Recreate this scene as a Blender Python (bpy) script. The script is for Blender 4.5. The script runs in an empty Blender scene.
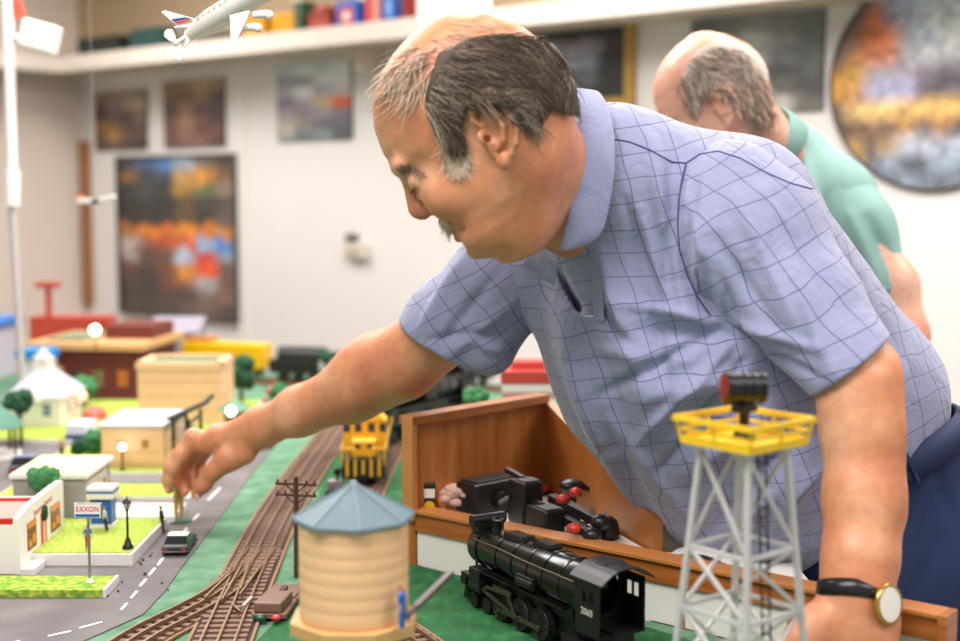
import bpy, bmesh, math, random
import numpy as np
from mathutils import Vector, Matrix, Quaternion
from mathutils.bvhtree import BVHTree
C = bpy.context.scene.collection
SC = bpy.context.scene
random.seed(7); RNG = np.random.default_rng(7)
PI = math.pi
# ------------------------------------------------------------------ camera
F = 1333.0; TZ = 0.90; CZ = 1.38
PITCH = math.atan(125.5/1333.0)
cam_d = bpy.data.cameras.new('camera'); cam = bpy.data.objects.new('camera', cam_d); C.objects.link(cam)
cam.location = (0, 0, CZ); cam.rotation_euler = (PI/2-PITCH, 0, 0)
cam_d.sensor_width = 36.0; cam_d.lens = 36.0*F/960.0; cam_d.clip_start = 0.05; cam_d.clip_end = 60
cam_d.dof.use_dof = True; cam_d.dof.focus_distance = 1.52; cam_d.dof.aperture_fstop = 3.0
SC.camera = cam
SC.view_settings.view_transform = 'Standard'; SC.view_settings.look = 'None'
SC.view_settings.gamma = 1.0; SC.view_settings.use_curve_mapping = False
SC.view_settings.exposure = 0.20
# ------------------------------------------------------------------ world + ceiling lamps
W = bpy.data.worlds.new('world'); SC.world = W; W.use_nodes = True
W.node_tree.nodes['Background'].inputs[0].default_value = (1.0, 0.98, 0.975, 1)
W.node_tree.nodes['Background'].inputs[1].default_value = 0.44
def area(name, loc, size, power, col=(1, 0.965, 0.94), rot=(0, 0, 0), sy=None):
    l = bpy.data.lights.new(name, 'AREA'); l.energy = power; l.color = col
    l.shape = 'RECTANGLE'; l.size = size; l.size_y = sy or size
    o = bpy.data.objects.new(name, l); o.location = loc; o.rotation_euler = rot; C.objects.link(o)
    return o
area('ceiling_lamp_light', (-0.6, 2.6, 2.42), 1.3, 38, sy=0.7)
area('ceiling_lamp_light', (1.2, 2.3, 2.42), 1.2, 34, sy=0.7)
area('ceiling_lamp_light', (-0.5, 0.6, 2.42), 1.3, 38, sy=0.7)
area('ceiling_lamp_light', (1.3, 0.3, 2.42), 1.2, 20, sy=0.7)
area('ceiling_lamp_light', (-1.6, 4.4, 2.42), 1.2, 27, sy=0.7)
area('ceiling_lamp_light', (0.2, 3.6, 2.42), 1.2, 20, sy=0.5)
# ------------------------------------------------------------------ projection helpers (pixel -> place)
FW = Vector((0, math.cos(PITCH), -math.sin(PITCH))); UPV = Vector((0, math.sin(PITCH), math.cos(PITCH))); RT = Vector((1, 0, 0))
def ray(px, py):
    return RT*((px-480)/F) + FW + UPV*((320.5-py)/F)
def P(px, py, D):
    d = ray(px, py); return Vector((0, 0, CZ)) + d*(D/d.y)
def G(px, py, z=0.0):
    d = ray(px, py); t = (TZ+z-CZ)/d.z; return Vector((0, 0, CZ)) + d*t
# back wall: runs from the far left corner towards the right and nearer
WC = Vector((-1.733, 5.855, 0)); WD = Vector((0.775, -0.632, 0)).normalized(); WN = Vector((-WD.y, WD.x, 0))
if WN.y > 0: WN = -WN
def WP(px, py):                      # point on the back wall plane seen at pixel
    d = ray(px, py); o = Vector((0, 0, CZ)); t = (WC-o).dot(WN)/d.dot(WN); return o + d*t
def wall_st(px, py):
    p = WP(px, py); return (p-WC).dot(WD), p.z
# ------------------------------------------------------------------ materials
def lin(c):
    if isinstance(c, str):
        c = c.lstrip('#'); c = [int(c[i:i+2], 16)/255 for i in (0, 2, 4)]
    return tuple((x/12.92 if x <= .04045 else ((x+.055)/1.055)**2.4) for x in c)
_M = {}
def mat(name, col, rough=0.6, metal=0.0, var=0.12, vs=30, bump=0.0, bs=120, spec=0.5, emit=0, sss=0, coat=0, alpha=None, trans=0):
    if name in _M: return _M[name]
    m = bpy.data.materials.new(name); m.use_nodes = True; nt = m.node_tree; b = nt.nodes['Principled BSDF']
    c = lin(col); m.diffuse_color = (*c, 1)
    b.inputs['Roughness'].default_value = rough; b.inputs['Metallic'].default_value = metal
    b.inputs['Specular IOR Level'].default_value = spec
    if coat: b.inputs['Coat Weight'].default_value = coat
    if trans: b.inputs['Transmission Weight'].default_value = trans
    tc = nt.nodes.new('ShaderNodeTexCoord')
    n = nt.nodes.new('ShaderNodeTexNoise'); n.inputs['Scale'].default_value = vs; n.inputs['Detail'].default_value = 5
    nt.links.new(tc.outputs['Object'], n.inputs['Vector'])
    r = nt.nodes.new('ShaderNodeMixRGB'); r.inputs[1].default_value = (*[max(0, x*(1-var)) for x in c], 1)
    r.inputs[2].default_value = (*[min(1, x*(1+var)) for x in c], 1)
    nt.links.new(n.outputs['Fac'], r.inputs[0]); nt.links.new(r.outputs[0], b.inputs['Base Color'])
    if bump:
        n2 = nt.nodes.new('ShaderNodeTexNoise'); n2.inputs['Scale'].default_value = bs; n2.inputs['Detail'].default_value = 4
        nt.links.new(tc.outputs['Object'], n2.inputs['Vector'])
        bp = nt.nodes.new('ShaderNodeBump'); bp.inputs['Strength'].default_value = bump; bp.inputs['Distance'].default_value = 0.002
        nt.links.new(n2.outputs['Fac'], bp.inputs['Height']); nt.links.new(bp.outputs[0], b.inputs['Normal'])
    if emit:
        b.inputs['Emission Color'].default_value = (*c, 1); b.inputs['Emission Strength'].default_value = emit
    if sss:
        b.inputs['Subsurface Weight'].default_value = sss; b.inputs['Subsurface Radius'].default_value = (1, .35, .2)
        b.inputs['Subsurface Scale'].default_value = 0.006
    _M[name] = m; return m
def ramp_mat(name, stops, scale=(10, 10, 10), rough=0.6, detail=5, kind='noise', dist=0, bump=0.0, rot=(0, 0, 0), metal=0):
    """noise or wave driven colour ramp in object space (stretched by scale)"""
    if name in _M: return _M[name]
    m = bpy.data.materials.new(name); m.use_nodes = True; nt = m.node_tree; b = nt.nodes['Principled BSDF']
    b.inputs['Roughness'].default_value = rough; b.inputs['Metallic'].default_value = metal
    tc = nt.nodes.new('ShaderNodeTexCoord'); mp = nt.nodes.new('ShaderNodeMapping')
    mp.inputs['Scale'].default_value = scale; mp.inputs['Rotation'].default_value = rot
    nt.links.new(tc.outputs['Object'], mp.inputs['Vector'])
    if kind == 'noise':
        n = nt.nodes.new('ShaderNodeTexNoise'); n.inputs['Scale'].default_value = 1; n.inputs['Detail'].default_value = detail
        n.inputs['Distortion'].default_value = dist
    elif kind == 'wave':
        n = nt.nodes.new('ShaderNodeTexWave'); n.inputs['Scale'].default_value = 1; n.inputs['Distortion'].default_value = dist
        n.inputs['Detail'].default_value = detail
    else:
        n = nt.nodes.new('ShaderNodeTexVoronoi'); n.inputs['Scale'].default_value = 1
    nt.links.new(mp.outputs[0], n.inputs['Vector'])
    cr = nt.nodes.new('ShaderNodeValToRGB'); e = cr.color_ramp.elements
    while len(e) < len(stops): e.new(0.5)
    for el, (p, c) in zip(e, stops): el.position = p; el.color = (*lin(c), 1)
    out = n.outputs['Fac'] if kind != 'voronoi' else n.outputs['Color']
    nt.links.new(out, cr.inputs[0]); nt.links.new(cr.outputs[0], b.inputs['Base Color'])
    if bump:
        bp = nt.nodes.new('ShaderNodeBump'); bp.inputs['Strength'].default_value = bump; bp.inputs['Distance'].default_value = 0.004
        nt.links.new(out, bp.inputs['Height']); nt.links.new(bp.outputs[0], b.inputs['Normal'])
    _M[name] = m; return m
# ------------------------------------------------------------------ tags
def tag(o, label=None, cat=None, group=None, kind=None):
    if label: o['label'] = label
    if cat: o['category'] = cat
    if group: o['group'] = group
    if kind: o['kind'] = kind
    return o
def thing(name, label, cat, loc=(0, 0, 0), rz=0, group=None):
    o = bpy.data.objects.new(name, None); o.empty_display_size = 0.02; C.objects.link(o)
    o.location = loc; o.rotation_euler = (0, 0, rz); return tag(o, label, cat, group)
def copy_tree(o, parent=None):
    c = o.copy(); C.objects.link(c)
    if parent: c.parent = parent
    for ch in list(o.children): copy_tree(ch, c)
    return c
# ------------------------------------------------------------------ mesh builder
class MB:
    def __init__(s): s.v = []; s.f = []; s.sm = []; s.mi = []; s.cur = 0
    def add(s, vs, fs, smooth=False):
        n = len(s.v); s.v += [tuple(v) for v in vs]; s.f += [tuple(i+n for i in f) for f in fs]
        s.sm += [smooth]*len(fs); s.mi += [s.cur]*len(fs); return s
    def box(s, c, size, rot=None, tap=1.0):
        hx, hy, hz = [x/2 for x in size]; vs = []
        for z in (-1, 1):
            k = tap if z > 0 else 1
            for x, y in ((-1, -1), (1, -1), (1, 1), (-1, 1)): vs.append(Vector((x*hx*k, y*hy*k, z*hz)))
        if rot is not None: vs = [rot @ v for v in vs]
        c = Vector(c); vs = [v+c for v in vs]
        return s.add(vs, [(3, 2, 1, 0), (4, 5, 6, 7), (0, 1, 5, 4), (1, 2, 6, 5), (2, 3, 7, 6), (3, 0, 4, 7)])
    def bbox(s, x0, x1, y0, y1, z0, z1): return s.box(((x0+x1)/2, (y0+y1)/2, (z0+z1)/2), (x1-x0, y1-y0, z1-z0))
    def beam(s, a, b, w, h=None, up=(0, 0, 1)):
        a, b = Vector(a), Vector(b); h = h or w; d = (b-a); L = d.length; d.normalize()
        u = Vector(up)
        if abs(d.dot(u)) > .98: u = Vector((1, 0, 0))
        x = d.cross(u).normalized(); z = x.cross(d)
        return s.box((a+b)/2, (w, L, h), Matrix((x, d, z)).transposed())
    def cyl(s, a, b, r0, r1=None, n=16, cap=True, smooth=True):
        a, b = Vector(a), Vector(b); r1 = r0 if r1 is None else r1
        d = (b-a).normalized(); x = d.orthogonal().normalized(); y = d.cross(x)
        vs = [];
        for p, r in ((a, r0), (b, r1)):
            for i in range(n):
                t = 2*PI*i/n; vs.append(p+(x*math.cos(t)+y*math.sin(t))*r)
        fs = [(i, (i+1) % n, n+(i+1) % n, n+i) for i in range(n)]
        s.add(vs, fs, smooth)
        if cap:
            s.add(vs[:n], [tuple(range(n))[::-1]]); s.add(vs[n:], [tuple(range(n))])
        return s
    def lathe(s, prof, c=(0, 0, 0), n=24, axis=(0, 0, 1), smooth=True):
        c = Vector(c); d = Vector(axis).normalized(); x = d.orthogonal().normalized() if abs(d.z) < .99 else Vector((1, 0, 0)); y = d.cross(x)
        vs = []; fs = []
        for r, z in prof:
            for i in range(n):
                t = 2*PI*i/n; vs.append(c+d*z+(x*math.cos(t)+y*math.sin(t))*max(r, 1e-5))
        for k in range(len(prof)-1):
            for i in range(n):
                fs.append((k*n+i, k*n+(i+1) % n, (k+1)*n+(i+1) % n, (k+1)*n+i))
        return s.add(vs, fs, smooth)
    def ball(s, c, r, n=12, m=8, sc=(1, 1, 1)):
        c = Vector(c); vs = []; fs = []
        for j in range(m+1):
            ph = PI*j/m
            for i in range(n):
                t = 2*PI*i/n
                vs.append(c+Vector((r*sc[0]*math.sin(ph)*math.cos(t), r*sc[1]*math.sin(ph)*math.sin(t), -r*sc[2]*math.cos(ph))))
        for j in range(m):
            for i in range(n): fs.append((j*n+i, j*n+(i+1) % n, (j+1)*n+(i+1) % n, (j+1)*n+i))
        return s.add(vs, fs, True)
    def prism(s, poly, z0, z1):
        n = len(poly); A = sum(poly[i][0]*poly[(i+1) % n][1]-poly[(i+1) % n][0]*poly[i][1] for i in range(n))
        if A < 0: poly = poly[::-1]
        vs = [(p[0], p[1], z0) for p in poly]+[(p[0], p[1], z1) for p in poly]
        return s.add(vs, [tuple(range(n))[::-1], tuple(range(n, 2*n))]+[(i, (i+1) % n, n+(i+1) % n, n+i) for i in range(n)])
    def sheet(s, poly3, nrm, th):
        """extrude 3D polygon along nrm by th"""
        nrm = Vector(nrm); n = len(poly3); vs = [Vector(p) for p in poly3]+[Vector(p)+nrm*th for p in poly3]
        return s.add(vs, [tuple(range(n))[::-1], tuple(range(n, 2*n))]+[(i, (i+1) % n, n+(i+1) % n, n+i) for i in range(n)])
    def tube(s, pts, r, n=8, closed=False, smooth=True, taper=None):
        pts = [Vector(p) for p in pts]; L = len(pts); vs = []; x = None
        for i, p in enumerate(pts):
            a = pts[(i-1) % L] if (closed or i > 0) else p; b = pts[(i+1) % L] if (closed or i < L-1) else p
            d = (b-a).normalized()
            x = d.orthogonal().normalized() if x is None else (x-d*x.dot(d)).normalized()
            y = d.cross(x); rr = (r if not taper else r*taper[i])
            for k in range(n):
                t = 2*PI*k/n; vs.append(p+(x*math.cos(t)+y*math.sin(t))*rr)
        fs = []
        for i in range(L if closed else L-1):
            j = (i+1) % L
            for k in range(n): fs.append((i*n+k, i*n+(k+1) % n, j*n+(k+1) % n, j*n+k))
        s.add(vs, fs, smooth)
        if not closed: s.add(vs[:n], [tuple(range(n))[::-1]]); s.add(vs[-n:], [tuple(range(n))])
        return s
    def build(s, name, m, parent=None, loc=None, bevel=0, rot=None):
        me = bpy.data.meshes.new(name); me.from_pydata(s.v, [], s.f)
        ms = m if isinstance(m, (list, tuple)) else [m]
        for mm in ms: me.materials.append(mm)
        me.polygons.foreach_set('use_smooth', s.sm); me.polygons.foreach_set('material_index', s.mi)
        me.update(); o = bpy.data.objects.new(name, me); C.objects.link(o)
        if parent: o.parent = parent
        if loc is not None: o.location = loc
        if rot is not None: o.rotation_euler = rot
        if bevel:
            b = o.modifiers.new('bevel', 'BEVEL'); b.width = bevel; b.segments = 2; b.limit_method = 'ANGLE'
        return o
def struct(name, mb, m, **k):
    o = mb.build(name, m, **k); o['kind'] = 'structure'; return o
def text_mesh(s, size, th=0.0006, name='t'):
    cu = bpy.data.curves.new(name, 'FONT'); cu.body = s; cu.size = size; cu.extrude = th; cu.offset = size*.012; cu.align_x = 'CENTER'; cu.align_y = 'CENTER'; cu.space_character = 1.08
    ob = bpy.data.objects.new(name, cu); C.objects.link(ob); dg = bpy.context.evaluated_depsgraph_get(); dg.update()
    me = bpy.data.meshes.new_from_object(ob.evaluated_get(dg)); bpy.data.objects.remove(ob); return me
def text(name, s, size, m, parent, mw, th=0.0006, sx=1.0):
    me = text_mesh(s, size, th); me.materials.clear(); me.materials.append(m)
    o = bpy.data.objects.new(name, me); C.objects.link(o)
    if parent: o.parent = parent
    o.matrix_local = mw @ Matrix.Diagonal((sx, 1, 1, 1)); return o
def frame_mat(origin, xd, yd):
    x = Vector(xd).normalized(); y = Vector(yd).normalized(); z = x.cross(y)
    M = Matrix((x, y, z)).transposed().to_4x4(); M.translation = Vector(origin); return M
# ------------------------------------------------------------------ implicit surfaces for bodies and cloth
class Field:
    def __init__(s, lo, hi, h):
        s.lo = np.array(lo, float); s.h = h; s.n = np.ceil((np.array(hi)-s.lo)/h).astype(int)+1
        s.f = np.full(s.n, 0.05, np.float32)
    def win(s, lo, hi):
        a = np.clip(np.floor((np.array(lo)-s.lo)/s.h).astype(int), 0, s.n); b = np.clip(np.ceil((np.array(hi)-s.lo)/s.h).astype(int)+1, 0, s.n)
        sl = tuple(slice(a[i], b[i]) for i in range(3))
        ax = [(s.lo[i]+np.arange(a[i], b[i])*s.h).astype(np.float32) for i in range(3)]
        return sl, ax[0][:, None, None], ax[1][None, :, None], ax[2][None, None, :]
    def put(s, sl, d, k, op):
        g = s.f[sl]
        if op == 'add':
            if k: hh = np.maximum(k-np.abs(g-d), 0)/k; s.f[sl] = np.minimum(g, d)-hh*hh*k*.25
            else: s.f[sl] = np.minimum(g, d)
        elif op == 'sub':
            d = -d
            if k: hh = np.maximum(k-np.abs(g-d), 0)/k; s.f[sl] = np.maximum(g, d)+hh*hh*k*.25
            else: s.f[sl] = np.maximum(g, d)
    def cone(s, a, b, ra, rb=None, k=0.01, op='add'):
        rb = ra if rb is None else rb; a = np.array(a, float); b = np.array(b, float); m = max(ra, rb)+k+2*s.h
        sl, X, Y, Z = s.win(np.minimum(a, b)-m, np.maximum(a, b)+m)
        if 0 in s.f[sl].shape: return s
        d = b-a; L2 = float(d@d)+1e-12
        x = X-a[0]; y = Y-a[1]; z = Z-a[2]
        t = np.clip((x*d[0]+y*d[1]+z*d[2])/L2, 0, 1)
        q = np.sqrt((x-t*d[0])**2+(y-t*d[1])**2+(z-t*d[2])**2)-(ra+(rb-ra)*t)
        s.put(sl, q, k, op); return s
    def ell(s, c, r, R=None, k=0.01, op='add'):
        """R: 3 axis vectors (rows)"""
        c = np.array(c, float); r = np.array(r, float)*np.ones(3); m = r.max()+k+2*s.h
        sl, X, Y, Z = s.win(c-m, c+m)
        if 0 in s.f[sl].shape: return s
        x = X-c[0]; y = Y-c[1]; z = Z-c[2]
        if R is None: p = (x, y, z)
        else: R = [np.array(v, float)/np.linalg.norm(v) for v in R]; p = tuple(x*v[0]+y*v[1]+z*v[2] for v in R)
        k0 = np.sqrt((p[0]/r[0])**2+(p[1]/r[1])**2+(p[2]/r[2])**2)
        k1 = np.sqrt((p[0]/r[0]**2)**2+(p[1]/r[1]**2)**2+(p[2]/r[2]**2)**2)
        q = np.where(k1 > 1e-6, k0*(k0-1)/np.maximum(k1, 1e-6), -r.min())
        s.put(sl, q, k, op); return s
    def chain(s, pts, k=0.01, op='add'):
        for (a, ra), (b, rb) in zip(pts[:-1], pts[1:]): s.cone(a, b, ra, rb, k, op)
        return s
    def plane(s, p, n, k=0.0):
        """keep the side opposite to n"""
        p = np.array(p, float); n = np.array(n, float); n /= np.linalg.norm(n)
        sl, X, Y, Z = s.win(s.lo, s.lo+s.n*s.h)
        q = (X-p[0])*n[0]+(Y-p[1])*n[1]+(Z-p[2])*n[2]
        s.put(sl, -q, k, 'sub'); return s
    def nets(s):
        f = s.f; ins = f < 0
        c = np.zeros(tuple(n-1 for n in f.shape), np.uint8)
        offs = [(i, j, k) for i in (0, 1) for j in (0, 1) for k in (0, 1)]
        def cor(a, o): return a[o[0]:a.shape[0]-1+o[0], o[1]:a.shape[1]-1+o[1], o[2]:a.shape[2]-1+o[2]]
        for o in offs: c += cor(ins, o)
        act = (c > 0) & (c < 8); idx = np.argwhere(act); N = len(idx)
        vid = np.full(act.shape, -1, np.int64); vid[act] = np.arange(N)
        acc = np.zeros((N, 3)); cnt = np.zeros(N)
        vals = {o: f[idx[:, 0]+o[0], idx[:, 1]+o[1], idx[:, 2]+o[2]] for o in offs}
        for o in offs:
            for ax in range(3):
                if o[ax]: continue
                o2 = list(o); o2[ax] = 1; o2 = tuple(o2)
                a, b = vals[o], vals[o2]; cr = (a < 0) != (b < 0)
                t = np.where(cr, a/np.where(cr, a-b, 1), 0)
                p = np.tile(np.array(o, float), (N, 1)); p[:, ax] += t
                acc[cr] += p[cr]; cnt[cr] += 1
        V = (idx+acc/cnt[:, None])*s.h+s.lo
        quads = []
        for ax in range(3):
            a1, a2 = (ax+1) % 3, (ax+2) % 3
            sa = [slice(None)]*3; sb = [slice(None)]*3; sa[ax] = slice(0, -1); sb[ax] = slice(1, None)
            A = ins[tuple(sa)]; B = ins[tuple(sb)]; E = np.argwhere(A != B)
            E = E[(E[:, a1] > 0) & (E[:, a2] > 0) & (E[:, a1] < act.shape[a1]) & (E[:, a2] < act.shape[a2])]
            flip = A[E[:, 0], E[:, 1], E[:, 2]]
            def g(d1, d2):
                q = E.copy(); q[:, a1] -= d1; q[:, a2] -= d2; return vid[q[:, 0], q[:, 1], q[:, 2]]
            q = np.stack([g(1, 1), g(0, 1), g(0, 0), g(1, 0)], 1)
            q[~flip] = q[~flip][:, ::-1]
            quads.append(q)
        Q = np.concatenate(quads); return V, Q
    def build(s, name, m, parent=None, smooth_it=0, disp=None, extra=()):
        V, Q = s.nets()
        for e in extra: v2, q2 = e.nets(); Q = np.concatenate([Q, q2+len(V)]); V = np.concatenate([V, v2])
        me = bpy.data.meshes.new(name)
        me.vertices.add(len(V)); me.vertices.foreach_set('co', V.astype(np.float32).ravel())
        me.loops.add(Q.size); me.loops.foreach_set('vertex_index', Q.astype(np.int32).ravel())
        me.polygons.add(len(Q)); me.polygons.foreach_set('loop_start', np.arange(0, Q.size, 4, dtype=np.int32))
        me.polygons.foreach_set('use_smooth', np.ones(len(Q), bool))
        me.update(calc_edges=True); me.validate()
        for mm in (m if isinstance(m, (list, tuple)) else [m]): me.materials.append(mm)
        if smooth_it:
            bm = bmesh.new(); bm.from_mesh(me)
            for _ in range(smooth_it): bmesh.ops.smooth_vert(bm, verts=bm.verts, factor=.5, use_axis_x=True, use_axis_y=True, use_axis_z=True)
            bm.to_mesh(me); bm.free()
        if disp is not None:
            me.update(); n = len(me.vertices); co = np.empty(n*3, np.float32); me.vertices.foreach_get('co', co); co = co.reshape(-1, 3)
            no = np.empty(n*3, np.float32); me.vertex_normals.foreach_get('vector', no); no = no.reshape(-1, 3)
            co = co+no*disp(co)[:, None]; me.vertices.foreach_set('co', co.astype(np.float32).ravel()); me.update()
        o = bpy.data.objects.new(name, me); C.objects.link(o)
        if parent: o.parent = parent
        return o
def rebase(o, root):
    """mesh is in world coordinates, root is an Empty somewhere: keep it in place"""
    o.parent = root; o.matrix_parent_inverse = Matrix.Identity(4)
    Mi = (Matrix.Translation(root.location) @ root.rotation_euler.to_matrix().to_4x4()).inverted()
    o.data.transform(Mi); return o
def proj_np(co):
    d = co-np.array([0, 0, CZ], np.float32)
    f = d[:, 1]*FW.y+d[:, 2]*FW.z; u = d[:, 1]*UPV.y+d[:, 2]*UPV.z
    return 480+d[:, 0]/f*F, 320.5-u/f*F
def in_poly(x, y, poly):
    r = np.zeros(np.shape(x), bool); n = len(poly)
    for i in range(n):
        x0, y0 = poly[i]; x1, y1 = poly[(i+1) % n]
        if y0 == y1: continue
        c = ((y0 > y) != (y1 > y)) & (x < (x1-x0)*(y-y0)/(y1-y0)+x0); r ^= c
    return r
def pin(x, y, poly):
    r = False; n = len(poly)
    for i in range(n):
        x0, y0 = poly[i]; x1, y1 = poly[(i+1) % n]
        if (y0 > y) != (y1 > y) and x < (x1-x0)*(y-y0)/(y1-y0)+x0: r = not r
    return r
def pdist(x, y, poly):
    b = 1e9; n = len(poly)
    for i in range(n):
        ax, ay = poly[i]; bx, by = poly[(i+1) % n]; ex, ey = bx-ax, by-ay; t = min(1, max(0, ((x-ax)*ex+(y-ay)*ey)/(ex*ex+ey*ey+1e-9)))
        b = min(b, math.hypot(x-ax-t*ex, y-ay-t*ey))
    return -b if pin(x, y, poly) else b
def poly_sd(x, y, poly):
    d = np.full(np.broadcast(x, y).shape, 1e9, np.float32); n = len(poly)
    for i in range(n):
        ax, ay = poly[i]; bx, by = poly[(i+1) % n]; ex, ey = bx-ax, by-ay
        t = np.clip(((x-ax)*ex+(y-ay)*ey)/(ex*ex+ey*ey+1e-9), 0, 1)
        d = np.minimum(d, np.sqrt((x-ax-t*ex)**2+(y-ay-t*ey)**2))
    return np.where(in_poly(x, y, poly), -d, d)
# ================================================================== room shell
m_wall = mat('wall_paint', '#e9e2df', .75, var=.03, vs=3)
m_wall2 = mat('side_wall_paint', '#dccdc3', .8, var=.04, vs=3)
m_trim = mat('shelf_cream', '#cfc1b0', .6, var=.04)
m_pine = ramp_mat('pine_strip', [(0.2, '#8a5a33'), (.8, '#a97448')], (60, 60, 3), .55)
LD = Vector((-.632, -.775, 0)).normalized()
def wallbox(st0, st1, z0, z1, off0, off1):
    """box against the back wall: s range, z range, distance off the wall"""
    mb = MB(); a = WC+WD*st0; b = WC+WD*st1
    pts = [a+WN*off0, b+WN*off0, b+WN*off1, a+WN*off1]
    mb.prism([(p.x, p.y) for p in pts], z0, z1); return mb
struct('wall_back', wallbox(-.1, 7.0, 0, 2.5, -.12, 0), m_wall)
# vertical panel joints of the back wall
for i, px in enumerate((60+98, 241)):
    s, z = wall_st(px, 150)
    w = wallbox(s-.03, s+.03, 0, 1.87, 0, .005); struct('trim_%d' % (i+1), w, mat('joint_white', '#eae4de', .6, var=.02))
struct('trim_4', wallbox(0, 7, 1.94, 2.5, 0, .008), mat('upper_tan', '#ab9478', .8))
mb = MB(); a = WC; b = WC+LD*4
mb.prism([(p.x, p.y) for p in (a, b, b+Vector((-.1, .07, 0)), a+Vector((-.1, .07, 0)))], 0, 2.5)
struct('wall_left', mb, m_wall2)
mb = MB(); mb.bbox(-6, 5, -1.5, 8, -.1, 0); struct('floor', mb, mat('floor_grey', '#8d857c', .7))
mb = MB(); mb.bbox(-6, 5, -1.0, 8, 2.5, 2.6); struct('ceiling', mb, mat('ceiling_tan', '#d8c7ac', .85, var=.04))
# brown strip in the corner, standing off the left edge of the posters
s, z = wall_st(89, 200)
struct('trim_3', wallbox(s-.025, s+.02, .9, wall_st(89, 141)[1], .0, .03), m_pine)
s, z = wall_st(60, 50)
# high shelf running along both walls
sh = thing('wall_shelf', 'long cream shelf running high along the back wall above the posters', 'shelf', tuple(WC)[:2]+(1.888,))
o = wallbox(-.0, 5.6, 1.888, 1.912, 0, .26).build('shelf_board', m_trim); rebase(o, sh)
o = wallbox(-.0, 5.6, 1.875, 1.935, .26, .285).build('fascia', mat('fascia_white', '#d4c9bd', .5, var=.02)); rebase(o, sh)
for s in (wall_st(384, 55)[0],):
    o = wallbox(s-.012, s+.012, 1.80, 1.888, 0, .14).build('bracket', m_trim); rebase(o, sh)
sh2 = thing('wall_shelf', 'cream shelf high on the left side wall, meeting the long shelf in the corner', 'shelf', tuple(WC)[:2]+(1.888,))
N2 = Vector((.775, -.632, 0))
def leftbox(t0, t1, z0, z1, o0, o1):
    mb = MB(); a = WC+LD*t0; b = WC+LD*t1; mb.prism([(p.x, p.y) for p in (a+N2*o0, b+N2*o0, b+N2*o1, a+N2*o1)], z0, z1); return mb
o = leftbox(.285, 3, 1.888, 1.912, .002, .26).build('shelf_board', m_trim); rebase(o, sh2)
o = leftbox(.285, 3, 1.875, 1.935, .26, .285).build('fascia', _M['fascia_white']); rebase(o, sh2)
# ------------------------------------------------------------------ pictures: colour laid out on a fine grid of faces
m_pic = bpy.data.materials.new('printed_picture'); m_pic.use_nodes = True
_n = m_pic.node_tree.nodes.new('ShaderNodeVertexColor'); _n.layer_name = 'ink'
m_pic.node_tree.links.new(_n.outputs[0], m_pic.node_tree.nodes['Principled BSDF'].inputs['Base Color'])
m_pic.node_tree.nodes['Principled BSDF'].inputs['Roughness'].default_value = .35
def vnoise(u, v, f, seed):
    r = np.random.default_rng(seed); g = r.random((f+2, f+2)); x = u*f; y = v*f; i = x.astype(int); j = y.astype(int); a = x-i; b = y-j
    a = a*a*(3-2*a); b = b*b*(3-2*b)
    return g[i, j]*(1-a)*(1-b)+g[i+1, j]*a*(1-b)+g[i, j+1]*(1-a)*b+g[i+1, j+1]*a*b
def picture(name, rows, M, w, h, n=90, parent=None, disc=False, seed=1, contrast=.5, gain=1.0):
    tab = np.array([[lin(c) for c in r.split()] for r in rows]); R, Cc = tab.shape[:2]
    u, v = np.meshgrid(np.linspace(0, 1, n+1), np.linspace(0, 1, n+1), indexing='ij')
    uu = np.clip(u+.03*(vnoise(u, v, 14, seed)-.5)*2, 0, 1); vv = np.clip(1-v+.03*(vnoise(u, v, 14, seed+5)-.5)*2, 0, 1)
    x = np.clip(uu*Cc-.5, 0, Cc-1.001); y = np.clip(vv*R-.5, 0, R-1.001); i = x.astype(int); j = y.astype(int); a = (x-i); b = (y-j)
    a = np.clip((a-.5)*1.8+.5, 0, 1)[..., None]; b = np.clip((b-.5)*1.8+.5, 0, 1)[..., None]
    i2 = np.minimum(i+1, Cc-1); j2 = np.minimum(j+1, R-1)
    col = tab[j, i]*(1-a)*(1-b)+tab[j, i2]*a*(1-b)+tab[j2, i]*(1-a)*b+tab[j2, i2]*a*b
    nz = (vnoise(u, v, 28, seed+2)*.5+vnoise(u, v, 60, seed+3)*.5)
    col = np.clip(col*(1+contrast*(nz-.5)*2)[..., None], 0, 1)
    X = (u-.5)*w; Y = (v-.5)*h
    if disc:
        k = u*2-1; l = v*2-1; X = k*np.sqrt(1-l*l/2)*w/2; Y = l*np.sqrt(1-k*k/2)*h/2
        # colours follow the mapped place
        uu = X/w+.5; vv = .5-Y/h; x = np.clip(uu*Cc-.5, 0, Cc-1.001); y = np.clip(vv*R-.5, 0, R-1.001); i = x.astype(int); j = y.astype(int); a = (x-i)[..., None]; b = (y-j)[..., None]
        i2 = np.minimum(i+1, Cc-1); j2 = np.minimum(j+1, R-1)
        col = tab[j, i]*(1-a)*(1-b)+tab[j, i2]*a*(1-b)+tab[j2, i]*(1-a)*b+tab[j2, i2]*a*b
        col = np.clip(col*(1+contrast*(nz-.5)*2)[..., None], 0, 1)
    col = np.clip(col*.88*gain+.022, 0, 1)  # lifted darks: the haze over the pictures is put into their colours
    vs = np.stack([X, Y, np.zeros_like(X)], -1).reshape(-1, 3); N = n+1
    fs = [(p*N+q, (p+1)*N+q, (p+1)*N+q+1, p*N+q+1) for p in range(n) for q in range(n)]
    me = bpy.data.meshes.new(name); me.from_pydata(vs.tolist(), [], fs); me.materials.append(m_pic)
    at = me.color_attributes.new('ink', 'FLOAT_COLOR', 'POINT'); at.data.foreach_set('color', np.concatenate([col.reshape(-1, 3), np.ones((N*N, 1))], 1).ravel().astype(np.float32))
    o = bpy.data.objects.new(name, me); C.objects.link(o)
    if parent: o.parent = parent
    o.matrix_local = M; return o
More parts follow.
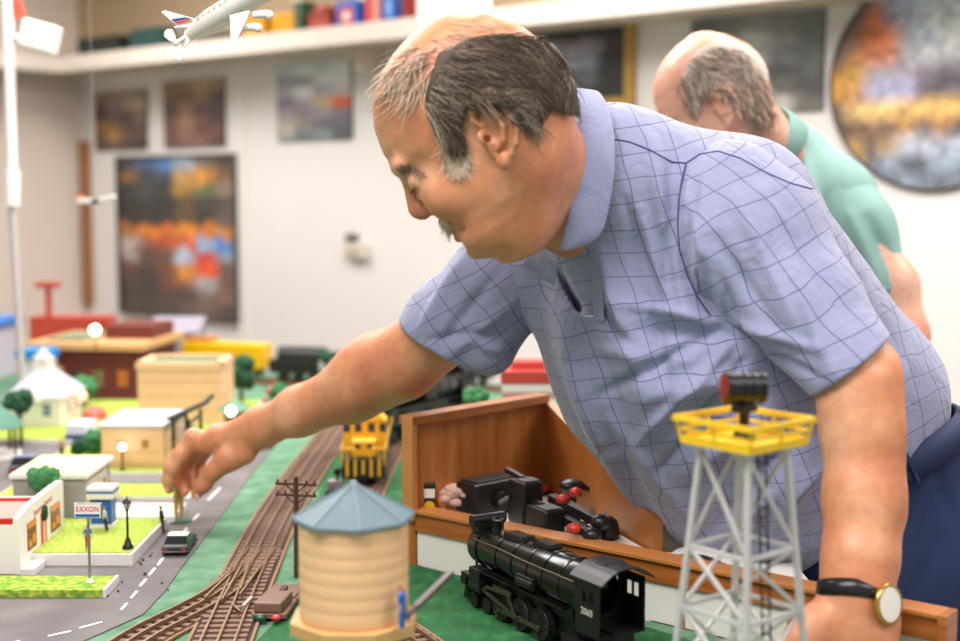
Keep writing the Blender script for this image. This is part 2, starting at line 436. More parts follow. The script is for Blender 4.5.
def wall_picture(name, label, cat, px, rows, frame=None, fw=.012, disc=False, seed=1, contrast=.5, group=None, gain=1.0):
    x0, y0, x1, y1 = px; xm = (x0+x1)/2; ym = (y0+y1)/2
    s0, _ = wall_st(x0, ym); s1, _ = wall_st(x1, ym); _, zt = wall_st(xm, y0); _, zb = wall_st(xm, y1)
    w = s1-s0; h = zt-zb; sc = (s0+s1)/2; zc = (zt+zb)/2; c = WC+WD*sc
    if disc: w = h
    t = thing(name, label, cat, (c.x+WN.x*.012, c.y+WN.y*.012, zc), 0, group)
    M = frame_mat((0, 0, 0), WD, (0, 0, 1)); 
    mb = MB()
    if disc: mb.cyl((0, 0, -.012), (0, 0, -.001), w/2, n=64)
    else: mb.bbox(-w/2, w/2, -h/2, h/2, -.012, -.001)
    b = mb.build('backing_board', mat('board_dark', '#3a3531', .6), t); b.matrix_local = M
    picture('print', rows, M, w, h, parent=t, disc=disc, seed=seed, contrast=contrast, gain=gain)
    if frame:
        mb = MB()
        if disc:
            mb.tube([(w/2*math.cos(k*PI/32), w/2*math.sin(k*PI/32), 0) for k in range(64)], .005, closed=True)
        else:
            for sx in (-1, 1): mb.box((sx*(w/2+fw/2), 0, .004), (fw, h+2*fw, .022))
            for sy in (-1, 1): mb.box((0, sy*(h/2+fw/2), .004), (w, fw, .022))
        f = mb.build('frame', frame, t); f.matrix_local = M
    return t
wall_picture('poster', 'small brown locomotive print nearest the corner, left of its twin', 'poster', (97, 91, 148, 150),
 ['#8a7768 #8d7a6c #a08b78 #90806e', '#5d4439 #85707a #948272 #b4a08a', '#4a352d #5c4a46 #584544 #7c675a', '#8a6138 #7c5a30 #51403c #5d4a44', '#6b4632 #a5763d #6a4a36 #5c4639', '#4a3430 #654a3c #4a3a36 #3c302d'], seed=3, gain=1.35)
wall_picture('poster', 'small purplish brown print of a steam train crossing, second from the corner', 'poster', (166, 80, 226, 147),
 ['#8a6e58 #8f745c #a88e6e #9a8166', '#7a6152 #6c5148 #8a735c #5c4646', '#5a4546 #8c6c56 #5a4442 #56444a', '#6a5044 #9a7860 #704e46 #4c3a3e', '#6e4a40 #8c6858 #6a463c #6c4a40', '#6a4a44 #7a5850 #7c5a4e #5a403c'], seed=4, gain=1.3)
wall_picture('poster', 'pale blue and grey street scene print with a small red patch', 'poster', (279, 64, 353, 140),
 ['#a8b0ba #c5ccd2 #b8c2c8 #c9cdcf', '#8a8a96 #7c7c8a #c4c6cc #c6c8cc', '#9a98a2 #c9c8cc #9a949e #a8a4a8', '#70687a #8c8490 #b89c78 #c0552c', '#8a8288 #7a7078 #8c8088 #6a6470', '#a89c90 #7c7470 #58585e #5c5660', '#8c8a84 #5a686c #6a7a78 #4a4a50'], seed=5, contrast=.35, gain=1.5)
wall_picture('poster', 'large dark train poster in two halves with an orange banner between', 'poster', (123, 157, 238, 315),
 ['#3c3e40 #3a5a84 #4a78b0 #9aa6b8 #6a6258 #463c30', '#8a5a24 #3a3c44 #3c4656 #b88a4c #c8832e #6e5230', '#2c2a28 #3a4040 #2c2c2c #a87a34 #5a6a44 #8a7468', '#221e1c #262224 #241f1e #5a4428 #3a3230 #4a3c34', '#241e1c #2a2422 #2c2420 #5c4220 #2c2622 #5a4a44', '#b06a24 #d87c1c #c8641a #e08a22 #c66a1e #b8762e', '#b8a8a0 #8a4a2c #b44c24 #c85a28 #8aa4c8 #4a78b8', '#9a8c88 #5a3c34 #6a4634 #a8b4c8 #c8402a #8a98ac', '#6a4038 #3c302e #6a3a2c #d88a20 #e0501c #6a5048', '#4a3830 #38302e #70402c #8c5a3c #a8a4a4 #6a4c40', '#3c302c #3a302c #4c3830 #4a3c38 #6c5a50 #7a5c4c', '#4a3c36 #443832 #4a3e38 #5c4c44 #6a564a #4a3c36'], frame=mat('dark_edge', '#4a4644', .5), fw=.008, seed=6, gain=1.3)
wall_picture('framed_picture', 'picture behind the main man in a gold frame with dark mat', 'picture', (520, 26, 629, 100),
 ['#2e2c28 #2e2c28 #30302c #2c2a26', '#4a4c4e #9a96a8 #a89cb0 #3a3a34', '#3c4046 #c0b8c0 #98a0b0 #2c2c28', '#4c4e52 #707078 #64646c #2a2a26', '#282824 #3a3a3a #3c3c3a #262622'], frame=mat('gold_frame', '#b9924c', .4, metal=.3), fw=.03, seed=7)
wall_picture('photo_print', 'black and white photograph of a train, between gold frame and round sign', 'picture', (693, 16, 825, 113),
 ['#5a5c5e #6a6c6c #7a7a7a #6c6c6c #5c5e5e', '#4a4c4e #8c8c8c #aaa8a6 #7a7a7a #5a5c5c', '#444444 #8a8a8a #8a8886 #5c5c5c #4c4c4c', '#5a5854 #707070 #4a4846 #3a3836 #4a4a48', '#6a6866 #6c6a68 #302e2c #56524e #3c3a3a', '#8c8884 #8a8682 #6a6662 #a8a29c #5a5652'], seed=8, contrast=.3, gain=1.6)
wall_picture('round_sign', 'round metal sign picturing a streamlined train crossing a bridge over rapids', 'sign', (845, -32, 1035, 190),
 ['#5a5468 #6a6c80 #8a94b0 #98a8c8 #a8b8d8 #c8d4e4 #c4d0e0 #c4d0e0 #c4d0e0 #c8d4e4 #c4d0e0 #c4d0e0','#5a4a4a #5a5060 #8a6a5c #98a0b8 #a8b8d4 #c8d4e4 #c4d0e0 #c8d4e4 #d4dce4 #c4d0e0 #c4d0e0 #b8c4d8','#5a4a4a #5a4a50 #c86a30 #8a8298 #a8b4cc #c8d4e4 #d0d8e4 #d0d8e4 #c8d4e4 #c8ccd8 #b8c8e4 #e0e8ec','#4a4040 #8a5a3c #d87030 #e8804a #c8ccd8 #b8c8e4 #e0e8ec #d8dce4 #d0d8e4 #c8d4e4 #d8a070 #c87040','#5a4a3c #b87838 #d8703c #e89060 #c8c4d0 #d4d4dc #d8d8dc #c8c8d0 #c8c4cc #b8b4c0 #a89ca8 #b87c50','#b88430 #c89838 #a89aa0 #b0a8b8 #a098a8 #8a7c8c #706474 #6a6070 #706474 #6a6070 #8a7c8c #a08878','#c89030 #b87c50 #a8a4c8 #a8a8d0 #b0acd0 #5c5460 #54505a #5c5460 #54505a #5c5460 #a8a4c8 #a08878','#6a5448 #d8b070 #e8c078 #e8bc70 #dcb068 #e0b468 #d8ac60 #d8ac60 #dcb068 #e0b468 #d8ac60 #6a5448','#4a3a34 #5a4438 #7c5c44 #4a3c40 #b88448 #4c3e44 #b8844c #4c3e44 #b88448 #4c3e44 #7c5c44 #4a3a34','#5a4a38 #a8824c #5a4c44 #b89468 #a8b0c0 #b8bccc #8a90a0 #a8b0c0 #b8bccc #8a90a0 #5a4c44 #5a4a38','#8a7a38 #b89434 #58585c #8c98ac #5c6270 #3c4048 #98a4b4 #8c98ac #5c6270 #3c4048 #58585c #5a4a38','#4c4038 #5c4c44 #6c7480 #4c5460 #8894a4 #6c7884 #5c646c #6c7480 #4c5460 #8894a4 #5c4c44 #4c4038'], frame=mat('sign_rim', '#4c3d3a', .4), disc=True, seed=9, contrast=.6, gain=1.35)
# thermostat on the wall
p = WP(359, 246)
t = thing('thermostat', 'small cream thermostat on the wall left of the face', 'thermostat', tuple(p+WN*.002))
M = frame_mat((0, 0, 0), WD, (0, 0, 1))
mb = MB(); mb.bbox(-.05, .055, -.045, .01, 0, .03); o = mb.build('housing', mat('ivory', '#d8cdbd', .5, var=.03), t, bevel=.006); o.matrix_local = M
mb = MB(); mb.bbox(-.045, .0, .012, .045, 0, .025); o = mb.build('dial_cover', mat('grey_brown', '#6a625c', .5), t, bevel=.004); o.matrix_local = M
mb = MB(); mb.bbox(-.03, .03, -.03, -.012, .0301, .033); o = mb.build('faceplate', mat('taupe', '#b4a698', .5), t); o.matrix_local = M
# ------------------------------------------------------------------ things up on the shelf
def off_pt(px, py, off):
    d = ray(px, py); o = Vector((0, 0, CZ)); return o+d*((WC+WN*off-o).dot(WN)/d.dot(WN))
def on_shelf(px, w, d, off=.03):
    c = off_pt(px, 30, off+d/2); c.z = 0; return c
def shelf_box(name, label, cat, px, w, h, d, m, details, off=.03, group=None):
    # px is read at the shelf's own distance
    c = on_shelf(px, w, d, off); rz = math.atan2(WD.y, WD.x)
    t = thing(name, label, cat, (c.x, c.y, 1.912), rz, group)
    mb = MB(); mb.bbox(-w/2, w/2, -d/2, d/2, 0, h); mb.build('body' if name != 'box' else 'carton', m, t, bevel=.004)
    details(t, w, h, d); return t
def wheels4(t, w, d, r=.012, n=4, m=None):
    for i in range(n):
        mb = MB(); x = -w/2+w*(i+.5)/n; mb.cyl((x, -d/2-.002, 0), (x, d/2+.002, 0), r, n=12); mb.build('wheel', m or mat('black_metal', '#1c1b1a', .45), t, loc=(0, 0, r*.0+.0))
m_bk = mat('black_metal', '#1c1b1a', .45)
def hopper(px, label, col, w=.17):
    c = on_shelf(px, w, .09, .1); t = thing('toy_hopper_car', label, 'toy train car', (c.x, c.y, 1.912), math.atan2(WD.y, WD.x), 'train cars up on the high shelf')
    mb = MB(); mb.bbox(-w/2, w/2, -.035, .035, .022, .03); mb.build('chassis', m_bk, t)
    mb = MB()
    n = 7
    mb.bbox(-w/2, w/2, -.04, .04, .03, .105)
    for i in range(n): x = -w/2+w*(i+.5)/n; mb.bbox(x-.003, x+.003, -.044, .044, .03, .1)
    mb.build('hopper_body', mat('hopper_'+col, col, .45), t, bevel=.002)
    for i in (-.38, -.22, .22, .38):
        mb = MB(); mb.cyl((i*w, -.03, .012), (i*w, .03, .012), .012, n=12); mb.build('wheel', m_bk, t)
hopper(262, 'yellow toy hopper car on the shelf, left one of the yellow pair', '#d79a1c', .11)
hopper(291, 'yellow toy hopper car on the shelf, right one of the yellow pair', '#dca01a', .11)
def tank(px, label):
    w = .036; c = on_shelf(px, w, .08, .1); t = thing('toy_building', label, 'toy', (c.x, c.y, 1.912), math.atan2(WD.y, WD.x))
    mb = MB(); mb.bbox(-w/2, w/2, -.04, .04, 0, .14); mb.build('wall', mat('deep_green', '#2f5238', .5), t)
    mb = MB(); mb.prism([(-w/2-.008, -.045), (w/2+.008, -.045), (w/2+.008, .045), (-w/2-.008, .045)], .14, .15); mb.build('roof', mat('cream_roof', '#d8cbb0', .6), t)
tank(306, 'narrow dark green model building between yellow cars and red caboose')
w = .12; c = on_shelf(326, w, .08, .1); t = thing('toy_caboose', 'rust red toy caboose on the shelf beside the green building', 'toy train car', (c.x, c.y, 1.912), math.atan2(WD.y, WD.x))
mb = MB(); mb.bbox(-w/2+.01, w/2-.01, -.035, .035, .03, .085); mb.build('cabin', mat('rust_red', '#a2351c', .5), t, bevel=.002)
mb = MB(); mb.bbox(-w/2, w/2, -.042, .042, .083, .09); mb.build('roof', mat('rust_dark', '#7c2a18', .5), t)
mb = MB(); mb.bbox(-.03, .03, -.03, .03, .09, .115); mb.build('cupola', mat('rust_red', '#a2351c'), t)
mb = MB(); mb.bbox(-w/2, w/2, -.035, .035, .022, .03); mb.build('platform', m_bk, t)
for i in (-.38, -.22, .22, .38):
    mb = MB(); mb.cyl((i*w, -.03, .012), (i*w, .03, .012), .012, n=12); mb.build('wheel', m_bk, t)
def drum(px, label, colr, cap, band, h=.17, r=.042, off=.1):
    c = on_shelf(px, 0, .0, off); t = thing('canister', label, 'canister', (c.x, c.y, 1.912), math.atan2(WD.y, WD.x), 'canisters in a row on the high shelf')
    mb = MB(); mb.lathe([(0, 0), (r, 0), (r, h), (r*.8, h+.008), (0, h+.008)]); mb.build('barrel', colr, t)
    mb = MB(); mb.cyl((0, 0, h+.008), (0, 0, h+.03), r*.45); mb.build('lid', cap, t)
    mb = MB(); mb.cyl((0, -r-.002, h*.5), (0, -r+.004, h*.5), r*.5); mb.build('round_label', band, t)
blue = mat('deep_blue', '#1d56b4', .35); red = mat('bright_red', '#c4301f', .4); wh = mat('white_plastic', '#efebe6', .4, var=.03)
shelf_box('box', 'blue carton with a round red and white mark, left end of the coloured cartons', 'box', 354, .10, .115, .07, blue,
  lambda t, w, h, d: (MB().cyl((0, -d/2-.001, h*.55), (0, -d/2+.002, h*.55), .034).build('round_mark', red, t), MB().cyl((0, -d/2-.002, h*.55), (0, -d/2+.002, h*.55), .014).build('mark_centre', wh, t)), .14, 'coloured cartons on the high shelf')
shelf_box('box', 'red carton with a pale right edge between the blue cartons', 'box', 379, .065, .12, .07, red, lambda t, w, h, d: MB().bbox(w/2-.02, w/2+.001, -d/2-.001, -d/2+.004, 0.002, h).build('pale_edge', mat('pink_pale', '#d89a90', .5), t), .14, 'coloured cartons on the high shelf')
shelf_box('box', 'blue carton just right of the red carton', 'box', 396, .055, .125, .07, blue, lambda t, w, h, d: MB().bbox(-.015, .015, -d/2-.001, -d/2+.003, h*.4, h*.8).build('label_patch', mat('sky_patch', '#6a9ad8', .5), t), .14, 'coloured cartons on the high shelf')
shelf_box('box', 'thin dark red carton at the right end of the row beside the paper', 'box', 409, .03, .14, .07, mat('dark_red', '#8c2622', .45), lambda t, w, h, d: MB().bbox(-.01, .01, -d/2-.001, -d/2+.003, h*.3, h*.7).build('label_patch', mat('navy', '#20305c', .5), t), .14, 'coloured cartons on the high shelf')
drum(366, 'white-topped canister standing behind the blue and red cartons', wh, mat('cap_white', '#f2efe9', .4), mat('grey_label', '#b8b4b0', .5), .17, .03, .04)
# paper sheet hanging on shelf front
s0 = (off_pt(417, 20, .288)-WC).dot(WD)+.06; s1 = (off_pt(491, 20, .288)-WC).dot(WD)+.06
o = wallbox(s0-.06, s1-.06, 1.905, 2.05, .287, .289).build('paper_sheet', mat('paper', '#e6e2e2', .7, var=.03)); tag(o, 'blank white sheet of paper taped to the front of the high shelf', 'paper')
# dark rolling stock at the left of the shelf
def dark_car(px, label, col, w=.34, h=.09):
    c = on_shelf(px, w, .08, .08); t = thing('toy_train_car', label, 'toy train car', (c.x, c.y, 1.912), math.atan2(WD.y, WD.x), 'train cars up on the high shelf')
    mb = MB(); mb.bbox(-w/2, w/2, -.035, .035, .03, h); mb.build('car_body', mat('car_'+col, col, .4), t, bevel=.004)
    mb = MB(); mb.bbox(-w/2-.005, w/2+.005, -.04, .04, .024, .03); mb.build('chassis', m_bk, t)
    for i in (-.4, -.28, .28, .4):
        mb = MB(); mb.cyl((i*w, -.03, .012), (i*w, .03, .012), .012, n=12); mb.build('wheel', m_bk, t)
dark_car(104, 'black and green toy freight car nearest the room corner', '#1c2620', .28, .11)
dark_car(152, 'dark teal toy boxcar behind the airliner tail', '#1f4a48', .2, .12)
dark_car(222, 'charcoal toy gondola below the airliner nose', '#38342f', .24, .07)
# ================================================================== layout table and its ground
m_grass = ramp_mat('painted_grass', [(0.25, '#3c684e'), (.5, '#568064'), (.75, '#74987e')], (26, 26, 26), .9, bump=.5)
m_grassR = ramp_mat('deep_green_paper', [(0.3, '#0f4a24'), (.55, '#17602f'), (.8, '#2f7a45')], (60, 30, 60), .85, bump=.6)
m_lime = ramp_mat('lime_turf', [(0.3, '#7a9430'), (.5, '#9cb040'), (.72, '#bcc562')], (160, 160, 160), .95, bump=.6)
m_lime2 = ramp_mat('mixed_turf', [(0.3, '#3f8a34'), (.5, '#8aa632'), (.72, '#c6cf52')], (110, 110, 110), .95, bump=.8)
m_road = ramp_mat('grey_road', [(0.3, '#5e595a'), (.6, '#706a6b'), (.85, '#827b7b')], (14, 14, 14), .85, bump=.15)
m_kerb = mat('kerb_white', '#d9d5d4', .7, var=.05)
m_white = mat('white_board', '#e9e4dc', .6, var=.03)
m_wood = ramp_mat('varnished_pine', [(0.2, '#8f4f22'), (.45, '#b06a30'), (.8, '#c9854a')], (45, 45, 4), .35, detail=6, dist=.6)
m_woodr = ramp_mat('varnished_rail', [(0.2, '#8a4a20'), (.5, '#a8622c'), (.8, '#bd7940')], (9, 9, 120), .35, detail=6, dist=.5)
R0 = Vector((-.0868, 1.6964, 0)); R1 = Vector((.4466, 1.2618, 0)); PB = Vector((.0926, 1.885, 0)); PC = Vector((.205, 1.545, 0)); PDIR = (PB-R0).normalized(); PL = (PB-R0).length; ZS = .060
tab = [(-3.2, .5), (.4466, .5), (.4466, 1.262), (-.0868, 1.6964), (PB.x, PB.y), (.22, 2.4), (.25, 3.3), (-.6, 3.6), (-1.3, 4.3), (-3.2, 5.0)]
mb = MB(); mb.prism(tab, .80, .90); struct('layout_table', mb, m_grass)
def flat(name, pts, z, m, th=.0015):
    mb = MB(); mb.prism([(p[0], p[1]) for p in pts], z-th, z+TZ); return struct(name, mb, m)
def fl(name, px, z, m, base=0.0):
    pts = [G(x, y, z) for x, y in px]; mb = MB(); mb.prism([(p.x, p.y) for p in pts], TZ+base, TZ+z); return struct(name, mb, m)
# darker green paper ground on the right, under the big locomotive
fl('ground_paper', [(200, 700), (296, 600), (322, 480), (352, 420), (420, 405), (412, 500), (421, 566), (560, 600), (690, 640), (790, 690), (800, 760)], .0012, m_grassR)
# the road, its edge to the grass strip read off the photograph
fl('road', [(-700, 760), (20, 672), (62, 650), (103, 632), (143, 614), (164, 592), (180, 569), (198, 546), (219, 518), (247, 480), (283, 435), (305, 415), (255, 408), (170, 455), (60, 420), (-500, 420)], .0018, m_road)
# lane marks
m_line = mat('line_white', '#e8e4e2', .7, var=.06, vs=200)
def dash(a, b, w=.0035):
    p, q = G(*a, .0022), G(*b, .0022); mb = MB(); mb.beam((p.x, p.y, TZ+.0022), (q.x, q.y, TZ+.0022), w, .0006)
    o = mb.build('lane_mark', m_line); tag(o, None, None, None, 'structure')
for a, b in [((121, 610), (127, 603)), ((131, 598), (137, 591)), ((140, 586), (146, 579)), ((149, 575), (155, 568)), ((158, 565), (163, 558)),
             ((181, 535), (187, 528)), ((193, 520), (199, 514)), ((208, 500), (220, 488)), ((102, 622), (79, 628)), ((71, 631), (48, 636)), ((20, 641), (-10, 646))]: dash(a, b)
# building plots: white kerbs with turf tops
def plot(name, x0, x1, y0, y1, h, turf, inset=.004, turf_h=.0015):
    mb = MB(); mb.bbox(x0, x1, y0, y1, TZ+.0005, TZ+h); struct(name, mb, m_kerb)
    if turf:
        mb = MB(); mb.bbox(x0+inset, x1-inset, y0+inset, y1-inset, TZ+h-.001, TZ+h+turf_h); struct(name.replace('kerb', 'turf'), mb, turf)
plot('kerb_front', -.66, -.4505, 1.690, 1.882, .017, m_lime)
plot('kerb_second', -.74, -.447, 1.911, 1.999, .012, None)
mb = MB(); mb.bbox(-.70, -.451, 1.915, 1.995, TZ+.012, TZ+.0125); struct('plaza', mb, mat('pale_yellow', '#e6e0bd', .8))
plot('kerb_third', -.76, -.455, 2.045, 2.145, .010, m_lime)
plot('kerb_fourth', -.76, -.480, 2.190, 2.48, .018, m_lime)
plot('kerb_church', -1.15, -.78, 2.52, 2.9, .012, m_lime)
plot('kerb_shop', -.9, -.50, 2.62, 3.05, .008, m_lime)
mb = MB(); mb.bbox(-.80, -.450, 1.552, 1.612, TZ+.002, TZ+.011); struct('turf_strip', mb, m_lime2)
mb = MB(); mb.bbox(-.4505, -.4465, 1.552, 1.612, TZ+.002, TZ+.012); struct('turf_strip_edge', mb, m_kerb)
mb = MB(); mb.bbox(-.58, -.562, 1.645, 1.83, TZ+.002, TZ+.010); struct('step_strip', mb, m_kerb)
# scattered ballast crumbs on the road
mb = MB()
for x, y in [(118, 591), (162, 583), (145, 574), (168, 590), (143, 560), (150, 556), (139, 562), (141, 564), (152, 553), (197, 540), (122, 582), (108, 596)]:
    p = G(x, y, .003); mb.ball((p.x, p.y, TZ+.003), random.uniform(.0012, .003), 6, 4)
tag(mb.build('ballast_crumbs', mat('crumb', '#3c3832', .9)), 'dark crumbs of ballast scattered over the grey road', 'gravel', None, 'stuff')
# ------------------------------------------------------------------ tracks
m_tie = mat('tie_brown', '#7c5e50', .7, var=.25, vs=60); m_rail = mat('rail_tan', '#9a8168', .35, metal=.7, var=.15, vs=80)
m_bed = ramp_mat('roadbed', [(0.3, '#261c17'), (.6, '#382a23'), (.85, '#4c3c32')], (90, 90, 90), .95, bump=.5)
def resample(pts, step):
    pts = [Vector((p[0], p[1], 0)) for p in pts]; out = []; 
    # catmull-rom
    Q = [pts[0]*2-pts[1]]+pts+[pts[-1]*2-pts[-2]]; dense = []
    for i in range(1, len(Q)-2):
        for k in range(30):
            t = k/30; a, b, c, d = Q[i-1:i+3]
            dense.append(.5*((2*b)+(c-a)*t+(2*a-5*b+4*c-d)*t*t+(3*b-a-3*c+d)*t**3))
    dense.append(pts[-1]); acc = 0; out = [dense[0]]
    for a, b in zip(dense[:-1], dense[1:]):
        L = (b-a).length
        while acc+L >= step and L > 1e-9:
            k = (step-acc)/L; a = a+(b-a)*k; out.append(a.copy()); L = (b-a).length; acc = 0
        acc += L
    return out
tie_mesh = None
def track(name, label, pts, gauge=.036, three=True, step=.0170, bed=.032, ties=True, z=.0, maxties=98, tiew=.056):
    c = resample(pts, step); L = len(c); base = c[L//2]
    t = thing(name, label, 'train track', (base.x, base.y, TZ))
    tan = [(c[min(i+1, L-1)]-c[max(i-1, 0)]).normalized() for i in range(L)]; nor = [Vector((-d.y, d.x, 0)) for d in tan]
    def ribbon(o0, o1, z0, z1):
        mb = MB(); vs = []
        for p, n in zip(c, nor):
            for o_, zz in ((o0, z0), (o1, z0), (o1, z1), (o0, z1)):
                q = p-n*o_-base; vs.append((q.x, q.y, zz))
        fs = []
        for i in range(L-1):
            for k in range(4): fs.append((i*4+k, (i+1)*4+k, (i+1)*4+(k+1) % 4, i*4+(k+1) % 4)[::-1])
        fs += [(0, 1, 2, 3), (L*4-1, L*4-2, L*4-3, L*4-4)]
        mb.add(vs, fs); return mb
    if bed:
        ribbon(-bed, bed, .0015, .0045+z).build('roadbed', m_bed, t)
        for sg in (-1, 1): ribbon(*sorted((sg*bed, sg*(bed+.0035))), .0015, .0052+z).build('roadbed_edge', mat('edge_tan', '#8f6e50', .8, var=.2, vs=40), t)
    for o_ in ((-gauge/2, 0, gauge/2) if three else (-gauge/2, gauge/2)):
        mb = ribbon(o_-.0012, o_+.0012, .0075+z, .0125+z); mb.build('rail', m_rail, t)
    if ties:
        global tie_mesh
        if tie_mesh is None:
            tm = MB(); tm.box((0, 0, .0056), (tiew, .0082, .0036)); ob = tm.build('tie', m_tie, t); tie_mesh = ob.data; bpy.data.objects.remove(ob)
        for i in range(0, min(L, maxties)):
            o = bpy.data.objects.new('tie', tie_mesh); C.objects.link(o); o.parent = t
            o.location = (c[i].x-base.x, c[i].y-base.y, z); o.rotation_euler = (0, 0, math.atan2(tan[i].y, tan[i].x)-PI/2)
    return t
def gp(l): return [tuple(G(x, y, .01))[:2] for x, y in l]
# straight main line through the middle
track('railway_track', 'straight three-rail track running away past the telephone pole', [(-.272, 1.28), (-.282, 1.45), (-.292, 1.65), (-.302, 1.95), (-.302, 2.3), (-.298, 2.42)])
track('railway_track', 'far end of the straight track, under the outstretched forearm', [(-.298, 2.43), (-.292, 2.75), (-.27, 3.05), (-.22, 3.3)], step=.0125)
# diverging branch of the switch
track('railway_track', 'curved branch leaving the switch toward the lower left corner', gp([(262, 548), (243, 572), (222, 590), (192, 607), (150, 628), (112, 652), (60, 690)]), bed=.028, z=-.0008)
# second line under the yellow diesel and black tender
track('railway_track', 'track carrying the yellow and green diesel', [(-.19, 1.93), (-.188, 2.1), (-.182, 2.35), (-.165, 2.6), (-.12, 2.9)])
track('railway_track', 'curved brown track with a bright rail beside the water tower', gp([(352, 601), (388, 622), (424, 648), (470, 690)]), bed=.03)
track('railway_track', 'far track at the back edge of the table under the black train', [(-1.0, 3.62), (-.7, 3.45), (-.45, 3.36), (-.15, 3.3), (.2, 3.2)], step=.014)
# frog and guard rails of the switch
sw = thing('switch_points', 'moving point rails and frog where the branch leaves the straight track', 'track switch', tuple(G(225, 600, .01)))
def srail(a, b, nm='guard_rail'):
    p, q = G(*a, .013)-sw.location, G(*b, .013)-sw.location; mb = MB(); mb.beam(p, q, .0025, .004); mb.build(nm, m_rail, sw)
srail((243, 563), (222, 600)); srail((250, 560), (240, 590)); srail((233, 606), (240, 612)); srail((262, 565), (240, 595), 'point_rail'); srail((205, 598), (232, 572), 'point_rail')
mb = MB(); q = G(243, 607, .013)-sw.location; mb.beam(q, q+Vector((.004, .035, 0)), .004, .004); mb.build('frog', mat('frog_grey', '#b8aea8', .4, metal=.4), sw)
# switch machine
p = G(275, 600, .01); t = thing('switch_machine', 'brown plastic switch motor housing beside the straight track', 'switch machine', (p.x+.003, p.y-.02, TZ+.004), math.radians(-4))
m_sm = mat('motor_brown', '#7a5a4c', .45, var=.08)
mb = MB(); mb.bbox(-.020, .020, -.032, .045, 0, .006); mb.build('base_plate', m_sm, t, bevel=.001)
mb = MB(); mb.prism([(-.018, -.03), (.014, -.03), (.017, .02), (-.014, .02)], .006, .018); mb.build('motor_cover', m_sm, t, bevel=.002)
mb = MB(); mb.bbox(-.018, .018, .028, .075, -.002, .009); mb.build('terminal_block', m_sm, t, bevel=.0015)
mb = MB(); mb.bbox(-.004, .003, .04, .058, .009, .012); mb.build('slot', mat('slot_dark', '#2c211d', .6), t)
mb = MB(); mb.ball((-.008, -.040, .004), .008, sc=(1, .8, .6)); mb.build('lantern', mat('lantern_green', '#1f4a38', .3), t)
mb = MB(); mb.ball((.010, -.040, .004), .006, sc=(1, .8, .6)); mb.build('lantern', mat('lantern_red', '#b8303a', .3), t)
# ------------------------------------------------------------------ control well: rail, panel, post, white skirt
rd = (R1-R0).normalized(); rn = Vector((-rd.y, rd.x, 0)); 
if rn.y < 0: rn = -rn                                         # away from the camera
ang = math.atan2(rd.y, rd.x); RL = (R1-R0).length
t = thing('wood_rail', 'varnished wooden rail running down to the lower right under the watch hand', 'rail', (R0.x, R0.y, TZ), ang)
mb = MB(); mb.bbox(0, RL, 0, .022, .046, .070); mb.build('rail_board', m_woodr, t, bevel=.0015)
mb = MB(); mb.bbox(-.004, RL, -.004, .027, .070, .075); mb.build('top_cap', mat('cap_light', '#b9763d', .35, var=.15, vs=15), t, bevel=.001)
mb = MB(); mb.bbox(RL-.001, RL+.008, -.004, .027, .03, .075); mb.build('end_block', m_woodr, t, bevel=.001)
t2 = thing('white_skirt', 'white painted boards below the wooden rail behind the locomotive', 'panel', (R0.x, R0.y, TZ), ang)
for i, (a, b) in enumerate(((.004, .26), (.262, .40), (.402, .53), (.532, RL))):
    mb = MB(); mb.bbox(a, b, .004, .014, .0, .046); mb.build('board', m_white, t2)
for a in (.0, .26, .40, .53):
    mb = MB(); mb.bbox(a-.003, a+.003, .001, .004, .0, .046); mb.build('batten', m_woodr, t2)
t = thing('wood_partition', 'varnished pine partition rising behind the controllers', 'partition', (R0.x, R0.y, TZ), math.atan2(PDIR.y, PDIR.x))
mb = MB(); mb.bbox(0, PL, .0, .012, .0, .187); mb.build('plank_panel', m_wood, t)
mb = MB(); mb.bbox(-.006, PL+.004, -.006, .020, .184, .197); mb.build('top_trim', m_woodr, t, bevel=.0015)
t3 = thing('wood_side_panel', 'second pine panel angling toward the blue shirt, right of the seam', 'partition', (PB.x, PB.y, TZ), math.atan2((PC-PB).y, (PC-PB).x)); L2 = (PC-PB).length
mb = MB(); vs = [(x, y, z) for y in (0, .012) for x, z in ((0, .0), (L2, .0), (L2, .10), (0, .187))]; mb.add(vs, [(0, 1, 2, 3), (7, 6, 5, 4), (0, 4, 5, 1), (1, 5, 6, 2), (2, 6, 7, 3), (3, 7, 4, 0)]); mb.build('plank_panel', mat('wood_side', '#b46e34', .35, var=.2, vs=18), t3)
mb = MB(); mb.bbox(-.007, .003, -.006, .014, .06, .1965); mb.build('corner_post', mat('post_light', '#c08048', .35, var=.18, vs=25), t, bevel=.0015)
t = MB(); pts = [R0+rn*.024+rd*.01, PB-PDIR*.012, PC+Vector((-.004, 0, 0)), Vector((.36, 1.52, 0)), Vector((.36, 1.365, 0))]
t.prism([(p.x, p.y) for p in pts], TZ+ZS-.004, TZ+ZS); struct('control_shelf', t, m_white)
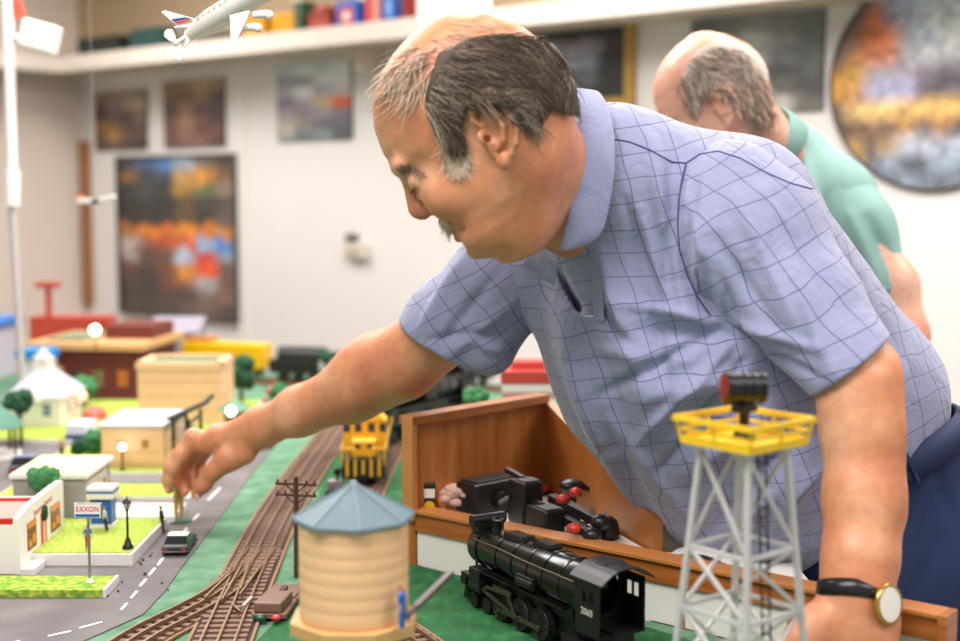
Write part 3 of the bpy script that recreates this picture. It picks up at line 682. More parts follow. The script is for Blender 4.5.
# ground edging along road
# ================================================================== model town
def M_(n, c, r=.6, **k): return mat(n, c, r, **k)
m_cream = M_('cream_plastic', '#eec294', .5, var=.04); m_creamd = M_('cream_trim', '#dcb080', .5)
m_glass = M_('window_dark', '#3c3a42', .15); m_glassb = M_('window_blue', '#5a6c9c', .2)
m_roofw = M_('roof_pale', '#bcbcc4', .5, var=.03); m_red = M_('signal_red', '#c8281c', .4); m_black = M_('gloss_black', '#111111', .35)
m_blue2 = M_('sign_blue', '#1a5ca8', .4); m_bark = M_('bark', '#5a4030', .9); m_skinf = M_('figure_skin', '#c89880', .6)
m_bulb = mat('lamp_glow', '#fff1dc', .4, emit=9)
def house_base(name, label, x0, x1, y0, y1, z0, h, wall, cat='model building', group=None):
    t = thing(name, label, cat, ((x0+x1)/2, (y0+y1)/2, TZ+z0), 0, group); w = x1-x0; d = y1-y0
    MB().bbox(-w/2, w/2, -d/2, d/2, 0, h).build('wall', wall, t); return t, w, d
def window(t, c, w, h, face='front', m=None, fm=None, fr=.0015, name='window'):
    """c: centre on the wall face; face front (-y) or right (+x)"""
    mb = MB(); q = MB(); x, y, z = c
    if face == 'front':
        for s in (-1, 1): mb.bbox(x+s*w/2-fr/2, x+s*w/2+fr/2, y-.001, y+.001, z-h/2, z+h/2); mb.bbox(x-w/2, x+w/2, y-.001, y+.001, z+s*h/2-fr/2, z+s*h/2+fr/2)
        mb.bbox(x-fr/3, x+fr/3, y-.0009, y+.001, z-h/2, z+h/2); mb.bbox(x-w/2, x+w/2, y-.0009, y+.001, z-fr/3, z+fr/3)
        q.bbox(x-w/2, x+w/2, y-.0004, y+.001, z-h/2, z+h/2)
    else:
        for s in (-1, 1): mb.bbox(x-.001, x+.001, y+s*w/2-fr/2, y+s*w/2+fr/2, z-h/2, z+h/2); mb.bbox(x-.001, x+.001, y-w/2, y+w/2, z+s*h/2-fr/2, z+s*h/2+fr/2)
        mb.bbox(x-.001, x+.0009, y-fr/3, y+fr/3, z-h/2, z+h/2); mb.bbox(x-.001, x+.0009, y-w/2, y+w/2, z-fr/3, z+fr/3)
        q.bbox(x-.001, x+.0004, y-w/2, y+w/2, z-h/2, z+h/2)
    f = mb.build(name, fm or m_white, t); q.build('pane', m or m_glass, f); return f
# ---- white restaurant with red parapet
t, w, d = house_base('restaurant', 'white model restaurant with a red rimmed flat roof and poster windows', -.70, -.585, 1.652, 1.772, .002, .064, m_white)
mb = MB(); mb.bbox(-w/2+.006, w/2-.008, -d/2+.006, d/2-.004, .064, .067); mb.build('roof', M_('roof_pink', '#d88a80', .6), t)
mb = MB()
for a in ((-w/2, w/2-.006, -d/2, -d/2+.005), (-w/2, w/2-.006, d/2-.005, d/2), (-w/2, -w/2+.005, -d/2, d/2)): mb.bbox(*a, .0635, .071)
mb.build('roof_rim', m_red, t)
fa = MB(); y0 = -d/2-.002; y1 = d/2+.056
prof = [(y0, 0), (y1, 0), (y1, .082), (y1-.01, .083), (y1-.045, .083), (y0+.045, .080), (y0+.02, .076), (y0, .072)]
vs = [(x, y, z) for x in (w/2-.004, w/2+.004) for y, z in prof]; n = len(prof)
fa.add(vs, [tuple(range(n))[::-1], tuple(range(n, 2*n))]+[(i, (i+1) % n, n+(i+1) % n, n+i) for i in range(n)])
f = fa.build('facade', m_white, t)
MB().bbox(-.03, w/2-.003, d/2-.001, y1-.002, 0, .06).build('rear_wing', m_white, t)
Xf = w/2+.004
food = M_('poster_food', '#7a3a22', .4, var=.5, vs=300); foody = M_('poster_bun', '#d8862c', .4, var=.35, vs=400); 
for yc, hh, wl in ((-.018, .036, .034), (.078, .036, .040)):
    fr_ = MB().bbox(Xf-.001, Xf+.0006, yc-wl/2, yc+wl/2, .022, .022+hh).build('poster_window', food, t)
    MB().bbox(Xf, Xf+.0010, yc-wl/2+.001, yc+wl/2-.002, .050, .0575).build('poster_top', foody, fr_)
    MB().bbox(Xf, Xf+.0010, yc-wl/2+.004, yc-.002, .026, .034).build('poster_food', foody, fr_)
    MB().bbox(Xf, Xf+.0010, yc+.001, yc+wl/2-.004, .028, .040).build('poster_food', foody, fr_)
MB().bbox(Xf-.001, Xf+.0006, .018, .026, .016, .058).build('red_stripe', m_red, t); MB().bbox(Xf-.001, Xf+.0006, .036, .040, .014, .055).build('red_stripe', m_red, t)
dr = MB().bbox(Xf-.001, Xf+.0004, .026, .036, .012, .055).build('door', M_('door_pink', '#e0b0a8', .4), t)
mb = MB()                                                       # wreath
for k in range(12):
    a = k*PI/6; mb.ball((Xf+.002, .030+.0055*math.cos(a), .057+.008*math.sin(a)), .003, 6, 4)
mb.build('wreath', M_('wreath_green', '#1d4a2c', .9), t)
mb = MB()                                                       # two words of thin red handwriting, too small to read
for y0_, y1_, n_ in ((-.008, .028, 6), (.034, .066, 5)):
    pts = []
    for k in range(n_*6+1):
        t_ = k/(n_*6); yy_ = y0_+(y1_-y0_)*t_; base = .0635+.06*(yy_+.008)*1.2
        pts.append((Xf+.0003, yy_+.0012*math.sin(k*PI/3), base+(.0030 if k > 5 else .0055)*math.cos(k*PI/3)))
    mb.tube(pts, .0005, 5)
mb.build('script_lettering', mat('script_red', '#d0605c', .5), t)
# ---- yellow roofed diner behind it
t, w, d = house_base('diner', 'low grey model diner with a pale yellow roof and painted figures in its windows', -.675, -.572, 1.895, 2.03, .0125, .060, M_('grey_brick', '#9c9690', .8, bump=.4, bs=300))
mb = MB(); mb.bbox(-w/2-.004, w/2+.005, -d/2-.004, d/2+.004, .060, .066); mb.build('fascia', m_white, t)
mb = MB(); mb.bbox(-w/2-.001, w/2+.001, -d/2-.001, d/2+.001, .066, .0675); mb.build('roof', M_('butter_roof', '#f0e6a4', .7, var=.02), t)
for i in range(4):
    yc = -d/2+.018+i*.028; fr_ = window(t, (w/2, yc, .032), .020, .036, 'right', m=M_('pane_warm', '#c8b8b0', .2))
    cols = ['#c8702c', '#8a2c5a', '#c8a02c', '#2c5a3c']
    MB().bbox(w/2, w/2+.0013, yc-.006, yc+.002, .016, .040).build('painted_figure', M_('fig%d' % i, cols[i], .5), fr_)
# ---- filling station kiosk
t = thing('pump_kiosk', 'blue and white gas pump kiosk standing on the lawn behind the round-poled sign', 'kiosk', (-.527, 1.832, TZ+.018))
MB().bbox(-.016, .016, -.013, .013, 0, .006).build('plinth', m_white, t); MB().bbox(-.0145, .0145, -.0125, .0125, .006, .042).build('blue_panel', m_blue2, t)
MB().bbox(-.018, .018, -.016, .016, .042, .050).build('canopy', m_white, t); MB().bbox(-.0185, .0185, -.0165, .0165, .050, .053).build('blue_band', m_blue2, t)
MB().bbox(-.018, .018, -.016, .016, .053, .058).build('cap', m_white, t)
# ---- oil company sign on its pole
g = G(90, 583, .011)
t = thing('filling_station_sign', 'white EXXON sign with a blue bar on a tall silver pole', 'sign', (g.x, g.y, TZ+.0115))
ms = M_('silver', '#9c9a9c', .3, metal=.7)
MB().cyl((0, 0, 0), (0, 0, .082), .0016).build('pole', ms, t); 
mb = MB(); mb.lathe([(0, 0), (.0055, 0), (.005, .002), (.003, .0035), (.002, .006)]); mb.build('foot', m_white, t)
mb = MB(); mb.bbox(-.0172, .0172, -.002, .002, .0795, .0985); mb.build('frame', ms, t, bevel=.0005)
pb = MB().bbox(-.0158, .0158, -.0026, .0024, .0808, .0972).build('panel', m_white, t)
MB().bbox(-.0145, .0145, -.0030, -.0025, .0818, .0853).build('blue_bar', m_blue2, pb)
text('lettering', 'EXXON', .0086, m_red, pb, frame_mat((0, -.0028, .0912), (1, 0, 0), (0, 0, 1)), .0001, .88)
# ---- lamps
def street_lamp(x, y, z, h, label, lit=False):
    t = thing('street_lamp', label, 'street lamp', (x, y, TZ+z)); mb = MB()
    mb.lathe([(0, 0), (.0075, 0), (.0075, .003), (.005, .006), (.0035, .012), (.0018, .015), (.0015, h*.72), (.003, h*.74), (.002, h*.76)], n=12); mb.build('post', m_black, t)
    mb = MB(); mb.lathe([(.0025, h*.76), (.0052, h*.88), (.0048, h*.89)], n=8); mb.build('lantern_glass', m_bulb if lit else M_('lantern_glass', '#b8b8b4', .2), t)
    mb = MB(); mb.lathe([(.0062, h*.88), (.0058, h*.90), (.0025, h*.94), (.001, h*.96), (.0008, h), (0, h)], n=8)
    for k in range(4):
        a = k*PI/2+.4; mb.beam((.0028*math.cos(a), .0028*math.sin(a), h*.76), (.0056*math.cos(a), .0056*math.sin(a), h*.885), .0009)
    mb.build('lantern_cap', m_black, t)
g = G(128, 549, .018); street_lamp(g.x, g.y, .0185, .070, 'black old fashioned street lamp at the lawn corner')
def globe_lamp(px, py, D, label, r=.0105, zb=0.0, col=None):
    p = P(px, py, D); t = thing('globe_lamp', label, 'lamp', (p.x, p.y, TZ+zb)); h = p.z-TZ-zb
    MB().cyl((0, 0, 0), (0, 0, h-r*.8), .0016).build('post', m_black, t); MB().cyl((0, 0, 0), (0, 0, .003), .006).build('base', m_black, t)
    MB().ball((0, 0, h), r).build('globe', col or m_bulb, t)
globe_lamp(95, 330, 3.02, 'large glowing globe lamp in front of the brown brick building roof', .0115)
globe_lamp(231, 411, 2.55, 'glowing globe lamp beside the small green roofed hut', .009)
globe_lamp(122, 447, 2.21, 'small glowing globe lamp before the cream building wall', .006, .018)
globe_lamp(82, 396, 2.75, 'pinkish orange globe lamp between church and bushes', .011, .008, mat('lamp_orange', '#ffb48c', .4, emit=1.6))
# ---- cream building with white roof
t, w, d = house_base('cream_station', 'small cream model building with a flat white roof and two windows', -.643, -.539, 2.235, 2.40, .0185, .068, m_cream)
mb = MB(); mb.box((0, 0, .0705), (w+.008, d+.008, .005)); mb.build('roof', m_roofw, t, bevel=.001)
MB().bbox(-w/2-.001, w/2+.001, -d/2-.001, d/2+.001, .0, .010).build('plinth', m_creamd, t)
for xc in (-.018, .022): window(t, (xc, -d/2, .040), .012, .014, fm=m_creamd, m=M_('pane_amber', '#9a6a30', .3))
MB().bbox(-w/2+.006, w/2-.006, -d/2-.001, -d/2+.001, .026, .028).build('sill_band', m_creamd, t)
window(t, (w/2, 0, .04), .02, .02, 'right', fm=m_creamd)
# ---- black iron frame by it
t = thing('iron_gantry', 'black iron gantry with a pale panel beside the cream building', 'gantry', (-.510, 2.30, TZ+.018))
for x in (-.014, .012): 
    for y in (-.05, .05): MB().beam((x, y, 0), (x, y, .082), .005).build('post', m_black, t)
mb = MB(); mb.beam((-.018, -.06, .083), (.014, .09, .088), .010, .005); mb.beam((-.016, -.052, .074), (-.016, .052, .074), .004); mb.beam((.014, -.052, .074), (.014, .052, .074), .004); mb.build('top_beam', m_black, t)
MB().bbox(-.004, .006, -.052, -.048, .004, .07).build('panel', M_('panel_pale', '#b8a8a4', .6), t)
MB().beam((.012, .06, .088), (.020, .12, .096), .006).build('jib', m_black, t)
# ---- big cream block
t, w, d = house_base('cream_block', 'large plain cream model building with a green recessed roof', -.705, -.533, 2.72, 2.86, .0085, .118, m_cream)
mb = MB()
for a in ((-w/2-.003, w/2+.003, -d/2-.003, -d/2+.014), (-w/2-.003, w/2+.003, d/2-.014, d/2+.003), (-w/2-.003, -w/2+.014, -d/2, d/2), (w/2-.014, w/2+.003, -d/2, d/2)): mb.bbox(*a, .116, .129)
mb.build('parapet', m_cream, t); MB().bbox(-w/2+.013, w/2-.013, -d/2+.013, d/2-.013, .116, .123).build('roof', M_('roof_teal', '#2f6a52', .6), t)
mb = MB()
for k in range(3): mb.bbox(-w/2-.0006, w/2+.0006, -d/2-.0008, -d/2+.001, .03+k*.030, .0315+k*.030)
mb.build('wall_courses', m_creamd, t)
mb = MB(); mb.bbox(w/2-.001, w/2+.001, -.05, -.02, .0, .06); mb.build('side_door', m_creamd, t)
# ---- brown brick building
p0 = G(46, 402, 0); t = thing('brick_station', 'dark red brick model station with a broad tan roof slab', 'model building', (-.92, 3.22, TZ), math.radians(-6))
m_brick = M_('dark_brick', '#6a2c22', .75, var=.3, vs=120, bump=.4, bs=300)
MB().bbox(-.13, .13, -.10, .16, 0, .118).build('wall', m_brick, t); MB().bbox(-.145, .15, -.12, .18, .118, .133).build('roof', M_('tan_roof', '#c89a64', .6), t)
MB().bbox(.01, .13, .0, .15, .133, .165).build('upper_storey', m_brick, t); MB().bbox(-.11, -.02, -.06, .10, .133, .139).build('roof_deck', M_('moss', '#7a8060', .8), t)
for xc, c in ((-.09, '#c89058'), (-.03, '#4a3030'), (.03, '#8a7a50'), (.09, '#c87030')): window(t, (xc, -.10, .05), .026, .04, m=M_('pn'+c, c, .4), fm=M_('dark_trim', '#4a241c'))
MB().bbox(-.13, -.055, -.15, -.10, .062, .078).build('awning', M_('awning_tan', '#c8a474', .6), t)
# ---- church
t = thing('church', 'white model church with a grey roof and a square white cupola', 'model building', (-.905, 2.72, TZ+.012), math.radians(0))
MB().bbox(-.055, .055, -.05, .10, 0, .062).build('wall', m_white, t)
mb = MB(); vs = [(-.062, -.06, .058), (.062, -.06, .058), (.062, .11, .058), (-.062, .11, .058), (-.012, -.005, .108), (.012, -.005, .108), (.012, .055, .108), (-.012, .055, .108)]
mb.add(vs, [(3, 2, 1, 0), (4, 5, 6, 7), (0, 1, 5, 4), (1, 2, 6, 5), (2, 3, 7, 6), (3, 0, 4, 7)]); mb.build('roof', M_('slate_lilac', '#b4b0bc', .6), t)
mb = MB(); mb.bbox(-.015, .015, .01, .04, .104, .132); mb.build('cupola', m_white, t); MB().lathe([(.024, .132), (.012, .142), (0, .158)], (0, .025, 0), 4).build('cupola_roof', M_('slate_lilac', '#b4b0bc'), t)
for xc in (-.028, .028): window(t, (xc, -.05, .034), .018, .026, m=m_glassb)
window(t, (.055, .0, .034), .018, .026, 'right', m=m_glassb); window(t, (.055, .06, .034), .018, .026, 'right', m=m_glassb)
mb = MB(); mb.add([(-.02, -.062, .05), (.02, -.062, .05), (0, -.062, .085), (-.02, .0, .05), (.02, .0, .05), (0, .0, .085)], [(0, 1, 2), (0, 2, 5, 3), (1, 4, 5, 2), (0, 3, 4, 1)]); mb.build('gable', m_white, t)
mb = MB()
for k in range(16): mb.bbox(.07+k*.006, .072+k*.006, -.058, -.056, 0, .018)
mb.bbox(.07, .168, -.059, -.057, .012, .014); mb.build('picket_fence', m_white, t)
# ---- gazebo with green roof at the left edge
t = thing('gazebo', 'green roofed model gazebo cut off by the left edge of the picture', 'model building', (-.905, 2.42, TZ))
mb = MB(); mb.lathe([(.068, .058), (.066, .062), (.02, .098), (0, .104)], n=8); mb.build('roof', M_('roof_green', '#4a7a68', .6), t)
for k in range(6):
    a = k*PI/3; MB().cyl((.05*math.cos(a), .05*math.sin(a), 0), (.05*math.cos(a), .05*math.sin(a), .06), .003, n=8).build('column', M_('post_brown', '#5a4238'), t)
MB().cyl((0, 0, 0), (0, 0, .006), .062, n=8).build('floor', m_white, t)
# ---- far left blue white building, red crane
t = thing('factory', 'white model factory with blue roof far at the left edge', 'model building', (-1.36, 3.50, TZ))
MB().bbox(-.09, .10, -.05, .12, 0, .135).build('wall', M_('factory_white', '#c9c4d2', .6), t); MB().bbox(-.10, .11, -.06, .13, .135, .155).build('roof', M_('roof_blue', '#2f7ac8', .5), t)
mb = MB()
for k in range(4): mb.bbox(-.07+k*.045, -.05+k*.045, -.052, -.048, .03, .11)
mb.build('windows', m_glass, t)
t = thing('blue_hut', 'small hut with a bright blue roof next to the church cupola', 'model building', (-1.02, 3.05, TZ))
MB().bbox(-.035, .035, -.03, .03, 0, .108).build('wall', M_('hut_white', '#d0d0dc'), t); MB().bbox(-.04, .04, -.035, .035, .108, .128).build('roof', M_('roof_blue2', '#1f8ad0', .5), t)
t = thing('loading_crane', 'red model crane with a tall mast behind the brick station', 'crane', (-1.14, 3.68, TZ))
m_cr = M_('crane_red', '#b8402c', .5)
MB().bbox(-.10, .12, -.03, .05, .05, .145).build('cabin', m_cr, t); MB().beam((-.055, 0, .10), (-.055, 0, .235), .014).build('mast', m_cr, t); MB().bbox(-.085, -.025, -.02, .02, .225, .24).build('mast_head', m_cr, t)
for x in (-.09, .11):
    MB().bbox(x-.008, x+.008, -.03, .05, 0, .05).build('leg', m_cr, t)
t = thing('grey_warehouse', 'grey model warehouse with a sloping pale roof behind the cream block', 'model building', (-.82, 3.66, TZ))
MB().bbox(-.10, .05, -.06, .06, 0, .11).build('wall', M_('warehouse', '#8a8694', .7), t); mb = MB(); mb.sheet([(-.11, -.07, .105), (.06, -.07, .105), (.05, .07, .135), (-.09, .07, .135)], (0, 0, 1), .006); mb.build('roof', M_('pale_lilac', '#9a95a6', .5), t)
# ---- little green roofed hut by lamp, crossing signal
t = thing('signal_hut', 'tiny brown crossing hut with green roof beside the glowing lamp', 'model building', (-.495, 2.66, TZ+.008))
MB().bbox(-.018, .022, -.018, .018, 0, .042).build('wall', M_('hut_brown', '#8a6a3c'), t); mb = MB(); mb.lathe([(.036, .040), (.014, .056), (0, .060)], n=4); mb.build('roof', M_('roof_green2', '#5a8a74', .6), t)
t = thing('crossing_gate', 'red and white crossing gate arm on a white hut', 'crossing gate', (-.45, 2.72, TZ))
MB().bbox(-.02, .02, -.015, .015, 0, .03).build('gatehouse', m_white, t); MB().beam((-.01, 0, .025), (.022, 0, .095), .006).build('arm', m_white, t)
for k in range(3): MB().beam((.004+k*.008, -.001, .055+k*.0175), (.008+k*.008, -.001, .0635+k*.0175), .0075).build('red_band', m_red, t)
# ---- trees and bushes
def tree(px, py, D, r, label, trunk=True, dark=False, cat='tree', zb=0.0, sc=(1, 1, .85), seed=0):
    p = P(px, py, D); rr = np.random.default_rng(seed+3); h = p.z-TZ-zb; name = 'tree' if cat == 'tree' else 'bush'
    t = thing(name, label, cat, (p.x, p.y, TZ+zb)); mb = MB()
    for i in range(26):
        v = rr.normal(size=3); v /= np.linalg.norm(v); k = r*rr.uniform(.2, .75); c = Vector((v[0]*k*sc[0], v[1]*k*sc[1], h+v[2]*k*sc[2])); b = r*rr.uniform(.28, .45)
        n0 = len(mb.v); mb.ball(c, b, 9, 6)
        for q in range(n0, len(mb.v)):
            d = (Vector(mb.v[q])-c)*(1+rr.uniform(-.22, .22)); mb.v[q] = tuple(c+d)
    mb.build('foliage', M_('leaf_dark', '#1f4a30', .9, var=.35, vs=90) if dark else M_('leaf_green', '#3a7a4a', .9, var=.3, vs=90), t)
    MB().cyl((0, 0, 0), (0, 0, max(h, r*.4)), max(.002, r*.12), n=8).build('trunk', m_bark, t)
tree(42, 479, 1.862, .026, 'dark green bush rising behind the white restaurant roof', cat='bush', seed=1, zb=.002)
tree(83, 386, 2.95, .034, 'round green tree in front of the brick station', seed=2)
tree(20, 402, 2.52, .030, 'green tree standing between the gazebo roof and the church', seed=3, dark=True)
tree(241, 374, 2.95, .040, 'dark green tree at the right of the large cream block', seed=4, dark=True, sc=(.7, .7, 1.3))
tree(95, 440, 2.36, .024, 'low green bush left of the cream building', cat='bush', seed=5, zb=.0)
tree(80, 447, 2.30, .018, 'dark green bush behind the small van', cat='bush', seed=6, dark=True)
tree(276, 390, 2.95, .022, 'small mixed green bush above the forearm', cat='bush', seed=7)
tree(193, 436, 2.36, .020, 'small dark bush right behind the black gantry', cat='bush', seed=8, dark=True, zb=.018)
tree(326, 356, 3.22, .022, 'dark green tree just above the forearm', seed=9, dark=True)
tree(20, 326, 3.40, .018, 'slim dark tree before the blue roofed factory', seed=10, dark=True, sc=(.5, .5, 2.2))
# ---- vehicles
def toy_car(x, y, rz, L, w, h, label, body, roof, z=.0, name='toy_car', cat='toy car'):
    t = thing(name, label, cat, (x, y, TZ+z), rz)              # length along y
    mb = MB(); l2 = L/2
    side = [(-l2, .18*h), (-l2, .50*h), (-l2*.96, .58*h), (l2*.95, .55*h), (l2, .45*h), (l2, .18*h)]
    vs = [(sx*w/2*(1 if z_ < .5*h else .96), y_, z_) for sx in (-1, 1) for y_, z_ in side]; n = len(side)
    mb.add(vs, [tuple(range(n)), tuple(range(n, 2*n))[::-1]]+[(i, n+i, n+(i+1) % n, (i+1) % n) for i in range(n)]); mb.build('car_body', body, t, bevel=.0012)
    cab = MB(); cs = [(-l2*.72, .56*h), (-l2*.38, .97*h), (l2*.12, .97*h), (l2*.45, .56*h)]
    vs = [(sx*w/2*(.94 if z_ < .7*h else .78), y_, z_) for sx in (-1, 1) for y_, z_ in cs]
    cab.add(vs, [(0, 1, 2, 3), (7, 6, 5, 4), (0, 4, 5, 1), (1, 5, 6, 2), (2, 6, 7, 3), (3, 7, 4, 0)]); cab.build('cabin_glass', M_('car_glass', '#22252c', .1), t)
    MB().box((0, -l2*.13, .985*h), (w*.80, L*.27, h*.05)).build('car_roof', roof, t, bevel=.0008)
    for sx in (-1, 1):
        for sy in (-.62, .60): MB().cyl((sx*w*.40, sy*l2, h*.22), (sx*w*.51, sy*l2, h*.22), h*.22, n=14).build('wheel', m_black, t)
    MB().box((0, -l2-.0005, h*.30), (w*.96, .002, h*.07)).build('rear_bumper', ms, t)
    for sx in (-1, 1): MB().box((sx*w*.36, -l2-.0003, h*.43), (w*.16, .0012, h*.09)).build('tail_light', m_red, t)
g = G(176, 556, .003); toy_car(g.x-.004, g.y+.038, math.radians(2), .075, .034, .023, 'black toy sedan with a white roof driving away on the road', m_black, m_white, z=.002)
g = G(18, 477, .003); toy_car(g.x, g.y+.035, math.radians(8), .075, .042, .032, 'dark navy toy car parked at the left edge', M_('car_navy', '#1f2438', .25), M_('car_sky', '#7a86a8', .3), z=.002)
g = G(77, 444, .003); t = thing('toy_van', 'white and blue toy van beside the church lawn', 'toy van', (g.x, g.y+.03, TZ+.002))
MB().bbox(-.020, .020, -.035, .035, .008, .040).build('car_body', M_('van_white', '#d8dce8', .4), t, bevel=.003); MB().bbox(-.0205, .0205, -.0355, .0355, .008, .020).build('lower_body', M_('van_navy', '#28407c', .4), t)
for sx in (-1, 1):
    for sy in (-.02, .02): MB().cyl((sx*.016, sy, .007), (sx*.021, sy, .007), .007, n=12).build('wheel', m_black, t)
g = G(95, 424, .003); t = thing('toy_car', 'round backed coral red toy car behind the cream building', 'toy car', (g.x, g.y, TZ+.001))
mb = MB(); mb.ball((0, 0, .020), .024, 16, 10, (1, 1.3, .8)); mb.build('car_body', M_('coral', '#c85a50', .4), t)
for sx in (-1, 1):
    for sy in (-.016, .016): MB().cyl((sx*.015, sy, .006), (sx*.021, sy, .006), .006, n=12).build('wheel', m_black, t)
g = G(262, 451, .003); toy_car(g.x-.01, g.y+.025, math.radians(-30), .06, .032, .022, 'red and white toy car half hidden under the wrist', m_red, m_white, z=.002)
t = thing('fire_hydrant', 'tiny red hydrant on the turf right of the diner', 'hydrant', tuple(G(112, 488, .011))[:2]+(TZ+.011,))
MB().lathe([(.004, 0), (.003, .001), (.003, .007), (.0036, .008), (.001, .011), (0, .011)], n=10).build('barrel', m_red, t); MB().cyl((-.005, 0, .006), (.005, 0, .006), .0013).build('nozzle', m_red, t)
# ---- tiny people
def figurine(x, y, z, h, label, shirt, trousers, rz=0, lean=0, arms='down', hair='#4a3020', name='figurine', cat='figurine', base=None, skin=None):
    t = thing(name, label, cat, (x, y, z), rz); s = h/1.75; hh = max(.0006, h/70)
    R = Matrix.Rotation(lean, 3, 'X')
    def v(a, b, c): q = R @ Vector((a*s, b*s, c*s)); return tuple(q)
    lo = (-.55*s, -.75*s, -.02*s); hi = (.55*s, .75*s, 1.9*s)
    el = {'down': ((.26, .0, 1.12), (.27, -.06, .85)), 'bent': ((.27, .0, 1.13), (.10, -.25, 1.15)), 'up': ((.30, -.1, 1.6), (.34, -.12, 1.85)), 'out': ((.4, -.1, 1.3), (.5, -.3, 1.2))}[arms]
    f = Field(lo, hi, hh)
    f.ell(v(0, -.01, 1.64), (.085*s, .1*s, .12*s), k=0); f.cone(v(0, 0, 1.45), v(0, 0, 1.56), .055*s, k=.02*s); f.cone(v(-.1, 0, 1.38), v(.1, 0, 1.38), .08*s, k=.03*s); f.cone(v(0, 0, 1.3), v(0, 0, 1.0), .12*s, k=.03*s)
    for q in (-1, 1):
        e = [(q*el[0][0], el[0][1], el[0][2]), (q*el[1][0], el[1][1], el[1][2])]
        f.chain([(v(q*.19, 0, 1.4), .05*s), (v(*e[0]), .042*s), (v(*e[1]), .033*s)], k=.02*s); f.ell(v(e[1][0], e[1][1], e[1][2]-.04), .045*s, k=.01*s)
        f.chain([(v(q*.09, 0, .95), .085*s), (v(q*.1, -.01, .5), .06*s), (v(q*.11, 0, .08), .04*s)], k=.02*s); f.cone(v(q*.11, .02, .04), v(q*.12, -.13, .035), .04*s, k=.01*s)
    f.build('body', skin or m_skinf, t)
    f = Field(lo, hi, hh); f.cone(v(-.11, 0, 1.38), v(.11, 0, 1.38), .10*s, k=.03*s); f.cone(v(0, 0, 1.33), v(0, 0, .98), .145*s, k=.03*s)
    for q in (-1, 1): f.cone(v(q*.19, 0, 1.4), v(q*el[0][0], el[0][1], el[0][2]+.03), .065*s, .058*s, k=.02*s)
    f.build('shirt', shirt, t)
    f = Field(lo, hi, hh); f.cone(v(-.06, 0, .97), v(.06, 0, .97), .12*s, k=.03*s)
    for q in (-1, 1): f.chain([(v(q*.09, 0, .9), .105*s), (v(q*.1, -.01, .5), .082*s), (v(q*.11, 0, .13), .068*s)], k=.02*s)
    f.build('trousers', trousers, t)
    MB().ball(v(0, .02, 1.68), .098*s, 10, 8, (1, 1, .95)).build('hair', M_('hair_'+hair, hair), t)
    if base: MB().cyl((0, 0, -.0012), (0, 0, .0008), h*.28, n=20).build('stand', base, t)
    return t
g = G(107, 532, .018); figurine(g.x, g.y, TZ+.0185, .036, 'tiny figure in black trousers and pale top beside the kiosk', M_('pale_top', '#c8c0c0'), M_('black_cloth', '#1c1c20'), rz=2.2, lean=-.12)
g = G(88, 550, .018); figurine(g.x, g.y, TZ+.0185, .033, 'tiny figure in blue top and red trousers behind the sign pole', M_('blue_cloth', '#4a5a9c'), M_('red_cloth', '#b03a38'), rz=.4)
g = G(161, 534, .002); figurine(g.x+.003, g.y+.004, TZ+.003, .039, 'tiny all black figure leaning at the kerb corner', M_('black_cloth', '#1c1c20'), M_('black_cloth', '#1c1c20'), rz=-1.2, lean=.10, hair='#181818', skin=m_black)
g = G(24, 470, .003); figurine(-.735, 2.31, TZ+.019, .036, 'tiny figure in a mustard coat behind the parked navy car', M_('tan_cloth', '#a88460'), M_('black_cloth', '#1c1c20'), rz=.6)
HF = G(181, 521, .002)
figurine(HF.x-.003, HF.y, TZ+.0034, .068, 'gold clothed figurine on a green stand being set down by the fingertips', M_('gold_cloth', '#a8843c', .6), M_('gold_cloth2', '#b89858', .6), rz=.3, base=M_('stand_green', '#2c5a4a', .6), arms='bent', skin=M_('fig_gold', '#b8905a'))
# ================================================================== trains, towers, poles
m_loco = mat('loco_black', '#0e0d0d', .2, var=.15, vs=60, spec=.6); m_locom = mat('loco_black_matte', '#131112', .4); m_steel = mat('rod_steel', '#6e6656', .4, metal=.85)
m_wheel = mat('wheel_black', '#1e1a18', .45)
def loco_wheel(t, x, y, z, r, w=.006, name='driving_wheel', spokes=10, rim=m_wheel):
    s = 1 if y > 0 else -1
    mb = MB(); mb.cyl((x, y-w/2, z), (x, y+w/2, z), r*.93, n=28); mb.cyl((x, y-s*w*.5, z), (x, y-s*w*.2, z), r*1.06, n=28); 
    o = mb.build(name, m_wheel, t)
    mb = MB(); mb.tube([(x+r*.9*math.cos(k*PI/14), y+s*w*.55, z+r*.9*math.sin(k*PI/14)) for k in range(28)], r*.05, 6, closed=True); mb.build('tyre', rim, o)
    if spokes:
        mb = MB()
        for k in range(spokes):
            a = 2*PI*k/spokes; mb.beam((x, y+s*w*.5, z), (x+r*.85*math.cos(a), y+s*w*.5, z+r*.85*math.sin(a)), r*.09, r*.08, up=(0, 1, 0))
        mb.cyl((x, y, z), (x, y+s*w*.75, z), r*.22, n=12); mb.build('spokes', m_locom, o)
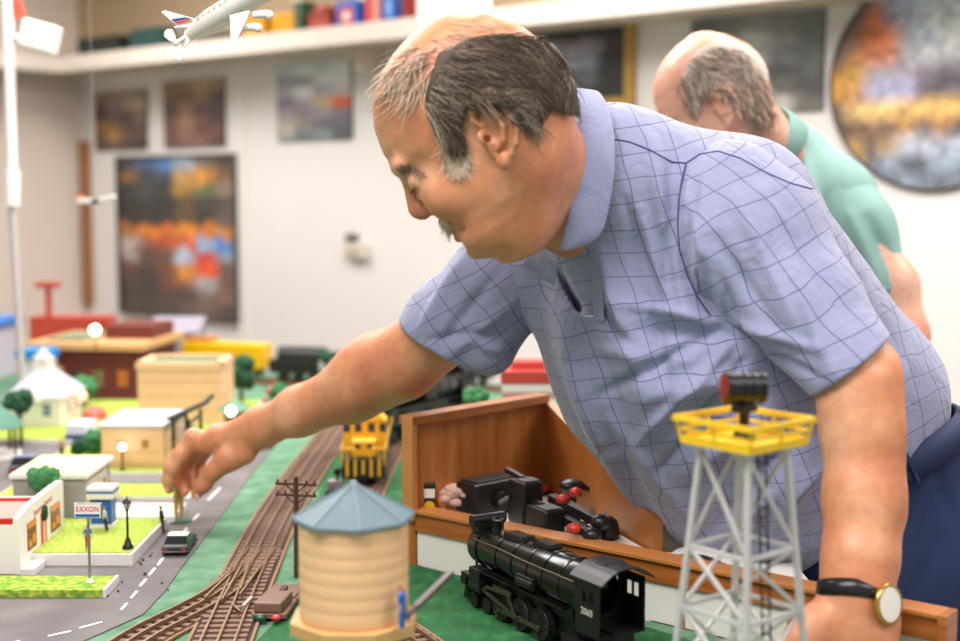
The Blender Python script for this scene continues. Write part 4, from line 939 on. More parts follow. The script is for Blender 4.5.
def steam_loco(t):
    """front at +x, rails at z=0, length about .27; built around the origin"""
    W_ = .026
    mb = MB(); mb.lathe([(0, -.082), (.0225, -.082), (.0245, -.078), (.0245, .0), (.0205, .06), (.0205, .118), (.0195, .122), (.006, .1245), (0, .1245)], (0, 0, .062), 40, axis=(1, 0, 0)); b = mb.build('boiler', m_loco, t)
    mb = MB()
    for x, r in ((-.050, .0248), (-.022, .0248), (.004, .0244), (.034, .0226), (.066, .0208), (.103, .0208)): mb.cyl((x, 0, .062), (x+.0022, 0, .062), r+.0006, n=40)
    mb.build('boiler_bands', m_loco, b)
    mb = MB(); mb.tube([(-.075, -.0245, .0735), (.0, -.0245, .0735), (.06, -.0200, .073), (.112, -.0185, .072)], .0009, 8); mb.tube([(-.075, .0245, .0735), (.0, .0245, .0735), (.06, .0200, .073), (.112, .0185, .072)], .0009, 8); mb.build('handrail', m_steel, b)
    mb = MB(); mb.cyl((.12, 0, .062), (.127, 0, .062), .0135, .012, n=28); mb.cyl((.127, 0, .062), (.130, 0, .062), .004, n=12); mb.build('smokebox_door', m_locom, t)
    mb = MB(); mb.cyl((.127, 0, .0745), (.136, 0, .0745), .0055, n=18); mb.build('headlamp', m_locom, t)
    mb = MB(); mb.lathe([(.0068, 0), (.0062, .004), (.006, .010), (.0072, .013), (.0072, .016), (.004, .016)], (.092, 0, .079), 20); mb.build('smokestack', m_loco, t)
    mb = MB(); mb.cyl((.112, -.020, .0905), (.112, .020, .0905), .0058, n=20); mb.bbox(.107, .118, -.015, .015, .078, .088); mb.build('feedwater_heater', m_locom, t, bevel=.001)
    mb = MB(); mb.box((.052, 0, .083), (.034, .019, .009)); mb.build('sand_dome', m_loco, t, bevel=.003)
    mb = MB(); mb.box((.002, 0, .0865), (.030, .017, .008)); mb.build('steam_dome', m_loco, t, bevel=.003)
    mb = MB(); mb.lathe([(.0028, 0), (.0024, .003), (.0010, .0045), (.0008, .007)], (.078, .003, .081), 12); mb.build('bell', m_steel, t)
    mb = MB(); mb.lathe([(.0012, 0), (.0012, .006), (.0018, .006), (.0015, .009)], (.022, .004, .084), 10); mb.build('whistle', m_steel, t)
    mb = MB()
    for x in (.035, .066, .090): mb.cyl((x, -.004, .080), (x+.004, -.006, .0845), .0016, n=8); mb.cyl((x, .004, .080), (x+.004, .006, .0845), .0016, n=8)
    mb.tube([(.04, -.014, .078), (.07, -.015, .0775), (.08, -.017, .07), (.08, -.02, .05)], .0011, 6); mb.tube([(-.05, -.02, .068), (-.01, -.0225, .066), (.03, -.0225, .060), (.05, -.021, .048)], .0012, 6); mb.build('piping', m_loco, t)
    mb = MB()
    for s in (-1, 1): mb.bbox(-.062, .095, s*.0235-.004, s*.0235+.004, .044, .0455)
    mb.build('running_board', m_loco, t)
    for s in (-1, 1):
        mb = MB(); mb.bbox(-.012, .018, s*.0235-.004, s*.0235+.004, .048, .060); mb.cyl((-.01, s*.0245, .053), (.016, s*.0245, .053), .005, n=14); mb.build('air_pump', m_locom, t, bevel=.0008)
    # cab
    mb = MB(); x0, x1 = -.116, -.080
    for s in (-1, 1):
        y = s*.0255; a = [(x0, .036), (x1, .036), (x1, .080), (x0, .080)]
        # side sheets with a window opening
        for bb in ((x0, x1, .030, .060), (x0, x1, .073, .081), (x0, x0+.008, .060, .073), (x1-.010, x1, .060, .073), (x0+.016, x0+.018, .060, .073)): mb.bbox(bb[0], bb[1], y-.0008, y+.0008, bb[2], bb[3])
    mb.bbox(x1-.0015, x1, -.0255, .0255, .030, .066); mb.bbox(x1-.0015, x1, -.0255, .0255, .077, .083)
    for y in (-.0255, -.016, .0, .0135, .0235): mb.bbox(x1-.0015, x1, y, y+.003 if y != 0 else y+.0015, .066, .077)
    mb.bbox(x0, x1, -.0255, .0255, .030, .0315); cab = mb.build('cab', m_locom, t)
    mb = MB(); n = 10; pr = []
    for k in range(n+1):
        a = -1+2*k/n; pr.append((a*.0300, .0935-.0125*abs(a)**2.2))
    vs = [(x, y, z+dz) for x in (x0-.009, x1+.004) for dz in (0, .0014) for y, z in pr]; m = n+1
    fs = [(k, k+1, 2*m+k+1, 2*m+k)[::-1] for k in range(n)]+[(m+k, m+k+1, 3*m+k+1, 3*m+k) for k in range(n)]+[(k, k+1, m+k+1, m+k) for k in range(n)]+[(2*m+k, 2*m+k+1, 3*m+k+1, 3*m+k)[::-1] for k in range(n)]+[(0, m, 3*m, 2*m), (n, 2*m+n, 3*m+n, m+n)]
    mb.add(vs, fs, False); mb.build('cab_roof', mat('cab_roof_grey', '#211e22', .42), t)
    mb = MB(); vs = [(x1, y, z) for y, z in [(-.0255, .079)]+[(p[0]*.86, p[1]) for p in pr]+[(.0255, .079)]]; mb.sheet(vs, (-1, 0, 0), .0014); mb.build('cab_front', m_locom, t)
    mb = MB(); mb.bbox(-.105, -.09, -.012, .012, .0925, .0950); mb.build('roof_hatch', mat('cab_roof_grey', '#211e22'), t, bevel=.0008)
    # number on both cab sides
    ink = mat('number_white', '#c9c4ba', .6)
    text('cab_number', '2065', .0085, ink, t, frame_mat((-.098, -.0265, .0515), (1, 0, 0), (0, 0, 1)), .0002)
    text('cab_number', '2065', .0085, ink, t, frame_mat((-.098, .0265, .0515), (-1, 0, 0), (0, 0, 1)), .0002)
    # frame, wheels, rods
    mb = MB(); mb.bbox(-.12, .125, -.011, .011, .014, .034); mb.bbox(-.06, .09, -.014, .014, .030, .043); mb.build('frame', m_locom, t)
    for s in (-1, 1):
        for x in (.055, .020, -.015): loco_wheel(t, x, s*.0175, .0165, .0165)
        for x in (.108,): loco_wheel(t, x, s*.017, .0085, .0085, name='pilot_wheel', spokes=0)
        loco_wheel(t, .083, s*.017, .0085, .0085, name='pilot_wheel', spokes=0)
        for x in (-.060, -.088): loco_wheel(t, x, s*.017, .0100, .0100, name='trailing_wheel', spokes=0)
        mb = MB(); mb.beam((-.018, s*.0225, .0125), (.058, s*.0225, .0125), .0022, .0042); mb.beam((.02, s*.0245, .0135), (.086, s*.0245, .027), .002, .0036)
        for x in (.055, .020, -.015): mb.cyl((x, s*.020, .0125), (x, s*.0242, .0125), .0030, n=12)
        mb.beam((.02, s*.026, .0135), (.035, s*.026, .034), .0016, .003); mb.beam((.035, s*.026, .034), (.075, s*.026, .031), .0016, .003); mb.bbox(.03, .062, s*.0245-.001, s*.0245+.001, .0335, .0365); mb.build('side_rods', m_steel, t)
        mb = MB(); mb.cyl((.083, s*.0215, .027), (.105, s*.0215, .027), .0075, n=20); mb.bbox(.084, .104, s*.0215-.007, s*.0215+.007, .030, .046); mb.build('cylinder', m_locom, t, bevel=.0008)
        mb = MB(); mb.bbox(-.10, -.052, s*.0205-.002, s*.0205+.002, .010, .020); mb.build('truck_frame', m_locom, t, bevel=.0006)
    mb = MB(); mb.bbox(.118, .128, -.024, .024, .022, .030); mb.bbox(.104, .13, -.022, .022, .030, .0335); mb.add([(.124, -.02, .024), (.124, .02, .024), (.138, -.014, .003), (.138, .014, .003), (.122, -.014, .003), (.122, .014, .003)], [(0, 1, 3, 2), (2, 3, 5, 4), (0, 4, 5, 1), (0, 2, 4), (1, 5, 3)]); mb.build('pilot', m_locom, t)
    mb = MB(); 
    for s in (-1, 1): mb.beam((.112, s*.014, .035), (.114, s*.012, .058), .002)
    mb.build('braces', m_locom, t); mb = MB(); mb.bbox(-.135, -.118, -.006, .006, .014, .020); mb.cyl((-.134, 0, .010), (-.134, 0, .022), .004, n=12); mb.build('drawbar', m_locom, t)
# big black engine in front
t = thing('steam_locomotive', 'glossy black steam locomotive numbered 2065, standing on the green ground before the white boards', 'model locomotive', (0, 0, 0))
steam_loco(t)
pf = G(466, 603, 0); pr_ = Vector((.128, 1.335, 0)); dl = (Vector((pf.x, pf.y, 0))-pr_)
LOCO_F = Vector((.004, 1.545, 0)); LOCO_R = Vector((.142, 1.322, 0)); dl = (LOCO_F-LOCO_R).normalized()
t.scale = (1.12, 1.12, 1.12); t.location = tuple((LOCO_F-dl*.143+Vector((-.004, 0, 0))))[:2]+(TZ+.0020,); t.rotation_euler = (0, 0, math.atan2(dl.y, dl.x))
# distant black steam engine / tender behind the forearm
t2 = copy_tree(t); t2['label'] = 'black steam engine under the blue sleeve, on the curve behind the wooden partition'
t2.location = (-.125, 2.62, TZ+.012); t2.rotation_euler = (0, 0, math.radians(238)); t2.scale = (1.4, 1.4, 1.4)
# yellow and green diesel
t = thing('diesel_locomotive', 'yellow and dark green diesel locomotive facing forward with pale teal roof', 'model locomotive', (-.190, 2.14, TZ+.012), math.radians(2))
m_y = mat('diesel_yellow', '#f0b026', .4, var=.05); m_dg = mat('diesel_green', '#16382e', .4); m_teal = mat('roof_teal_pale', '#8fc4b8', .5, var=.08)
MB().bbox(-.036, .036, .0, .30, .026, .040).build('deck', m_dg, t)
mb = MB(); mb.bbox(-.020, .020, .012, .055, .040, .068); mb.build('short_hood', m_y, t, bevel=.003)
mb = MB(); mb.bbox(-.036, .036, .052, .095, .040, .096); mb.build('cab', m_y, t, bevel=.003)
mb = MB(); mb.add([(-.036, .050, .094), (.036, .050, .094), (.036, .097, .094), (-.036, .097, .094), (-.022, .052, .105), (.022, .052, .105), (.022, .095, .105), (-.022, .095, .105)], [(3, 2, 1, 0), (4, 5, 6, 7), (0, 1, 5, 4), (1, 2, 6, 5), (2, 3, 7, 6), (3, 0, 4, 7)]); mb.build('cab_roof', m_y, t)
mb = MB(); mb.bbox(-.021, .021, .097, .29, .040, .130); mb.build('long_hood', m_teal, t, bevel=.003)
for y in (.13, .18, .23, .265): MB().cyl((0, y, .130), (0, y, .134), .014, n=20).build('roof_fan', m_dg, t)
for x in (-.030, -.011, .011, .030): MB().bbox(x-.0055, x+.0055, .050, .0535, .076, .090).build('cab_window', m_glass, t)
for x in (-.010, .010): MB().bbox(x-.004, x+.004, .0105, .013, .055, .062).build('number_board', m_glass, t)
mb = MB(); mb.bbox(-.036, .036, -.004, .004, .008, .040); mb.build('front_plate', m_dg, t)
mb = MB()
for x in (-.034, -.026, -.012, .012, .026, .034): mb.cyl((x, -.004, .030), (x, -.004, .058), .0013, n=8)
mb.tube([(-.034, -.004, .058), (-.012, -.004, .058)], .0013, 6); mb.tube([(.012, -.004, .058), (.034, -.004, .058)], .0013, 6)
for s in (-1, 1): mb.tube([(s*.036, -.004, .058), (s*.037, .3, .058)], .0013, 6)
mb.build('handrail', m_y, t)
for k in range(5):
    x = -.026+k*.013; MB().bbox(x-.0022, x+.0022, -.006, -.004, .012, .038).build('stripe', m_y, t)
MB().bbox(-.006, .006, -.018, -.002, .006, .016).build('coupler', m_black, t)
for y in (.05, .24):
    mb = MB(); mb.bbox(-.026, .026, y-.045, y+.045, .006, .024); tr = mb.build('truck', m_black, t)
    for s in (-1, 1):
        for q in (-.028, .028): MB().cyl((s*.018, y+q, .011), (s*.024, y+q, .011), .011, n=16).build('wheel', m_wheel, tr)
# small dark signal cluster left of the diesel
g = G(338, 492, 0); t = thing('signal_cabinet', 'small cluster of grey relay boxes left of the yellow diesel', 'signal box', (-.232, 2.09, TZ))
MB().bbox(-.010, .010, -.01, .01, 0, .028).build('cabinet', M_('relay_grey', '#8a8084', .5), t, bevel=.001); MB().bbox(-.012, .004, -.025, -.012, 0, .016).build('cabinet', m_black, t, bevel=.001); MB().cyl((.006, -.006, .028), (.006, -.006, .045), .002).build('post', m_black, t); MB().cyl((.006, -.012, .043), (.006, -.004, .043), .006, n=12).build('lamp_head', m_black, t)
# yellow work cars at the back, black train at the back
rz = math.atan2(3.36-3.62, .55)
t = thing('yellow_gondola', 'bright yellow flat toy gondola behind the cream block', 'toy train car', (-.66, 3.45, TZ+.013), -.35)
MB().bbox(-.12, .12, -.03, .03, .022, .085).build('car_body', M_('gondola_yellow', '#e8b400', .4), t, bevel=.003); MB().bbox(-.11, -.04, -.022, .022, .075, .098).build('load', M_('load_brown', '#b87a3c'), t)
for x in (-.1, -.07, .06, .09): MB().cyl((x, -.026, .010), (x, .026, .010), .010, n=12).build('wheel', m_wheel, t)
t2 = thing('black_tender', 'long black toy train with a pale side patch at the table back', 'toy train car', (-.38, 3.335, TZ+.013), -.2)
mb = MB(); mb.bbox(-.15, .15, -.032, .032, .02, .055); mb.build('car_body', m_locom, t2, bevel=.003)
MB().cyl((-.13, 0, .060), (-.02, 0, .060), .026, n=24).build('tank', m_locom, t2); MB().bbox(-.015, .05, -.034, -.031, .028, .058).build('side_panel', M_('patch_grey', '#b8b0b0', .5), t2); MB().bbox(.0, .14, -.026, .026, .055, .072).build('coal_load', M_('coal', '#2a2622', .9, bump=1), t2)
for x in (-.12, -.08, -.04, .04, .08, .12): MB().cyl((x, -.026, .010), (x, .026, .010), .010, n=12).build('wheel', m_wheel, t2)
t2 = thing('work_caboose', 'dark green and orange toy work car at the back, above the forearm', 'toy train car', (-.08, 3.285, TZ+.013), -.2)
MB().bbox(-.12, .12, -.03, .03, .02, .034).build('chassis', m_locom, t2); MB().bbox(-.11, -.01, -.028, .028, .034, .055).build('tool_box', M_('box_orange', '#c88a3c'), t2); MB().bbox(.0, .07, -.03, .03, .034, .095).build('cabin', M_('cabin_green', '#1f4a34'), t2)
for x in (-.09, -.05, .05, .09): MB().cyl((x, -.026, .010), (x, .026, .010), .010, n=12).build('wheel', m_wheel, t2)
# red roofed and striped building behind the partition
g = G(524, 402, 0); t = thing('red_white_building', 'red and white striped model building between partition and blue shirt', 'model building', (.075, 2.35, TZ))
MB().bbox(-.035, .055, -.03, .06, 0, .135).build('wall', M_('pinkish_brick', '#c8968c', .6), t); MB().bbox(-.036, .056, -.032, .061, .135, .150).build('white_band', m_white, t); MB().bbox(-.038, .058, -.034, .063, .150, .172).build('red_band', M_('band_red', '#c0443c', .5), t); MB().bbox(-.02, .04, -.01, .04, .172, .186).build('roof', M_('band_red', '#c0443c'), t)
for k in range(5): MB().bbox(-.036, .056, -.0325, -.030, .02+k*.024, .026+k*.024).build('course', m_white, t)
tree(476, 398, 2.15, .022, 'pale green shrub peeking above the partition', cat='bush', seed=12)
t = thing('paper_map', 'white and green printed leaflet lying behind the partition', 'leaflet', (-.01, 2.08, TZ+.11), .3)
mb = MB(); mb.box((0, 0, -.003), (.10, .08, .001), Matrix.Rotation(.25, 3, 'X')); mb.build('leaflet_sheet', m_white, t); mb = MB(); mb.box((0.01, 0, -.0015), (.06, .05, .001), Matrix.Rotation(.25, 3, 'X')); mb.build('leaflet_print', M_('print_green', '#7ab888'), t)
mb = MB(); mb.bbox(-.045, .045, -.03, .03, -.11, -.006); mb.build('holder', M_('holder_green', '#2f7a4a'), t)
# ------------------------------------------------------------------ telephone pole
g = G(297, 577, 0); m_pole = mat('pole_brown', '#4c2c22', .6); t = thing('telephone_pole', 'dark brown telephone pole with two crossarms beside the straight track', 'telephone pole', (g.x, g.y, TZ), math.radians(-12))
h = .129; MB().cyl((0, 0, 0), (0, 0, h), .0038, .0028, n=12).build('pole', m_pole, t)
for z in (h-.010, h-.024):
    a = MB().beam((-.027, 0, z), (.027, 0, z), .0026, .0030).build('crossarm', m_pole, t); mb = MB()
    mb.beam((-.014, -.001, z), (0, -.001, z-.012), .0016); mb.beam((.014, -.001, z), (0, -.001, z-.012), .0016); mb.build('brace', m_pole, t)
    for x in (-.024, -.014, .014, .024): MB().lathe([(.0012, 0), (.0016, .002), (.001, .004), (0, .0045)], (x, 0, z+.0015), 8).build('insulator', m_pole, t)
# ------------------------------------------------------------------ water tower
WT = P(354, 560, 1.15); t = thing('water_tower', 'cream plank water tank under a blue grey octagonal roof, close to the camera', 'water tower', (WT.x, WT.y, TZ))
m_tank = mat('tank_cream', '#e8b88c', .5, var=.05, vs=12)
prof = [(.0, .110), (.0475, .110)]
z = .112
while z < .186:
    prof += [(.0478, z), (.04815, z+.002), (.04815, z+.0096), (.0478, z+.0116)]; z += .012
prof += [(.0478, .1985), (0, .1985)]
mb = MB(); mb.lathe(prof, n=64); mb.build('tank', m_tank, t)
mb = MB(); R8 = .0550; ring = [(R8*math.cos(2*PI*k/8+.2), R8*math.sin(2*PI*k/8+.2)) for k in range(8)]
vs = [(x, y, .1970) for x, y in ring]+[(x, y, .2000) for x, y in ring]+[(0, 0, .2290)]
mb.add(vs, [tuple(range(8))[::-1]]+[(i, (i+1) % 8, 8+(i+1) % 8, 8+i) for i in range(8)]+[(8+i, 8+(i+1) % 8, 16) for i in range(8)])
m_rf = mat('roof_blue_grey', '#5f737d', .5, var=.14, vs=25); r = mb.build('roof', m_rf, t, bevel=.001)
mb = MB()
for x, y in ring: mb.beam((x*.99, y*.99, .2008), (0, 0, .2293), .0016, .0012)
mb.cyl((0, 0, .2265), (0, 0, .2305), .005, .003, n=12); mb.build('roof_ribs', mat('roof_rib', '#74878f', .5), r)
mb = MB(); mb.prism([(.0585*math.cos(PI/4*k+PI/8), .0585*math.sin(PI/4*k+PI/8)) for k in range(8)], .098, .110); mb.build('platform', mat('platform_tan', '#c79c66', .55), t, bevel=.001)
for sx in (-1, 1):
    for sy in (-1, 1): MB().beam((sx*.044, sy*.044, 0), (sx*.036, sy*.036, .0985), .007).build('leg', mat('frame_brown', '#5c4232', .6), t)
mb = MB()
for sx in (-1, 1): mb.beam((sx*.043, -.043, .008), (sx*.038, .038, .092), .004); mb.beam((-.043, sx*.043, .008), (.038, sx*.038, .092), .004)
mb.bbox(-.04, .04, -.04, .04, .092, .098); mb.build('bracing', mat('frame_brown', '#5c4232'), t)
a = P(416, 607, 1.14)-t.location; b = P(451, 573, 1.20)-t.location; mb = MB(); mb.beam(a, b, .0058, .0048); mb.cyl(a-(b-a)*.25, a, .003); mb.build('spout', mat('spout_grey', '#5a4e48', .5), t)
mb = MB(); lx = .043; ly = -.030
for q in (-.005, .005): mb.beam((lx+q*.7, ly+q*.7, .0), (lx+q*.7, ly+q*.7, .100), .0015)
for k in range(12): mb.beam((lx-.0035, ly-.0035, .006+k*.008), (lx+.0035, ly+.0035, .006+k*.008), .0012)
mb.build('ladder', mat('frame_brown', '#5c4232'), t)
q = P(402, 625, 1.108); figurine(q.x, q.y, TZ+.1105, .039, 'tiny worker in blue overalls on the water tower platform', M_('blue_overall', '#1f62b8', .5), M_('blue_overall', '#1f62b8'), rz=1.2, hair='#8a4a30')
# ------------------------------------------------------------------ floodlight tower
LT = P(744, 430, 1.10); t = thing('floodlight_tower', 'silver lattice tower with a yellow railed platform and black searchlight', 'floodlight tower', (LT.x, LT.y, TZ), math.radians(39.5))
m_al = mat('tower_silver', '#cbc6c8', .4, metal=.25, var=.06); m_yel = mat('tower_yellow', '#ecc01c', .4, var=.05)
H = .274; rb, rt_ = .0455, .0245
def tp(sx, sy, z): k = rb+(rt_-rb)*z/H; return Vector((sx*k, sy*k, z))
for sx, sy in ((-1, -1), (1, -1), (1, 1), (-1, 1)): MB().beam(tp(sx, sy, 0), tp(sx, sy, H), .0046, .0046).build('leg', m_al, t)
cs = [(-1, -1), (1, -1), (1, 1), (-1, 1)]; lv = [.004, .072, .132, .185, .232]
for i in range(4):
    a, b = cs[i], cs[(i+1) % 4]; mb = MB()
    for k, z in enumerate(lv): 
        if k in (1, 2, 3): mb.beam(tp(*a, z), tp(*b, z), .0028, .0034)
    for k, (z0, z1) in enumerate(zip(lv[:4], [.072, .132, .185, .268])):
        if k == 3: mb.beam(tp(*a, z1), tp(*b, z0), .0026, .003)
        elif k % 2: mb.beam(tp(*a, z1), tp(*b, z0), .0026, .003); mb.beam(tp(*a, z0), tp(*b, z1), .0022, .0026)
        else: mb.beam(tp(*a, z1), tp(*b, z0), .0026, .003)
    mb.build('lattice_side', m_al, t)
pk = MB(); s_ = .0365; pk.bbox(-s_, s_, -s_, s_, H, H+.003); pk.build('platform', m_yel, t)
mb = MB(); z1 = H+.0225; e = s_+.0042
for sx in (-1, 1):
    mb.bbox(sx*e-.002, sx*e+.002, -e-.001, e+.001, z1-.0045, z1); mb.bbox(-e-.001, e+.001, sx*e-.002, sx*e+.002, z1-.0045, z1)
    mb.bbox(sx*(s_+.002)-.001, sx*(s_+.002)+.001, -s_, s_, H+.010, H+.0125); mb.bbox(-s_, s_, sx*(s_+.002)-.001, sx*(s_+.002)+.001, H+.010, H+.0125)
    mb.bbox(sx*(s_)-.001, sx*(s_)+.001, -s_, s_, H-.001, H+.006); mb.bbox(-s_, s_, sx*(s_)-.001, sx*(s_)+.001, H-.001, H+.006)
for i in range(4):
    a, b = Vector(cs[i]), Vector(cs[(i+1) % 4])
    for k in range(2):
        q = a.lerp(b, k/2); mb.beam((q.x*s_, q.y*s_, H), (q.x*e, q.y*e, z1), .0022)
mb.build('railing', m_yel, t)
Ri = Matrix.Rotation(-math.radians(39.5), 3, 'Z')
def loc_(v): return Ri @ Vector(v)
mb = MB(); mb.cyl(loc_((0, .0, H+.003)), loc_((0, .0, H+.010)), .010, .008, n=20); mb.cyl(loc_((0, 0, H+.010)), loc_((0, 0, H+.030)), .0045, n=12); mb.box(loc_((0, 0, H+.029)), (.02, .012, .006)); mb.build('lamp_mount', m_locom, t)
mb = MB(); c0 = loc_((-.013, -.001, H+.046)); c1 = loc_((.0165, .001, H+.046)); mb.cyl(c0, c1, .0135, .0125, n=28)
for f_ in (.35, .6, .85): p = c0.lerp(c1, f_); mb.cyl(p, p+(c1-c0).normalized()*.0014, .0142, n=28)
mb.build('lamp_housing', mat('lamp_black', '#101012', .3), t)
mb = MB(); dd = (c0-c1).normalized(); mb.cyl(c0, c0+dd*.004, .0142, n=28); mb.build('lens_ring', mat('lamp_black', '#101012'), t); MB().lathe([(.0125, 0), (.010, .003), (.0, .0048)], c0+dd*.004, 24, axis=dd).build('red_lens', mat('red_glass', '#7c1f18', .1, spec=.8), t)
mb = MB()
def lp(z, q): v = tp(1, 0, z); return Vector((v.x*.93, q, z))
for q in (-.0045, .0045): mb.beam(lp(0, q), lp(H, q), .0011)
for k in range(34): z = .006+k*.008; mb.beam(lp(z, -.0045), lp(z, .0045), .0009)
mb.build('ladder', mat('ladder_black', '#1c1a1a', .5), t)
# ------------------------------------------------------------------ controllers on the shelf behind the rail
m_tr = mat('bakelite', '#1d1b1b', .35); m_hn = mat('handset_top', '#4a4644', .4, var=.08); m_rb = mat('red_button', '#c83a2c', .35)
def at(px, py, z): return G(px, py, z)
g = at(490, 530, .002); t = thing('transformer', 'black train transformer box against the pine partition', 'transformer', (.012, 1.742, TZ+ZS+.0005), .73)
mb = MB(); mb.bbox(-.042, .042, -.022, .022, 0, .045); mb.build('case', m_tr, t, bevel=.006); MB().bbox(-.034, .034, -.016, .016, .045, .047).build('top_plate', mat('plate_dark', '#2f2a29', .5), t, bevel=.001)
mb = MB(); mb.cyl((.0, -.03, .020), (0, -.022, .020), .012, n=20); mb.build('dial', m_tr, t); MB().beam((-.01, -.032, .02), (.014, -.032, .026), .004).build('throttle_lever', mat('lever_grey', '#8a8280', .4), t)
def handset(x, y, rz, w, d, h, label, tilt=0, knobs=((.0, .03),)):
    t = thing('throttle_controller', label, 'controller', (x, y, TZ+ZS+.0005), rz); t.rotation_euler = (0, 0, rz)
    mb = MB(); mb.bbox(-w/2, w/2, -d/2, d/2, 0, h); mb.build('case', m_tr, t, bevel=.004)
    mb = MB(); mb.bbox(-w/2+.003, w/2-.003, -d/2+.003, d/2*.2, h-.001, h+.002); mb.build('face_plate', m_hn, t, bevel=.0015)
    mb = MB(); mb.beam((0, d*.15, h), (0, d*1.15, h*1.0+.004), .007, .006); mb.build('lever', m_tr, t)
    for x_, y_ in knobs: MB().lathe([(.006, 0), (.008, .003), (.0075, .007), (0, .009)], (x_, y_, h+.001), 16).build('red_knob', m_rb, t)
    return t
g1 = at(530, 545, 0)
handset(.058, 1.675, .5, .03, .042, .058, 'tall black controller box with a grey top, left of the pair', knobs=())
handset(.081, 1.628, .5, .030, .050, .034, 'lower black controller with a grey top just behind the rail', knobs=())
def lever(px0, py0, px1, py1, z, label, kp):
    z += ZS; a = at(px0, py0, z); b = at(px1, py1, z); c = (a+b)/2; t = thing('control_lever', label, 'controller', (c.x, c.y, TZ+ZS+.0005)); z0 = z-ZS-.0005
    d = (b-a); mb = MB(); mb.beam((a-c)+Vector((0, 0, z0)), (b-c)+Vector((0, 0, z0)), .014, .012); mb.build('arm', m_tr, t, bevel=.002)
    MB().cyl((0, 0, 0), (0, 0, z0), .007).build('stand', m_tr, t); MB().ball(b-c+Vector((0, 0, z0)), .012, sc=(1, 1, .8)).build('grip', m_tr, t)
    for kx, ky in kp:
        k = at(kx, ky, z+.006)-c; MB().lathe([(.0075, 0), (.009, .003), (.008, .008), (0, .011)], (k.x, k.y, z0+.004), 16).build('red_knob', m_rb, t)
lever(552, 498, 600, 522, .03, 'black control lever with red caps, upper one of the crossing pair', ((563, 501), (576, 494)))
lever(560, 515, 592, 535, .018, 'black control lever with red caps, lower one beside the rail', ((574, 530), (590, 521)))
p = at(585, 505, .02); t = thing('toggle_knob', 'black swivel knob shaped like a beak behind the levers', 'controller', (.122, 1.735, TZ+ZS+.0005))
MB().cyl((0, 0, 0), (0, 0, .03), .006).build('stem', m_tr, t); mb = MB(); mb.ball((0, 0, .036), .014, sc=(1.3, .9, .7)); mb.beam((.01, 0, .036), (.042, -.008, .030), .008, .006); mb.build('head', m_tr, t)
p = at(606, 526, ZS+.015); t = thing('dial_controller', 'dark round dial at the right end of the levers', 'controller', (p.x, p.y, TZ+ZS+.0005)); mb = MB(); mb.lathe([(.016, 0), (.018, .006), (.014, .022), (.006, .027), (0, .027)], n=20); mb.build('dial', m_tr, t); MB().beam((0, -.014, .028), (0, .010, .028), .004, .003).build('pointer', mat('pointer_grey', '#6a6260'), t)
for i, (px, py, lab) in enumerate(((543, 489, 'red push button left of the beak shaped knob'), (553, 537, 'orange red push button nearest the rail'))):
    p = at(px, py, ZS+.008); t = thing('push_button', lab, 'button', (p.x, p.y, TZ+ZS+.0005)); MB().cyl((0, 0, 0), (0, 0, .006), .012, n=18).build('collar', m_tr, t); MB().lathe([(.009, .006), (.010, .009), (.008, .013), (0, .015)], n=18).build('cap', m_rb, t)
t = thing('yellow_tool', 'small black and yellow tool standing in the left corner of the well', 'tool', (-.066, 1.716, TZ+ZS+.0005))
MB().bbox(-.008, .008, -.006, .006, 0, .045).build('body', m_tr, t, bevel=.002); MB().cyl((0, -.0065, .015), (0, -.005, .015), .007, n=16).build('yellow_disc', mat('disc_yellow', '#e0b41c', .4), t); MB().bbox(-.007, .007, -.0065, -.0055, .026, .038).build('white_label', m_white, t)
t = thing('bulb_holder', 'small orange bulb beside the black and yellow tool', 'bulb', (-.052, 1.728, TZ+ZS+.0005)); MB().cyl((0, 0, 0), (0, 0, .010), .005).build('socket', m_white, t); MB().ball((0, 0, .017), .009).build('bulb', mat('orange_bulb', '#e07828', .3), t)
t = thing('cloth_rag', 'crumpled pinkish white rag between the orange bulb and the transformer', 'rag', (-.030, 1.728, TZ+ZS+.0005))
mb = MB(); rr = np.random.default_rng(5)
for i in range(9): mb.ball((rr.uniform(-.018, .018), rr.uniform(-.008, .008), .012+rr.uniform(0, .022)), rr.uniform(.007, .012), 10, 6, (1.5, 1, .7))
mb.build('cloth_folds', M_('rag_pink', '#d8b0a4', .8), t)
t = thing('paper_note', 'white sheet of paper curling on the control shelf beside the shirt', 'paper', (.262, 1.500, TZ+ZS+.0005), -.5)
mb = MB(); vs = [(-.045+.009*i, -.022+.044*j, .004+.010*math.sin(i*.35)) for i in range(11) for j in (0, 1)]; vs2 = [(x, y, z-.0006) for x, y, z in vs]
mb.add(vs+vs2, [(2*i, 2*i+2, 2*i+3, 2*i+1) for i in range(10)]+[(22+2*i, 22+2*i+1, 22+2*i+3, 22+2*i+2) for i in range(10)]); mb.build('sheet', m_white, t)
